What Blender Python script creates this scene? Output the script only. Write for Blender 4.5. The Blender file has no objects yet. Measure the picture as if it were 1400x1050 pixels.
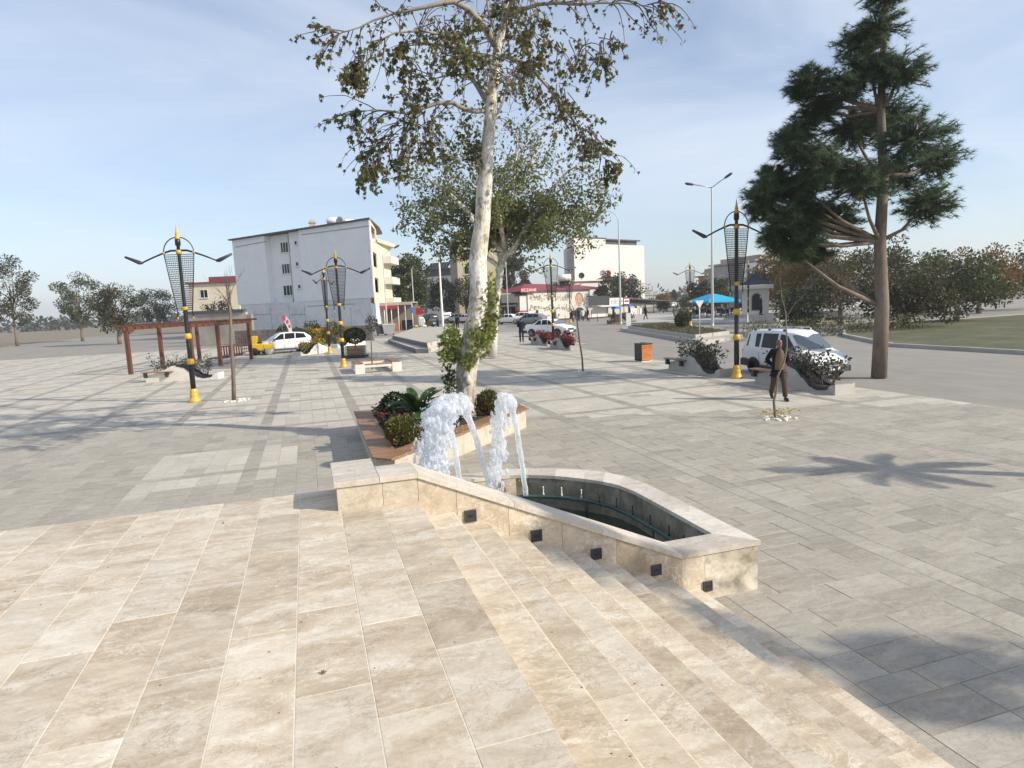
import bpy, math, random
from mathutils import Vector, Matrix, noise as mnoise
S = bpy.context.scene
COL = S.collection
R = math.radians
PI = math.pi

# ------------------------------------------------------------------ camera
F, EYE = 880.0, 2.9                      # focal length in photo pixels (1400 wide), eye height over the plaza
PITCH, ROLL, YAW = math.atan(111 / F), 0.045, R(17.4)
fw = Vector((math.sin(YAW) * math.cos(PITCH), math.cos(YAW) * math.cos(PITCH), -math.sin(PITCH)))
r0 = Vector((math.cos(YAW), -math.sin(YAW), 0)); u0 = r0.cross(fw)
rt = math.cos(ROLL) * r0 - math.sin(ROLL) * u0
up = math.sin(ROLL) * r0 + math.cos(ROLL) * u0
cam = bpy.data.cameras.new('camera'); cam.sensor_width = 36; cam.lens = 36 * F / 1400
cam.clip_start = 0.05; cam.clip_end = 4000
camo = bpy.data.objects.new('camera', cam); COL.objects.link(camo)
m = Matrix((rt, up, -fw)).transposed().to_4x4(); m.translation = (0, 0, EYE)
camo.matrix_world = m; S.camera = camo

# ------------------------------------------------------------------ sky, sun, exposure
SUN_EL = R(30); SUN_AZ = math.atan2(0.788, -0.616)          # azimuth clockwise from +Y
sdir = Vector((math.sin(SUN_AZ) * math.cos(SUN_EL), math.cos(SUN_AZ) * math.cos(SUN_EL), math.sin(SUN_EL)))
W = bpy.data.worlds.new('World'); S.world = W; W.use_nodes = True
wn = W.node_tree.nodes; wl = W.node_tree.links; wn.clear()
wo = wn.new('ShaderNodeOutputWorld'); wb = wn.new('ShaderNodeBackground'); wb.inputs[1].default_value = 0.122
sk = wn.new('ShaderNodeTexSky'); sk.sky_type = 'NISHITA'; sk.sun_disc = False
sk.sun_elevation = SUN_EL; sk.sun_rotation = SUN_AZ; sk.air_density = 1.0; sk.dust_density = .6; sk.ozone_density = 3.0
tc = wn.new('ShaderNodeTexCoord')
mp = wn.new('ShaderNodeMapping'); mp.inputs['Scale'].default_value = (1.4, 2.6, 5.5); mp.inputs['Rotation'].default_value = (0.15, 0.25, 0.5)
nz = wn.new('ShaderNodeTexNoise'); nz.inputs['Scale'].default_value = 1.3; nz.inputs['Detail'].default_value = 7; nz.inputs['Roughness'].default_value = .52; nz.inputs['Distortion'].default_value = .5
cr = wn.new('ShaderNodeValToRGB'); cr.color_ramp.elements[0].position = .30; cr.color_ramp.elements[0].color = (.20, .20, .20, 1)
cr.color_ramp.elements[1].position = .72; cr.color_ramp.elements[1].color = (.74, .74, .74, 1)
mx = wn.new('ShaderNodeMixRGB'); mx.inputs[2].default_value = (5.6, 6.0, 6.7, 1)
wl.new(tc.outputs['Generated'], mp.inputs[0]); wl.new(mp.outputs[0], nz.inputs['Vector']); wl.new(nz.outputs[0], cr.inputs[0])
wl.new(cr.outputs[0], mx.inputs[0]); wl.new(sk.outputs[0], mx.inputs[1]); wl.new(mx.outputs[0], wb.inputs[0]); wl.new(wb.outputs[0], wo.inputs[0])
sun = bpy.data.lights.new('sun', 'SUN'); sun.energy = 4.3; sun.angle = R(.55); sun.color = (1, .91, .77)
suno = bpy.data.objects.new('sun', sun); COL.objects.link(suno); suno.rotation_euler = sdir.to_track_quat('Z', 'Y').to_euler(); suno.location = (20, -20, 40)
S.view_settings.view_transform = 'Standard'; S.view_settings.look = 'None'; S.view_settings.gamma = 1
S.view_settings.use_curve_mapping = False; S.view_settings.exposure = 0.41

# ------------------------------------------------------------------ survey helpers: where a sight line meets the real place
def ray(px, py): return rt * ((px - 700) / F) - up * ((py - 525) / F) + fw
def ground(px, py, z=0.0):
    d = ray(px, py); t = (z - EYE) / d.z
    return Vector((d.x * t, d.y * t, z))
def hz(px): return 414 - .045 * (px - 700)
def at(px, d, py=None):
    """point at forward distance d on the sight line; on the ground if no row is given"""
    v = ray(px, hz(px) if py is None else py); f2 = v.x * math.sin(YAW) + v.y * math.cos(YAW)
    p = v * (d / f2)
    return Vector((p.x, p.y, 0 if py is None else EYE + p.z))
def project(p):
    v = Vector(p) - Vector((0, 0, EYE)); w = v.dot(fw)
    return 700 + F * v.dot(rt) / w, 525 - F * v.dot(up) / w, w

# ------------------------------------------------------------------ mesh builder
class MB:
    def __init__(s): s.v = []; s.f = []; s.m = []; s.sm = []
    def add(s, vs, fs, m=0, smooth=False):
        o = len(s.v); s.v += [tuple(v) for v in vs]
        for f in fs: s.f.append([i + o for i in f]); s.m.append(m); s.sm.append(smooth)
    def quad(s, *p, m=0): s.add(p, [list(range(len(p)))], m)
    def box(s, x0, x1, y0, y1, z0, z1, m=0, c=0.0):
        if c <= 0:
            v = [(x0,y0,z0),(x1,y0,z0),(x1,y1,z0),(x0,y1,z0),(x0,y0,z1),(x1,y0,z1),(x1,y1,z1),(x0,y1,z1)]
            f = [(3,2,1,0),(4,5,6,7),(0,1,5,4),(1,2,6,5),(2,3,7,6),(3,0,4,7)]
        else:
            v = [(x0,y0,z0),(x1,y0,z0),(x1,y1,z0),(x0,y1,z0),(x0,y0,z1-c),(x1,y0,z1-c),(x1,y1,z1-c),(x0,y1,z1-c),
                 (x0+c,y0+c,z1),(x1-c,y0+c,z1),(x1-c,y1-c,z1),(x0+c,y1-c,z1)]
            f = [(3,2,1,0),(8,9,10,11),(0,1,5,4),(1,2,6,5),(2,3,7,6),(3,0,4,7),(4,5,9,8),(5,6,10,9),(6,7,11,10),(7,4,8,11)]
        s.add(v, f, m)
    def prism(s, poly, z0, z1, m=0, c=0.0):
        """vertical prism of a counter-clockwise xy polygon"""
        n = len(poly)
        if c > 0:
            cx = sum(p[0] for p in poly) / n; cy = sum(p[1] for p in poly) / n
            ins = []
            for x, y in poly:
                d = math.hypot(cx - x, cy - y); ins.append((x + (cx - x) / d * c * 1.4, y + (cy - y) / d * c * 1.4))
            v = [(x, y, z0) for x, y in poly] + [(x, y, z1 - c) for x, y in poly] + [(x, y, z1) for x, y in ins]
            f = [list(range(n))[::-1], [2 * n + i for i in range(n)]]
            for i in range(n):
                j = (i + 1) % n; f += [[i, j, n + j, n + i], [n + i, n + j, 2 * n + j, 2 * n + i]]
        else:
            v = [(x, y, z0) for x, y in poly] + [(x, y, z1) for x, y in poly]
            f = [list(range(n))[::-1], [n + i for i in range(n)]]
            for i in range(n): j = (i + 1) % n; f.append([i, j, n + j, n + i])
        s.add(v, f, m)
    def slab(s, top, th, m=0):
        """slab under an arbitrary (counter-clockwise from above) 3D polygon"""
        n = len(top); v = [tuple(p) for p in top] + [(p[0], p[1], p[2] - th) for p in top]
        f = [list(range(n)), [n + i for i in range(n)][::-1]]
        for i in range(n): j = (i + 1) % n; f.append([i, n + i, n + j, j])
        s.add(v, f, m)
    def extr(s, pts, off, m=0):
        """extrude a 3D polygon by a vector"""
        n = len(pts); off = Vector(off); v = [tuple(p) for p in pts] + [tuple(Vector(p) + off) for p in pts]
        f = [list(range(n))[::-1], [n + i for i in range(n)]]
        for i in range(n): j = (i + 1) % n; f.append([i, j, n + j, n + i])
        s.add(v, f, m)
    def tube(s, path, rad, n=8, m=0, cap=True, squash=None):
        path = [Vector(p) for p in path]
        if not hasattr(rad, '__len__'): rad = [rad] * len(path)
        v = []; prev = None
        for i, p in enumerate(path):
            t = (path[min(i + 1, len(path) - 1)] - path[max(i - 1, 0)])
            t = t.normalized() if t.length > 1e-9 else Vector((0, 0, 1))
            if prev is None:
                a = t.orthogonal().normalized()
            else:
                a = prev - t * prev.dot(t); a = a.normalized() if a.length > 1e-6 else t.orthogonal().normalized()
            prev = a; b = t.cross(a)
            for k in range(n):
                q = 2 * PI * k / n; v.append(p + (a * math.cos(q) + b * math.sin(q)) * rad[i])
        f = []
        for i in range(len(path) - 1):
            for k in range(n):
                k2 = (k + 1) % n; f.append([i * n + k, i * n + k2, (i + 1) * n + k2, (i + 1) * n + k])
        s.add(v, f, m, True)
        if cap:
            o = len(s.v) - len(v); L = len(path) - 1
            s.f += [[o + k for k in range(n)][::-1], [o + L * n + k for k in range(n)]]; s.m += [m, m]; s.sm += [False, False]
    def lathe(s, prof, n=16, c=(0, 0, 0), m=0, axis='z', smooth=True):
        v = []
        for r, z in prof:
            for k in range(n):
                q = 2 * PI * k / n; x, y = r * math.cos(q), r * math.sin(q)
                p = (x, y, z) if axis == 'z' else (x, z, -y) if axis == 'y' else (z, x, y)
                v.append((p[0] + c[0], p[1] + c[1], p[2] + c[2]))
        f = []
        for i in range(len(prof) - 1):
            for k in range(n):
                k2 = (k + 1) % n; f.append([i * n + k, i * n + k2, (i + 1) * n + k2, (i + 1) * n + k])
        if prof[0][0] > 1e-6: f.append([k for k in range(n)][::-1])
        if prof[-1][0] > 1e-6: f.append([(len(prof) - 1) * n + k for k in range(n)])
        s.add(v, f, m, smooth)
    def ball(s, c, r, m=0, nu=10, nv=6):
        if not hasattr(r, '__len__'): r = (r, r, r)
        v = [(c[0], c[1], c[2] - r[2])]
        for j in range(1, nv):
            t = -PI / 2 + PI * j / nv
            for k in range(nu):
                q = 2 * PI * k / nu; v.append((c[0] + r[0] * math.cos(t) * math.cos(q), c[1] + r[1] * math.cos(t) * math.sin(q), c[2] + r[2] * math.sin(t)))
        v.append((c[0], c[1], c[2] + r[2])); f = []
        for k in range(nu):
            k2 = (k + 1) % nu; f.append([0, 1 + k2, 1 + k]); f.append([len(v) - 1, 1 + (nv - 2) * nu + k, 1 + (nv - 2) * nu + k2])
            for j in range(nv - 2): a = 1 + j * nu; f.append([a + k, a + k2, a + nu + k2, a + nu + k])
        s.add(v, f, m, True)
    def mesh(s, name, mats):
        me = bpy.data.meshes.new(name); me.from_pydata(s.v, [], s.f)
        for mt in (mats if isinstance(mats, (list, tuple)) else [mats]): me.materials.append(mt)
        me.polygons.foreach_set('material_index', s.m); me.polygons.foreach_set('use_smooth', s.sm); me.update()
        return me
    def build(s, name, mats, parent=None, loc=(0, 0, 0), rot=0.0):
        return place(name, s.mesh(name, mats), parent, loc, rot)
def place(name, me, parent=None, loc=(0, 0, 0), rot=0.0):
    o = bpy.data.objects.new(name, me); COL.objects.link(o); o.location = loc; o.rotation_euler = (0, 0, rot)
    if parent: o.parent = parent
    return o
def tag(o, label=None, cat=None, group=None, kind=None):
    if label: o['label'] = label
    if cat: o['category'] = cat
    if group: o['group'] = group
    if kind: o['kind'] = kind
    return o
def thing(name, label, cat, loc=(0, 0, 0), rot=0.0, group=None):
    o = bpy.data.objects.new(name, None); COL.objects.link(o); o.location = loc; o.rotation_euler = (0, 0, rot); o.empty_display_size = .2
    return tag(o, label, cat, group)
def copy_thing(root, loc, rot=0.0, label=None, scale=None, group=None):
    r = root.copy(); COL.objects.link(r); r.location = loc; r.rotation_euler = (0, 0, rot)
    if scale: r.scale = scale if hasattr(scale, '__len__') else (scale,) * 3
    if label: r['label'] = label
    if group: r['group'] = group
    for ch in list(root.children):
        c = ch.copy(); COL.objects.link(c); c.parent = r
        for g in list(ch.children):
            d = g.copy(); COL.objects.link(d); d.parent = c
    return r

# ------------------------------------------------------------------ materials
def lin(c): return tuple((x / 12.92 if x <= .04045 else ((x + .055) / 1.055) ** 2.4) for x in c)
class NT:
    def __init__(s, name):
        s.mat = bpy.data.materials.new(name); s.mat.use_nodes = True; s.t = s.mat.node_tree
        s.p = s.t.nodes['Principled BSDF']; s.out = s.t.nodes['Material Output']
    def n(s, typ, **kw):
        nd = s.t.nodes.new(typ)
        for k, v in kw.items():
            if k[0] == 'i' and k[1:].isdigit(): nd.inputs[int(k[1:])].default_value = v
            elif k in nd.inputs.keys(): nd.inputs[k].default_value = v
            else: setattr(nd, k, v)
        return nd
    def l(s, a, b): s.t.links.new(a, b)
    def math(s, op, a, b=None, clamp=False):
        nd = s.n('ShaderNodeMath', operation=op, use_clamp=clamp)
        for i, x in enumerate((a, b)):
            if x is None: continue
            if hasattr(x, 'links'): s.l(x, nd.inputs[i])
            else: nd.inputs[i].default_value = x
        return nd.outputs[0]
    def mix(s, f, a, b, bt='MIX'):
        nd = s.n('ShaderNodeMixRGB', blend_type=bt)
        for i, x in enumerate((f, a, b)):
            if hasattr(x, 'links'): s.l(x, nd.inputs[i])
            else: nd.inputs[i].default_value = x if i == 0 else (*x[:3], 1)
        return nd.outputs[0]
    def ramp(s, f, stops):
        nd = s.n('ShaderNodeValToRGB'); e = nd.color_ramp.elements
        while len(e) < len(stops): e.new(.5)
        for el, (p, c) in zip(e, stops): el.position = p; el.color = (*c[:3], 1) if hasattr(c, '__len__') else (c, c, c, 1)
        s.l(f, nd.inputs[0]); return nd.outputs[0]
    def pos(s, scale=(1, 1, 1), rand=None, rot=(0, 0, 0)):
        g = s.n('ShaderNodeNewGeometry'); o = g.outputs['Position']
        if rand is not None:
            mu = s.n('ShaderNodeVectorMath', operation='SCALE'); mu.inputs[0].default_value = (37.7, 91.3, 17.1); s.l(rand, mu.inputs['Scale'])
            ad = s.n('ShaderNodeVectorMath', operation='ADD'); s.l(o, ad.inputs[0]); s.l(mu.outputs[0], ad.inputs[1]); o = ad.outputs[0]
        mp = s.n('ShaderNodeMapping'); mp.inputs['Scale'].default_value = scale; mp.inputs['Rotation'].default_value = rot; s.l(o, mp.inputs[0])
        return mp.outputs[0]
    def noise(s, vec, scale, detail=5, rough=.55, dist=0.0):
        nd = s.n('ShaderNodeTexNoise'); nd.inputs['Scale'].default_value = scale; nd.inputs['Detail'].default_value = detail
        nd.inputs['Roughness'].default_value = rough; nd.inputs['Distortion'].default_value = dist; s.l(vec, nd.inputs['Vector']); return nd.outputs[0]
    def bump(s, h, strength, dist=.01):
        b = s.n('ShaderNodeBump'); b.inputs['Strength'].default_value = strength; b.inputs['Distance'].default_value = dist
        s.l(h, b.inputs['Height']); s.l(b.outputs[0], s.p.inputs['Normal'])
def M(name, base, rough=.6, var=.15, scale=6.0, bump=0.0, metal=0.0, rand=0.0, spec=.5, stretch=(1, 1, 1), tint=None, bscale=None):
    """general procedural finish: a base colour broken up by two noises, optional tint patches, grain in the relief"""
    t = NT(name); p = t.p; p.inputs['Roughness'].default_value = rough; p.inputs['Metallic'].default_value = metal; p.inputs['Specular IOR Level'].default_value = spec
    v = t.pos(stretch); n1 = t.noise(v, scale, 6, .6); n2 = t.noise(v, scale * .17, 3, .5)
    f = t.math('ADD', t.math('MULTIPLY', n1, .6), t.math('MULTIPLY', n2, .4))
    lo = tuple(c * (1 - var * 1.6) for c in base); hi = tuple(min(1, c * (1 + var * 1.6)) for c in base)
    c = t.ramp(f, [(.25, lo), (.75, hi)])
    if tint: c = t.mix(t.ramp(n2, [(.45, 0.0), (.7, .8)]), c, tint)
    if rand:
        oi = t.n('ShaderNodeObjectInfo'); k = t.math('ADD', t.math('MULTIPLY', oi.outputs['Random'], rand * 2), 1 - rand)
        c = t.mix(1.0, c, (1, 1, 1), 'MULTIPLY'); nd = t.t.nodes[-1]
        cb = t.n('ShaderNodeCombineColor'); [t.l(k, cb.inputs[i]) for i in range(3)]; t.l(cb.outputs[0], c.node.inputs[2])
    t.l(c, p.inputs['Base Color'])
    if bump: t.bump(t.noise(t.pos(stretch), bscale or scale * 5, 5, .6), bump)
    return t.mat
def marble(name, cols, rand=True, island=False, streak=(1.0, 2.4, 1.6), dirt=0.0, rough=.42, spots=.5, vary=.23, vein=.75):
    t = NT(name); p = t.p
    if island: rnd = t.n('ShaderNodeNewGeometry').outputs['Random Per Island']
    else: rnd = t.n('ShaderNodeObjectInfo').outputs['Random']
    wn_ = t.n('ShaderNodeTexWhiteNoise', noise_dimensions='1D'); t.l(rnd, wn_.inputs['W']); r2 = wn_.outputs['Value']
    v = t.pos(streak, rnd, (0, 0, .35)); a = t.noise(v, 1.5, 9, .6, 1.3)
    a2 = t.math('ADD', a, t.math('MULTIPLY', t.math('SUBTRACT', rnd, .5), .22))
    c = t.ramp(a2, [(.28, cols[0]), (.44, cols[1]), (.56, cols[2]), (.72, cols[3])])
    # pale and brown veins
    vn = t.noise(t.pos((1.1, 1.7, 1.3), rnd, (0, 0, .9)), 2.6, 9, .62, 1.8)
    ridge = t.math('ABSOLUTE', t.math('SUBTRACT', vn, .5))
    c = t.mix(t.math('MULTIPLY', t.ramp(ridge, [(0.0, min(1, vein)), (.010, .2 * vein), (.03, 0.0)]), t.ramp(t.noise(v, 2.0, 3), [(.42, 0.0), (.6, 1.0)])), c, cols[4])
    blot = t.noise(t.pos((.9, 1.6, 1.2), rnd, (0, 0, .5)), 3.4, 10, .72, .5); c = t.mix(t.ramp(blot, [(.52, 0.0), (.68, .6)]), c, cols[4]); c = t.mix(t.ramp(blot, [(.30, .4), (.40, 0.0)]), c, cols[0])
    vn2 = t.noise(t.pos((.8, 1.3, 1), rnd, (0, 0, 2.2)), 1.7, 8, .66, 2.2)
    gate = t.ramp(t.noise(v, .9, 2), [(.5, 0.0), (.62, 1.0)])
    rid2 = t.math('MULTIPLY', t.ramp(t.math('ABSOLUTE', t.math('SUBTRACT', vn2, .47)), [(0.0, .55), (.006, .2), (.02, 0.0)]), gate)
    c = t.mix(rid2, c, cols[5])
    fine = t.noise(t.pos((1, 1, 1), rnd), 60, 4, .7)
    c = t.mix(t.ramp(fine, [(.28, .45 * spots), (.42, 0.0)]), c, cols[5])
    c = t.mix(t.ramp(fine, [(.58, 0.0), (.74, .4)]), c, cols[4])
    gr = t.noise(t.pos((1, 1.6, 1), rnd), 17, 12, .78, .6); c = t.mix(1.0, c, t.ramp(gr, [(.34, .84), (.5, 1.0), (.66, 1.08)]), 'MULTIPLY')
    crk = t.math('ABSOLUTE', t.math('SUBTRACT', t.noise(t.pos((1.3, 1.9, 1.3), rnd, (0, 0, 1.4)), 5.5, 11, .7, 1.1), .5)); c = t.mix(t.math('MULTIPLY', t.ramp(crk, [(0.0, .8), (.004, .45), (.014, 0.0)]), t.ramp(t.noise(v, 3.1, 3), [(.46, 0.0), (.58, 1.0)])), c, cols[5])
    k = t.math('ADD', t.math('MULTIPLY', r2, vary), 1.0 - vary * .5)
    cb = t.n('ShaderNodeCombineColor'); [t.l(k, cb.inputs[i]) for i in range(3)]
    c = t.mix(1.0, c, cb.outputs[0], 'MULTIPLY')
    if dirt:
        c = t.mix(t.math('MULTIPLY', t.ramp(t.noise(t.pos(), 2.2, 7, .65, .6), [(.42, 0.0), (.68, 1.0)]), dirt), c, (.06, .058, .04))
    t.l(c, p.inputs['Base Color']); p.inputs['Specular IOR Level'].default_value = .28
    t.l(t.ramp(a, [(.3, rough + .22), (.7, rough + .06)]), p.inputs['Roughness'])
    t.bump(t.math('ADD', t.math('MULTIPLY', fine, .5), t.math('MULTIPLY', vn, .8)), .22, .006)
    return t.mat
def leafmat(name, cols, trans=.3, rough=.5):
    t = NT(name); rnd = t.n('ShaderNodeNewGeometry').outputs['Random Per Island']
    c = t.ramp(rnd, [(i / (len(cols) - 1), k) for i, k in enumerate(cols)])
    cl = t.noise(t.pos(), .9, 3); k = t.ramp(cl, [(.3, .75), (.7, 1.2)]); c = t.mix(1.0, c, k, 'MULTIPLY')
    t.p.inputs['Roughness'].default_value = rough; t.p.inputs['Specular IOR Level'].default_value = .35; t.l(c, t.p.inputs['Base Color'])
    tr = t.n('ShaderNodeBsdfTranslucent'); t.l(c, tr.inputs[0]); ms = t.n('ShaderNodeMixShader'); ms.inputs[0].default_value = trans
    t.l(t.p.outputs[0], ms.inputs[1]); t.l(tr.outputs[0], ms.inputs[2]); t.l(ms.outputs[0], t.out.inputs[0]); return t.mat

CREAM = [(.415, .335, .24), (.515, .43, .32), (.585, .51, .40), (.645, .585, .485), (.75, .70, .61), (.21, .16, .11)]
MAT = {}
MAT['slab'] = marble('cream_marble_slab', CREAM)
MAT['panel'] = marble('cream_marble_panel', [(.36, .28, .19), (.46, .37, .265), (.52, .44, .335), (.56, .49, .39), (.72, .67, .59), (.20, .14, .085)], streak=(1.3, 1, 1.3), vein=1.5)
MAT['cap'] = marble('cream_marble_coping', [(.44, .39, .32), (.54, .48, .40), (.60, .545, .47), (.65, .60, .53), (.72, .68, .62), (.28, .23, .18)], spots=.3)
MAT['stained'] = marble('stained_basin_stone', [(.20, .185, .135), (.29, .265, .20), (.36, .33, .255), (.42, .39, .305), (.5, .47, .39), (.07, .062, .045)], dirt=.5)
MAT['dampstone'] = marble('damp_stained_panel', CREAM, dirt=.8)
gcol = [(.30, .272, .225), (.345, .315, .264), (.375, .345, .292), (.41, .378, .322), (.47, .437, .375), (.19, .17, .14)]
pcol = [(.42, .385, .325), (.46, .424, .36), (.49, .453, .388), (.52, .482, .415), (.56, .522, .455), (.28, .255, .21)]
dcol = [(.27, .247, .21), (.305, .28, .24), (.33, .304, .262), (.36, .333, .288), (.40, .37, .32), (.17, .155, .13)]
MAT['grey'] = marble('grey_paving_stone', gcol, streak=(1.2, 4.0, 2), rough=.55, spots=.3, vary=.15)
MAT['pale'] = marble('pale_paving_stone', pcol, streak=(1.2, 3.0, 2), rough=.6, spots=.25, vary=.15)
MAT['dark'] = marble('dark_paving_strip', dcol, streak=(1.2, 3, 2), rough=.6, spots=.25, vary=.15)



MAT['greyf'] = marble('grey_paving_field', gcol, island=True, streak=(1.2, 4, 2), rough=.55, spots=.3, vary=.15)
MAT['palef'] = marble('pale_paving_field', pcol, island=True, streak=(1.2, 3, 2), rough=.6, spots=.25, vary=.15)
MAT['darkf'] = marble('dark_paving_field', dcol, island=True, streak=(1.2, 3, 2), rough=.6, spots=.25, vary=.15)
MAT['grout'] = M('cream_grout', (.66, .60, .49), .9, .12, 20, .2)
MAT['greygrout'] = M('grey_grout', (.36, .34, .30), .9, .15, 20, .2)
MAT['road'] = M('worn_concrete_road', (.275, .255, .225), .85, .16, 1.4, .3, tint=(.22, .205, .185), stretch=(1, .4, 1))
MAT['earth'] = M('dry_earth', (.22, .18, .13), .95, .3, 3, .5, tint=(.12, .12, .06))
MAT['soil'] = M('dark_soil', (.05, .035, .022), .95, .4, 14, .8)
MAT['concrete'] = M('smooth_concrete', (.42, .40, .365), .8, .13, 3, .2, tint=(.34, .32, .285))
MAT['darkconcrete'] = M('grey_concrete', (.27, .26, .245), .8, .15, 3, .2)
MAT['whitestone'] = M('white_cast_stone', (.66, .62, .55), .7, .1, 4, .15)
MAT['roughstone'] = M('bush_hammered_stone', (.47, .425, .35), .85, .22, 30, .8, bscale=60)
MAT['wood'] = M('brown_deck_wood', (.265, .145, .078), .5, .28, 16, .35, rand=.16, stretch=(.12, 1, 1))
MAT['wood2'] = M('red_brown_wood', (.13, .048, .026), .5, .25, 14, .2, stretch=(1, 1, .2))
MAT['orangewood'] = M('orange_slat_wood', (.46, .16, .04), .45, .22, 20, .2, rand=.12, stretch=(.15, .15, 1))
MAT['black'] = M('black_paint', (.012, .012, .014), .38, .2, 10)
MAT['charcoal'] = M('charcoal_metal', (.035, .036, .042), .45, .2, 8)
MAT['gold'] = M('gold_paint', (.62, .37, .05), .38, .16, 12, .1)
MAT['steel'] = M('galvanised_steel', (.46, .47, .48), .45, .1, 6, metal=.35)
MAT['silver'] = M('silver_paint', (.55, .56, .58), .3, .05, 4, metal=.5)
MAT['whitemetal'] = M('white_paint', (.74, .74, .72), .35, .05, 3)
MAT['lawn'] = M('dry_park_lawn', (.075, .08, .035), .95, .35, 3, .8, tint=(.13, .11, .06), bscale=30)
MAT['carwhite'] = M('white_car_paint', (.76, .765, .77), .18, .03, 2)
MAT['cargrey'] = M('grey_car_paint', (.24, .25, .275), .2, .05, 2, metal=.4)
MAT['cardark'] = M('dark_car_paint', (.03, .034, .045), .2, .1, 2)
MAT['glass'] = M('dark_glass', (.010, .012, .015), .12, .1, 2, spec=.3)
MAT['screen'] = M('pale_windscreen', (.10, .13, .16), .05, .1, 2, spec=.9)
MAT['rubber'] = M('tyre_rubber', (.018, .018, .018), .8, .2, 20)
MAT['plastic'] = M('grey_plastic', (.05, .05, .054), .6, .15, 15)
MAT['redlamp'] = M('red_lens', (.35, .01, .01), .2, .1, 10)
MAT['clearlamp'] = M('clear_lens', (.6, .62, .64), .12, .1, 10)
MAT['stucco'] = M('white_stucco', (.78, .785, .79), .9, .05, 1.2, .25, tint=(.70, .705, .715), bscale=40)
MAT['stucco2'] = M('patched_stucco', (.60, .61, .62), .9, .16, 2.0, .5, tint=(.70, .705, .71), bscale=25)
MAT['creamwall'] = M('cream_wall', (.68, .60, .44), .88, .08, 1, .2)
MAT['yellowwall'] = M('yellow_wall', (.66, .56, .36), .88, .08, 1, .2)
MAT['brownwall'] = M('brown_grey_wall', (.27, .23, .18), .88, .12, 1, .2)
MAT['whitewall'] = M('white_wall', (.63, .61, .56), .88, .05, .8, .15, tint=(.57, .55, .50))
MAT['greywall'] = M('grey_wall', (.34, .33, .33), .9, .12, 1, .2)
MAT['peach'] = M('peach_wall', (.50, .27, .15), .88, .15, 1, .2)
MAT['rubble'] = M('rubble_masonry', (.145, .13, .125), .95, .4, 3.2, .9, tint=(.20, .17, .155))
MAT['oldwall'] = M('weathered_render', (.42, .385, .33), .95, .25, 1.1, .5, tint=(.22, .19, .16))
MAT['roofred'] = M('red_roof', (.22, .045, .05), .6, .2, 4, .2)
MAT['roofdark'] = M('dark_roof', (.07, .07, .075), .6, .2, 3, .2)
MAT['navy'] = M('navy_shingle', (.014, .022, .038), .8, .25, 6, .2, spec=.15)
MAT['risershade'] = M('riser_shade_dark', (.13, .13, .135), .7, .15, 6, .2)  # dark tone paints in the shade on the stepped platform's risers
MAT['limb'] = M('grey_limb_bark', (.30, .27, .225), .9, .3, 8, .5, tint=(.19, .165, .135))
MAT['signred'] = M('red_sign', (.36, .02, .032), .4, .08, 3)
MAT['signwhite'] = M('white_sign', (.78, .78, .78), .5, .04, 3)
MAT['signblue'] = M('blue_sign', (.02, .16, .55), .5, .08, 3)
MAT['cyan'] = M('turquoise_canvas', (.01, .33, .56), .75, .1, 3, .1)
MAT['yellow'] = M('yellow_machine_paint', (.62, .40, .03), .4, .14, 5)
MAT['redpost'] = M('red_bollard_paint', (.45, .06, .03), .5, .12, 6)
MAT['skin'] = M('skin', (.20, .10, .065), .55, .12, 9)
MAT['jacket'] = M('dark_jacket_cloth', (.011, .011, .013), .9, .25, 14, .3, spec=.12)
MAT['knit'] = M('khaki_knit', (.15, .11, .065), .95, .25, 40, .5, spec=.12)
MAT['trousers'] = M('brown_trouser_cloth', (.085, .056, .036), .95, .2, 20, .3, spec=.12)
MAT['shoe'] = M('black_shoe_leather', (.012, .010, .010), .4, .2, 10)
MAT['hair'] = M('grey_hair', (.16, .15, .145), .8, .3, 40, .3)
MAT['darkhair'] = M('dark_hair', (.015, .012, .011), .7, .3, 40, .3)
MAT['navycloth'] = M('navy_cloth', (.018, .022, .04), .9, .2, 14, .2, spec=.12)
MAT['greycloth'] = M('grey_cloth', (.10, .10, .105), .9, .2, 14, .2, spec=.12)
MAT['whitecloth'] = M('white_cloth', (.66, .65, .62), .9, .1, 14, .2)
MAT['pipe'] = M('green_pipe', (.03, .075, .07), .5, .35, 12, .2, tint=(.08, .12, .11))
MAT['bark'] = M('grey_brown_bark', (.17, .135, .105), .95, .35, 9, .8, stretch=(1, 1, .35))
MAT['limewash'] = M('limewashed_bark', (.56, .53, .47), .9, .18, 9, .6, stretch=(1, 1, .4))
MAT['twig'] = M('twig_bark', (.125, .10, .085), .9, .25, 12, .4)
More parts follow.
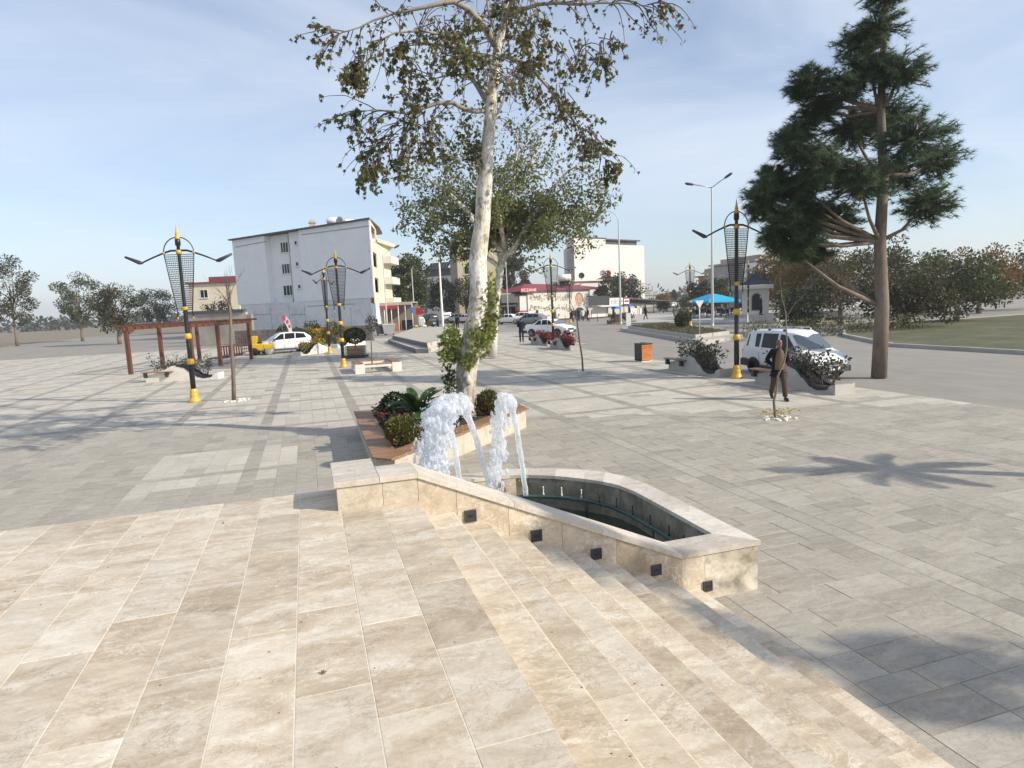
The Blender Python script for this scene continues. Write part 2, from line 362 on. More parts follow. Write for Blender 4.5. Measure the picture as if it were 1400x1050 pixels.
# ------------------------------------------------------------------ special materials
def plane_bark():
    t = NT('plane_tree_bark'); v = t.pos((1, 1, .45))
    vo = t.n('ShaderNodeTexVoronoi'); vo.inputs['Scale'].default_value = 8; 
    wv = t.noise(v, 5, 5, .6)
    ad = t.n('ShaderNodeVectorMath', operation='ADD'); sc = t.n('ShaderNodeVectorMath', operation='SCALE'); sc.inputs['Scale'].default_value = .35
    nv = t.n('ShaderNodeTexNoise'); nv.inputs['Scale'].default_value = 6; t.l(v, nv.inputs['Vector']); t.l(nv.outputs['Color'], sc.inputs[0])
    t.l(v, ad.inputs[0]); t.l(sc.outputs[0], ad.inputs[1]); t.l(ad.outputs[0], vo.inputs['Vector'])
    c = t.ramp(wv, [(.32, (.34, .30, .235)), (.44, (.54, .505, .43)), (.54, (.66, .63, .56)), (.68, (.75, .73, .67))])
    n3 = t.noise(v, 9, 8, .7)
    c = t.mix(t.ramp(n3, [(.53, 0.0), (.58, .85)]), c, (.24, .20, .15))
    c = t.mix(t.ramp(t.noise(t.pos((1, 1, .6)), 26, 6, .7), [(.58, 0.0), (.64, .85)]), c, (.10, .085, .065))
    # the lowest trunk and the flaking plates are browner
    g = t.n('ShaderNodeNewGeometry'); sx = t.n('ShaderNodeSeparateXYZ'); t.l(g.outputs['Position'], sx.inputs[0])
    low = t.ramp(t.math('ADD', t.math('MULTIPLY', sx.outputs[2], .26), t.math('MULTIPLY', n3, .35)), [(.40, .8), (.62, 0.0)])
    c = t.mix(t.math('MULTIPLY', low, t.ramp(t.noise(v, 7, 6), [(.44, 1.0), (.62, .1)])), c, (.20, .145, .092))
    t.l(c, t.p.inputs['Base Color']); t.p.inputs['Roughness'].default_value = .85
    t.bump(t.math('ADD', n3, t.math('MULTIPLY', wv, .7)), .7, .02); return t.mat
MAT['planebark'] = plane_bark()
def water_mat():
    t = NT('murky_water'); t.p.inputs['Base Color'].default_value = (.012, .022, .016, 1); t.p.inputs['Roughness'].default_value = .06
    n = t.noise(t.pos(), 9, 4, .6, .4); t.l(t.ramp(t.noise(t.pos(), 2, 5), [(.3, (.030, .045, .030)), (.7, (.060, .078, .050))]), t.p.inputs['Base Color'])
    t.bump(n, .25, .01); return t.mat
MAT['water'] = water_mat()
def foam_mat():
    t = NT('aerated_water'); st = t.noise(t.pos((1, 1, .22)), 42, 6, .7); c = t.ramp(st, [(.3, (.80, .85, .92)), (.6, (.95, .965, .985))])
    t.l(c, t.p.inputs['Base Color']); t.p.inputs['Roughness'].default_value = .12; t.p.inputs['Transmission Weight'].default_value = .25; t.p.inputs['IOR'].default_value = 1.15
    tr = t.n('ShaderNodeBsdfTranslucent'); t.l(c, tr.inputs[0]); ms = t.n('ShaderNodeMixShader'); ms.inputs[0].default_value = .55
    t.l(t.p.outputs[0], ms.inputs[1]); t.l(tr.outputs[0], ms.inputs[2])
    tp = t.n('ShaderNodeBsdfTransparent'); m2 = t.n('ShaderNodeMixShader')   # thin sheets and bubbles let the background through
    t.l(t.ramp(t.noise(t.pos((1, 1, .3)), 30, 5, .65), [(.36, .30), (.62, .93)]), m2.inputs[0]); t.l(tp.outputs[0], m2.inputs[1]); t.l(ms.outputs[0], m2.inputs[2]); t.l(m2.outputs[0], t.out.inputs[0])
    t.bump(st, .3, .01); return t.mat
MAT['foam'] = foam_mat()
LEAF = dict(
    plane=leafmat('plane_leaf', [(.05, .07, .024), (.075, .10, .032), (.11, .13, .04), (.14, .135, .04), (.20, .15, .045), (.09, .07, .035)], .42),
    shoot=leafmat('young_plane_leaf', [(.15, .20, .04), (.24, .29, .07), (.34, .36, .12), (.17, .21, .055), (.48, .44, .22)], .4),
    plane2=leafmat('autumn_plane_leaf', [(.085, .12, .036), (.125, .165, .046), (.17, .19, .058), (.22, .20, .075), (.12, .13, .055)], .45),
    green=leafmat('mid_green_leaf', [(.035, .055, .02), (.06, .085, .028), (.085, .10, .035), (.12, .105, .045)]),
    dark=leafmat('dark_green_leaf', [(.018, .028, .014), (.028, .042, .02), (.04, .055, .026)]),
    pine=leafmat('pine_needles', [(.075, .12, .065), (.11, .165, .085), (.15, .205, .10)], .42),
    rust=leafmat('rusty_autumn_leaf', [(.20, .105, .03), (.26, .145, .04), (.17, .12, .04), (.13, .11, .04)]),
    olive=leafmat('olive_leaf', [(.05, .055, .025), (.075, .075, .03), (.10, .08, .035)]),
    yellow=leafmat('yellow_leaf', [(.45, .30, .03), (.55, .38, .04), (.28, .24, .04), (.12, .14, .03)]),
    red=leafmat('dark_red_leaf', [(.16, .012, .022), (.24, .02, .035), (.10, .012, .018), (.30, .04, .05)], .25),
    shrub=leafmat('dusty_shrub_leaf', [(.045, .052, .036), (.065, .072, .05), (.09, .092, .07), (.05, .045, .035)]),
    box=leafmat('clipped_shrub_leaf', [(.06, .066, .02), (.11, .11, .026), (.17, .15, .04), (.045, .05, .018)]),
    flower=leafmat('flower_petal', [(.28, .02, .03), (.36, .03, .09), (.22, .015, .02), (.5, .25, .2)], .2),
    palm=leafmat('cycad_leaflet', [(.03, .062, .02), (.05, .10, .03), (.075, .13, .045)], .25),
)
# ------------------------------------------------------------------ foliage helpers
def rv(rng): 
    while True:
        v = Vector((rng.uniform(-1, 1), rng.uniform(-1, 1), rng.uniform(-1, 1)))
        if .05 < v.length < 1: return v.normalized()
STAR = [(0, -.12), (.22, -.02), (.52, .12), (.30, .28), (.42, .58), (.16, .48), (0, 1.0), (-.16, .48), (-.42, .58), (-.30, .28), (-.52, .12), (-.22, -.02)]
OVAL = [(0, 0), (.26, .3), (.22, .7), (0, 1), (-.22, .7), (-.26, .3)]
DIAM = [(0, 0), (.3, .5), (0, 1), (-.3, .5)]
def leaf(mb, p, size, rng, shape=DIAM, d=None, droop=.0, m=0):
    n = rv(rng)
    if d is None: d = rv(rng)
    d = (d + Vector((0, 0, -droop))).normalized(); s = n.cross(d)
    if s.length < 1e-3: s = d.orthogonal()
    s.normalize(); w = d.cross(s); k = size * rng.uniform(.7, 1.25)
    mb.add([p + s * (x * k) + d * (y * k) + w * (abs(x) * k * .28 - y * y * k * .12) for x, y in shape], [list(range(len(shape)))], m)
def clump(mb, c, r, n, size, rng, shape=DIAM, m=0, shell=.55, droop=0.0):
    if not hasattr(r, '__len__'): r = (r, r, r)
    for _ in range(n):
        v = rv(rng); k = shell + (1 - shell) * rng.random() ** .6 if rng.random() < .75 else rng.random()
        p = Vector((c[0] + v.x * r[0] * k, c[1] + v.y * r[1] * k, c[2] + v.z * r[2] * k))
        leaf(mb, p, size, rng, shape, (v + rv(rng) * .8).normalized(), droop, m)
def wander(p, d, L, n, rng, wob=.25, grav=0.0):
    pts = [Vector(p)]; d = Vector(d).normalized()
    for i in range(n):
        d = (d + rv(rng) * wob + Vector((0, 0, grav))).normalized(); pts.append(pts[-1] + d * (L / n))
    return pts
def tree(name, label, cat, loc, H, rad, leafk, seed, n=2600, size=.3, trunk_r=.18, clear=.25, squash=1.0, group=None, bark='bark', lobes=11, shape=DIAM, gap=.34, lean=(0, 0), limbs=7):
    """trunk with limbs; the crown is a set of separate leaf clumps of uneven size at the limb ends"""
    rng = random.Random(seed); t = thing(name, label, cat, loc, 0, group)
    tb = MB(); top = Vector((lean[0], lean[1], H * .82))
    tp = [Vector((0, 0, -.05))] + [Vector((top.x * k + rng.uniform(-.06, .06) * H * .1, top.y * k + rng.uniform(-.06, .06) * H * .1, top.z * k)) for k in (.12, .25, .45, .7, 1)]
    tb.tube(tp, [trunk_r * 1.25, trunk_r, trunk_r * .86, trunk_r * .62, trunk_r * .38, trunk_r * .1], 8)
    cb = MB(); zc = H * (clear + (1 - clear) / 2); hz_ = H * (1 - clear) / 2
    cs = []
    for i in range(lobes):
        q = i * 2.399 + rng.uniform(-.4, .4); u = (i + .5) / lobes * 2 - 1
        rr = math.sqrt(max(0, 1 - u * u * .8)) * rng.uniform(.45, .78)
        c = Vector((math.cos(q) * rr * rad + top.x * .6, math.sin(q) * rr * rad * squash + top.y * .6, zc + u * hz_ * .72)); cs.append(c)
    for c in cs[:limbs * 2]:
        k = rng.uniform(.35, .7); s = Vector((top.x * k, top.y * k, min(top.z * k, c.z * .9))); mid = (s + c) / 2 + rv(rng) * rad * .08
        tb.tube([s, mid, c], [trunk_r * .4, trunk_r * .24, trunk_r * .07], 5)
        for _ in range(3):
            e = c + rv(rng) * rad * gap; tb.tube([mid, (mid + e) / 2 + rv(rng) * .1 * rad, e], [trunk_r * .14, trunk_r * .1, trunk_r * .03], 4)
    for c in cs:
        sub = 4
        for _ in range(sub):
            cc = c + rv(rng) * rad * .22; r = rad * gap * rng.uniform(.55, 1.0)
            clump(cb, cc, (r, r, r * .8), n // (lobes * sub), size, rng, shape)
    tb.build('trunk', MAT[bark], t); cb.build('crown', LEAF[leafk], t); return t
def shrub(name, label, cat, loc, r, leafk, seed, n=500, size=.09, shape=DIAM, group=None, parent=None, up_=0.0, shell=.7):
    rng = random.Random(seed); r = r if hasattr(r, '__len__') else (r, r, r)
    t = thing(name, label, cat, loc, 0, group)
    sb = MB()
    for i in range(7):
        v = rv(rng); v.z = abs(v.z) + .5
        sb.tube([(0, 0, -.02), Vector((v.x * r[0] * .4, v.y * r[1] * .4, r[2] * .6)), Vector((v.x * r[0] * .7, v.y * r[1] * .7, r[2] * (1 + v.z * .4)))], [.014, .01, .004], 4)
    cb = MB()
    for _ in range(n):
        v = rv(rng); k = shell + (1 - shell) * rng.random(); 
        if rng.random() < .2: k = rng.random()
        k *= 1 + .16 * mnoise.noise(Vector((v.x * 2.2 + seed, v.y * 2.2, v.z * 2.2)))
        leaf(cb, Vector((v.x * r[0] * k, v.y * r[1] * k, r[2] * (1 + v.z * k))), size, rng, shape, (v + Vector((0, 0, up_)) + rv(rng) * .7).normalized())
    sb.build('stem', MAT['twig'], t); cb.build('foliage', LEAF[leafk], t); return t

# ================================================================== SETTING
gm = MB(); gm.quad((-900, -60, -.06), (900, -60, -.06), (900, 1600, -.06), (-900, 1600, -.06))
tag(gm.build('ground', MAT['earth']), kind='structure')
gm = MB(); gm.quad((-40, -12, -.0045), (15.0, -12, -.0045), (15.0, 30, -.0045), (16.2, 39, -.0045), (20, 62, -.0045), (-40, 62, -.0045))
plaza = tag(gm.build('plaza', MAT['greygrout']), kind='structure')
gm = MB(); gm.quad((14.4, -12, -.03), (80, -12, -.03), (120, 130, -.03), (-40, 150, -.03), (-40, 61, -.03), (19, 61, -.03), (15.6, 38, -.03), (14.4, 29, -.03))
tag(gm.build('road', MAT['road']), kind='structure')

# paving of the plaza: cells of 2.35 m divided by dark strips; grey stone near the fountain, pale beyond
BND = [(-12, 21), (-2.5, 18.6), (.4, 16.6), (3.0, 16.0), (5.8, 14.85), (9.5, 13.6), (13, 12.3), (16, 11)]
def bnd(x):
    for (a, b), (c, d) in zip(BND, BND[1:]):
        if a <= x <= c: return b + (d - b) * (x - a) / (c - a)
    return BND[0][1] if x < BND[0][0] else BND[-1][1]
PATCH = [(-3.2, 15.05), (-.74, 14.96), (-.21, 13.28), (-.72, 12.51), (-.86, 11.65), (-3.2, 11.62)]
def inside(x, y, poly):
    c = False
    for i in range(len(poly)):
        x1, y1 = poly[i]; x2, y2 = poly[i - 1]
        if (y1 > y) != (y2 > y) and x < (x2 - x1) * (y - y1) / (y2 - y1) + x1: c = not c
    return c
rng = random.Random(3); tiles = []
def stripk(x, y): return 'dark' if y > bnd(x) or rng.random() < .3 else 'grey'
CELL, SW = 2.36, .27
for i in range(-14, 8):
    for j in range(-4, 27):
        x0 = -1.22 + CELL * i; y0 = 1.0 + CELL * j
        cx, cy = x0 + 1.2, y0 + 1.2
        if cx > 15.4 + max(0, (cy - 30) * .13) or cx < -32: continue
        # dark strips on two sides
        for k in range(4):
            tiles.append((x0 - SW / 2, x0 + SW / 2, y0 + SW / 2 + k * .5225, y0 + SW / 2 + (k + 1) * .5225, stripk(x0, y0 + k * .5)))
            tiles.append((x0 + SW / 2 + k * .5225, x0 + SW / 2 + (k + 1) * .5225, y0 - SW / 2, y0 + SW / 2, stripk(x0 + k * .5, y0)))
        tiles.append((x0 - SW / 2, x0 + SW / 2, y0 - SW / 2, y0 + SW / 2, 'dark'))
        w = (CELL - SW) / 6
        rows = cx > 2.2 and cy < 18       # right of the fountain the courses run across
        for a in range(6):
            o = 0; L = CELL - SW; cuts = [0]
            first = rng.choice((.35, .52, .70)); p = first
            while p < L - .2: cuts.append(p); p += .6966
            cuts.append(L)
            for c0, c1 in zip(cuts, cuts[1:]):
                if rows: q = (x0 + SW / 2 + c0, x0 + SW / 2 + c1, y0 + SW / 2 + a * w, y0 + SW / 2 + (a + 1) * w)
                else: q = (x0 + SW / 2 + a * w, x0 + SW / 2 + (a + 1) * w, y0 + SW / 2 + c0, y0 + SW / 2 + c1)
                mx_, my_ = (q[0] + q[1]) / 2, (q[2] + q[3]) / 2
                k = 'grey' if my_ < bnd(mx_) else 'pale'
                if k == 'grey' and inside(mx_, my_, PATCH): k = 'pale'
                if k == 'pale' and rng.random() < .045: k = 'grey'
                if k == 'grey' and rng.random() < .04: k = 'dark'
                tiles.append((*q, k))
def hidden(x, y): return (-9 < x < 3.9 and y < 6.2) or (.2 < x < 4.05 and y < 8.8) or (x < .5 and y < 8.2) or (.7 < x < 4.9 and 10.3 < y < 16)
def tkey(t):
    x, y = (t[0] + t[1]) / 2, (t[2] + t[3]) / 2
    if hidden(x, y) or y < -1: return 0
    px, py, w = project((x, y, 0))
    if w < 1 or not (300 < px < 1110 and py < 1050): return 0
    return (t[1] - t[0]) * (t[3] - t[2]) / w ** 3
tiles.sort(key=tkey, reverse=True)
cache = {}; fieldm = MB(); J = .004
for n, (x0, x1, y0, y1, k) in enumerate(tiles):
    x0 += J; x1 -= J; y0 += J; y1 -= J; dz = rng.uniform(-.0012, .0012)
    if n < 300:
        key = (round(x1 - x0, 3), round(y1 - y0, 3), k)
        if key not in cache:
            b = MB(); b.box(-key[0] / 2, key[0] / 2, -key[1] / 2, key[1] / 2, -.02, 0, 0, .003); cache[key] = b.mesh('paving_tile', MAT[k])
        place('paving_tile', cache[key], plaza, ((x0 + x1) / 2, (y0 + y1) / 2, dz))
    else:
        fieldm.box(x0, x1, y0, y1, -.02, dz, {'grey': 0, 'pale': 1, 'dark': 2}[k])
tag(fieldm.build('paving_field', [MAT['greyf'], MAT['palef'], MAT['darkf']], plaza), kind='stuff')

# stone platform and the flight of nine treads falling to the right
P = 1.35; RIS = P / 10; TR = .29; EDGE = .75; YW = 5.05; YB = 5.71
pf = MB(); pf.box(-9, EDGE - .004, -4, YW + .02, -.05, P - .0016); pf.box(-9, .12, YW + .02, YB - .004, -.05, P - .0017)
platform = tag(pf.build('platform', MAT['grout']), kind='structure')
rng = random.Random(11); Wc = .305
def slab_row(x0, x1, ytop, z, parent, lens, ymin=-1.5, ch=.0022):
    y = ytop
    first = rng.uniform(.25, .8)
    while y > ymin:
        L = first or rng.choice(lens) * rng.uniform(.92, 1.08); first = None
        b = MB(); hw = (x1 - x0) / 2 - .0014; hl = L / 2 - .0012
        if ch < .005: b.box(-hw, hw, -hl, hl, -.03, 0, 0, ch)
        else: b.extr([(-hw, -hl, -.03), (hw, -hl, -.03), (hw, -hl, -ch * .8), (hw - ch, -hl, 0), (-hw, -hl, 0)], (0, 2 * hl, 0))
        b.build('stone_slab', MAT['slab'], parent, ((x0 + x1) / 2, y - L / 2, z + rng.uniform(-.0006, .0006))); y -= L
for c in range(17):
    x1 = EDGE - Wc * c; x0 = x1 - Wc
    slab_row(x0, x1, YW if x1 > .2 else YB, P, platform, (.62, .75, .9, 1.1), -.8)
pf = MB(); pf.box(-9, EDGE - Wc * 17, -4, YB, P - .03, P - .002); tag(pf.build('slab_field', MAT['slab'], platform), kind='stuff')
steps = thing('steps', None, None); steps['kind'] = 'structure'
for k in range(1, 10):
    z = P - RIS * k; x0 = EDGE + TR * (k - 1); b = MB(); b.box(x0 + .001, x0 + TR - .004, -4, YW + .02, -.05 + .001 * k, z - .0305); b.build('riser', MAT['panel'], steps)
    slab_row(x0, x0 + TR, YW, z, steps, (.8, 1.0, 1.3, 1.6), -1.2, .012)

# ================================================================== FOUNTAIN
ft = thing('fountain', 'cream marble fountain basin with sloping parapet wall and curved rim', 'fountain')
ZA, ZC, XB, XC, XE = 1.585, .50, .75, 3.17, 4.02; TH = .045
def ztop(x): return ZA if x <= XB else ZC if x >= XC else ZA + (ZC - ZA) * (x - XB) / (XC - XB)
core = MB()
xs = [.135, XB, XC, XE - .02]
core.extr([(.135, YW + .022, -.04)] + [(XE - .02, YW + .022, -.04)] + [(x, YW + .022, ztop(x) - TH - .002) for x in xs[::-1]], (0, .28, 0))
core.box(.135, .40, YW + .30, YB - .02, -.04, ZA - TH - .002); core.build('wall_core', MAT['grout'], ft)
cuts = [.12, .47, XB, 1.06, 1.5, 1.98, 2.5, XC, 3.42, XE]
for a, b in zip(cuts, cuts[1:]):
    q = MB(); g = .0015
    q.extr([(a + g, YW, -.03), (b - g, YW, -.03), (b - g, YW, ztop(b - g) - TH), (a + g, YW, ztop(a + g) - TH)], (0, .02, 0))
    q.build('wall_panel', MAT['dampstone'] if a > 3.3 else MAT['panel'], ft)
q = MB(); q.box(.12, .134, YW + .0205, YB, -.03, ZA - TH); q.build('wall_panel', MAT['panel'], ft)
q = MB(); q.box(XE - .019, XE, YW + .021, 7.2, -.03, ZC - TH - .001); q.build('wall_panel', MAT['panel'], ft)
# coping stones
def coping(poly): 
    q = MB(); q.slab(poly, TH); return q.build('coping_stone', MAT['cap'], ft)
o = .018
coping([(.12 - o, YW - o, ZA), (.448, YW - o, ZA), (.448, YB + .02, ZA), (.12 - o, YB + .02, ZA)])
coping([(.452, YW - o, ZA), (XB, YW - o, ZA), (XB, YW + .36, ZA), (.452, YW + .36, ZA)])
for a, b in ((XB, 1.55), (1.55, 2.36), (2.36, XC)):
    coping([(a + .002, YW - o, ztop(a)), (b - .001, YW - o, ztop(b)), (b - .001, YW + .33, ztop(b)), (a + .002, YW + .33, ztop(a))])
coping([(XC + .001, YW - o, ZC), (XE + o, YW - o, ZC), (3.73, YW + .33, ZC), (XC + .001, YW + .33, ZC)])
RO = [(XE + o, YW - o), (XE + o, 6.2), (4.03, 7.2), (3.95, 7.68), (3.80, 7.98), (3.61, 8.22), (3.27, 8.49), (2.91, 8.68), (2.6, 8.77), (2.3, 8.79), (1.6, 8.80), (.9, 8.80), (.42, 8.80)]
RI = [(3.73, YW + .33), (3.735, 6.2), (3.73, 7.0), (3.68, 7.32), (3.57, 7.56), (3.40, 7.80), (3.10, 8.12), (2.79, 8.33), (2.55, 8.42), (2.3, 8.46), (1.6, 8.47), (.9, 8.47), (.75, 8.47)]
for (a, b), (c, d) in zip(zip(RO, RO[1:]), zip(RI, RI[1:])):
    a = Vector((*a, ZC)); b = Vector((*b, ZC)); c = Vector((*c, ZC)); d = Vector((*d, ZC))
    e = (b - a).normalized() * .0006
    coping([a + e, b - e, d - e, c + e])
q = MB(); q.slab([(.40, YB, ZC), (.75, YB, ZC), (.75, 8.47, ZC), (.42, 8.80, ZC)], TH); q.build('coping_stone', MAT['cap'], ft)
inner = MB(); outer = MB()
for a, b in zip(RI, RI[1:]):
    a = Vector(a); b = Vector(b); n_ = Vector((b.y - a.y, -(b.x - a.x))).normalized() * .02
    a = a + n_; b = b + n_; inner.quad((*a, -.02), (*a, ZC - TH - .001), (*b, ZC - TH - .001), (*b, -.02))
inner.quad((3.2, YW + .315, 0), (3.75, YW + .315, 0), (3.75, YW + .315, ZC - TH - .001), (3.2, YW + .315, ZC - TH - .001))
inner.build('basin_wall', MAT['stained'], ft)
for a, b in zip(RO[2:], RO[3:]):
    a = Vector(a); b = Vector(b); n_ = Vector((b.y - a.y, -(b.x - a.x))).normalized() * -.022
    outer.quad((*(a + n_), -.02), (*(b + n_), -.02), (*(b + n_), ZC - TH - .001), (*(a + n_), ZC - TH - .001))
outer.build('outer_wall', MAT['panel'], ft)
# cleaner back panels at the left end of the basin wall
for a, b in ((1.62, 1.98), (1.99, 2.34), (2.35, 2.62)):
    q = MB(); ya = 8.435 if b < 2.4 else 8.425; q.extr([(a, ya, 0), (b, ya - (.045 if b > 2.4 else 0), 0), (b, ya - (.045 if b > 2.4 else 0), ZC - TH - .003), (a, ya, ZC - TH - .003)], (0, .012, 0)); q.build('basin_panel', MAT['panel'], ft)
wm = MB(); wm.quad((.5, YW + .2, .04), (3.85, YW + .2, .04), (3.85, 7.3, .04), (3.2, 8.3, .04), (2.4, 8.55, .04), (.5, 8.6, .04))
tag(wm.build('fountain_water', MAT['water']), kind='structure')
PIPE = [(1.0, 8.22), (1.6, 8.26), (2.2, 8.27), (2.7, 8.22), (3.10, 7.98), (3.38, 7.68), (3.56, 7.30), (3.62, 6.9), (3.64, 6.4), (3.64, 5.9), (3.63, 5.6)]
q = MB(); q.tube([(x, y, .235) for x, y in PIPE], .026, 8)
q.build('water_pipe', MAT['pipe'], ft)
for i, (x, y) in enumerate(PIPE[1:]):
    if i % 3 == 1: 
        q = MB(); q.tube([(x, y, .03), (x, y, .22)], .016, 6); q.build('pipe_leg', MAT['pipe'], ft)
noz = MB(); noz.lathe([(.014, 0), (.014, .03), (.008, .035), (.008, .10), (.010, .11), (.010, .125), (.004, .13)], 8)
nm = noz.mesh('nozzle', MAT['whitestone']); nmd = noz.mesh('nozzle', MAT['charcoal'])
for i, (x, y) in enumerate([(2.72, 8.20), (2.92, 8.10), (3.13, 7.95), (3.33, 7.74), (3.47, 7.48), (3.58, 7.2), (3.62, 6.85), (3.635, 6.45), (3.64, 6.05), (3.635, 5.75)]):
    place('nozzle', nm if i < 4 else nmd, ft, (x, y, .25))
def on_wall(px, py):
    d = ray(px, py); t_ = (YW - .0) / d.y; return Vector((d.x * t_, YW, EYE + d.z * t_))
lb = MB(); lb.box(-.046, .046, -.012, .0, -.046, .046, 0)
lm = lb.mesh('step_light', MAT['charcoal']); lz = MB(); lz.extr([(-.024, -.0135, -.012), (.024, -.0135, -.012), (.024, -.0135, .010), (-.024, -.0135, .010)], (0, .004, 0)); lzm = lz.mesh('light_slot', MAT['black'])
bz = MB(); bz.box(-.05, -.043, -.016, -.0, -.05, .05); bz.box(.043, .05, -.016, 0, -.05, .05); bz.box(-.043, .043, -.016, 0, .043, .05); bz.box(-.043, .043, -.0162, 0, -.05, -.043)
bzm = bz.mesh('light_bezel', MAT['plastic'])
for px, py in ((643, 705), (733, 732), (815, 757), (897, 779), (967, 801)):
    w_ = place('step_light', lm, ft, on_wall(px, py)); place('light_bezel', bzm, w_); place('light_slot', lzm, w_)

# fountain jets: the spray is solved as droplets in free flight from each nozzle
def jet(loc, dirv, v0, n, seed, label, spread=.05, core=.036, fine=900):
    rng = random.Random(seed); mb = MB(); g = 9.81; d = Vector(dirv).normalized() * v0
    T = 2 * d.z / g; path = []; rad = []; drops = []
    for i in range(19):
        t_ = T * .50 * i / 18; path.append(d * t_ + Vector((0, 0, -.5 * g * t_ * t_))); rad.append(core * (1 + .9 * (i / 18) ** 2) * (1 + .07 * math.sin(i * 1.7 + seed)))
    mb.tube(path, rad, 10)
    fly = lambda sp: d + Vector((rng.gauss(0, sp), rng.gauss(0, sp), rng.gauss(0, sp * .8))) * (v0 * .55)
    for i in range(n):
        t_ = T * (.36 + .62 * rng.random() ** 1.2); k = fly(spread); p = k * t_ + Vector((0, 0, -.5 * g * t_ * t_)); u = t_ / T
        if p.z < -.15: continue
        r = (.048 if u < .60 else .027) * rng.uniform(.55, 1.2) * (1 - .35 * max(0, u - .6))
        drops.append((p, (r, r, r * (1 + 6.5 * max(0, u - .5) * rng.random()))))
    for p, r in drops: mb.ball(p, r, 0, 7, 4)
    # the overlapping drops run together into one lumpy body of water
    me = mb.mesh('water_jet', MAT['foam']); o = bpy.data.objects.new('tmp', me); COL.objects.link(o)
    md = o.modifiers.new('r', 'REMESH'); md.mode = 'VOXEL'; md.voxel_size = .015; md.use_smooth_shade = True
    bpy.context.view_layer.update(); m2 = bpy.data.meshes.new_from_object(o.evaluated_get(bpy.context.evaluated_depsgraph_get())); bpy.data.objects.remove(o)
    cs = [v.co.copy() for v in m2.vertices]; ns = [v.normal.copy() for v in m2.vertices]; flat = []
    for c, n_ in zip(cs, ns): flat += tuple(c + n_ * (mnoise.noise(Vector((c.x * 24, c.y * 24, c.z * 9 + seed))) * .011 + mnoise.noise(c * 60) * .004))
    m2.vertices.foreach_set('co', flat); m2.update()
    for p_ in m2.polygons: p_.use_smooth = True
    m2.name = 'water_jet'; o = place('water_jet', m2, None, loc); tag(o, label, 'water jet', 'fountain water jets')
    dr = MB()
    for i in range(fine):
        t_ = T * (.34 + .66 * rng.random()); k = fly(spread * 1.7); p = k * t_ + Vector((0, 0, -.5 * g * t_ * t_)); r = rng.uniform(.002, .0075)
        if p.z > -.2: dr.ball(p, (r, r, r * rng.uniform(1, 2.2)), 0, 5, 3)
    tag(dr.build('spray', MAT['foam'], o), kind='stuff'); return o
# ------------------------------------------------------------------ fallen leaves and grit
rng = random.Random(8)
for px, py, z, s, c in ((419, 627, 0, .05, 'yellow'), (842, 631, 0, .05, 'yellow'), (440, 922, P, .022, 'rust'), (304, 716, P, .016, 'rust')):
    b = MB(); leaf(b, Vector((0, 0, .006)), s, rng, STAR, Vector((1, .3, .12))); lo = b.build('fallen_leaf', LEAF[c], None, ground(px, py, z))
    tag(lo, {419: 'yellow leaf lying on the grey paving left of the fountain wall', 842: 'small yellow leaf lying on the paving behind the curved basin rim', 440: 'brown leaf scrap on the cream slabs, nearest the viewer', 304: 'tiny brown leaf scrap at the far left of the cream slabs'}[px], 'leaf')

rng = random.Random(91); gt = MB()
for _ in range(46):
    x, yv = rng.uniform(-2.4, .7), rng.uniform(1.8, 5.5); gt.ball((x, yv, P + .002), (rng.uniform(.002, .006), rng.uniform(.002, .005), .002), 0, 5, 3)
for k in range(1, 10):
    for _ in range(6): gt.ball((EDGE + TR * (k - rng.random() * .9), rng.uniform(1.5, 5.0), P - RIS * k + .002), (rng.uniform(.002, .007), rng.uniform(.002, .005), .002), 0, 5, 3)
tag(gt.build('grit', MAT['bark'], platform), kind='stuff')
rt_h = Vector((math.cos(YAW), -math.sin(YAW), 0)); fw_h = Vector((math.sin(YAW), math.cos(YAW), 0))
def jv(lat, tow, h): return (rt_h * lat - fw_h * tow) + Vector((0, 0, math.sqrt(2 * 9.81 * h)))
d = jv(-.40, .25, 1.38); jet((2.70, 8.20, .25), d, d.length, 800, 5, 'rightmost fountain jet, a single arch with a thin smooth rising strand', .019, fine=700)
d = jv(-.80, .25, 1.38); jet((2.22, 8.25, .25), d, d.length, 1500, 6, 'middle fountain jet right behind the sloping coping, frothy and leaning left', .034, fine=1200)
d = jv(-.38, .30, 1.30); jet((1.82, 8.25, .25), d, d.length, 1700, 7, 'leftmost fountain jet, widest and most broken, spraying to the left', .040, fine=1800)

# ================================================================== HEXAGONAL PLANTER WITH THE BENCH RING
pl = thing('bench_planter', 'six-sided stone planter ringed by a brown plank bench behind the fountain', 'planter')
O = [(.87, 10.74), (1.16, 10.48), (4.76, 14.02), (4.78, 14.75), (4.35, 15.55), (.93, 16.1)]
I = [(1.30, 11.17), (4.32, 14.16), (4.32, 14.7), (4.1, 15.12), (1.34, 15.66)]
SH = .45
def inset(poly, k):
    cx = sum(p[0] for p in poly) / len(poly); cy = sum(p[1] for p in poly) / len(poly)
    return [(x + (cx - x) * k, y + (cy - y) * k) for x, y in poly]
Ow = inset(O, .035)
for a, b in zip(Ow, Ow[1:] + Ow[:1]):
    a = Vector(a); b = Vector(b); L = (b - a).length; nseg = max(1, round(L / .62)); e = (b - a) / L; nn = Vector((-e.y, e.x))
    for k in range(nseg):
        p0 = a + e * (L * k / nseg + .002); p1 = a + e * (L * (k + 1) / nseg - .002)
        q = MB(); q.prism([tuple(p0), tuple(p1), tuple(p1 + nn * .03), tuple(p0 + nn * .03)], -.02, SH - .05); q.build('facing_stone', MAT['roughstone'], pl)
q = MB(); q.prism(inset(O, .06), -.02, SH - .06); q.build('soil', MAT['soil'], pl)
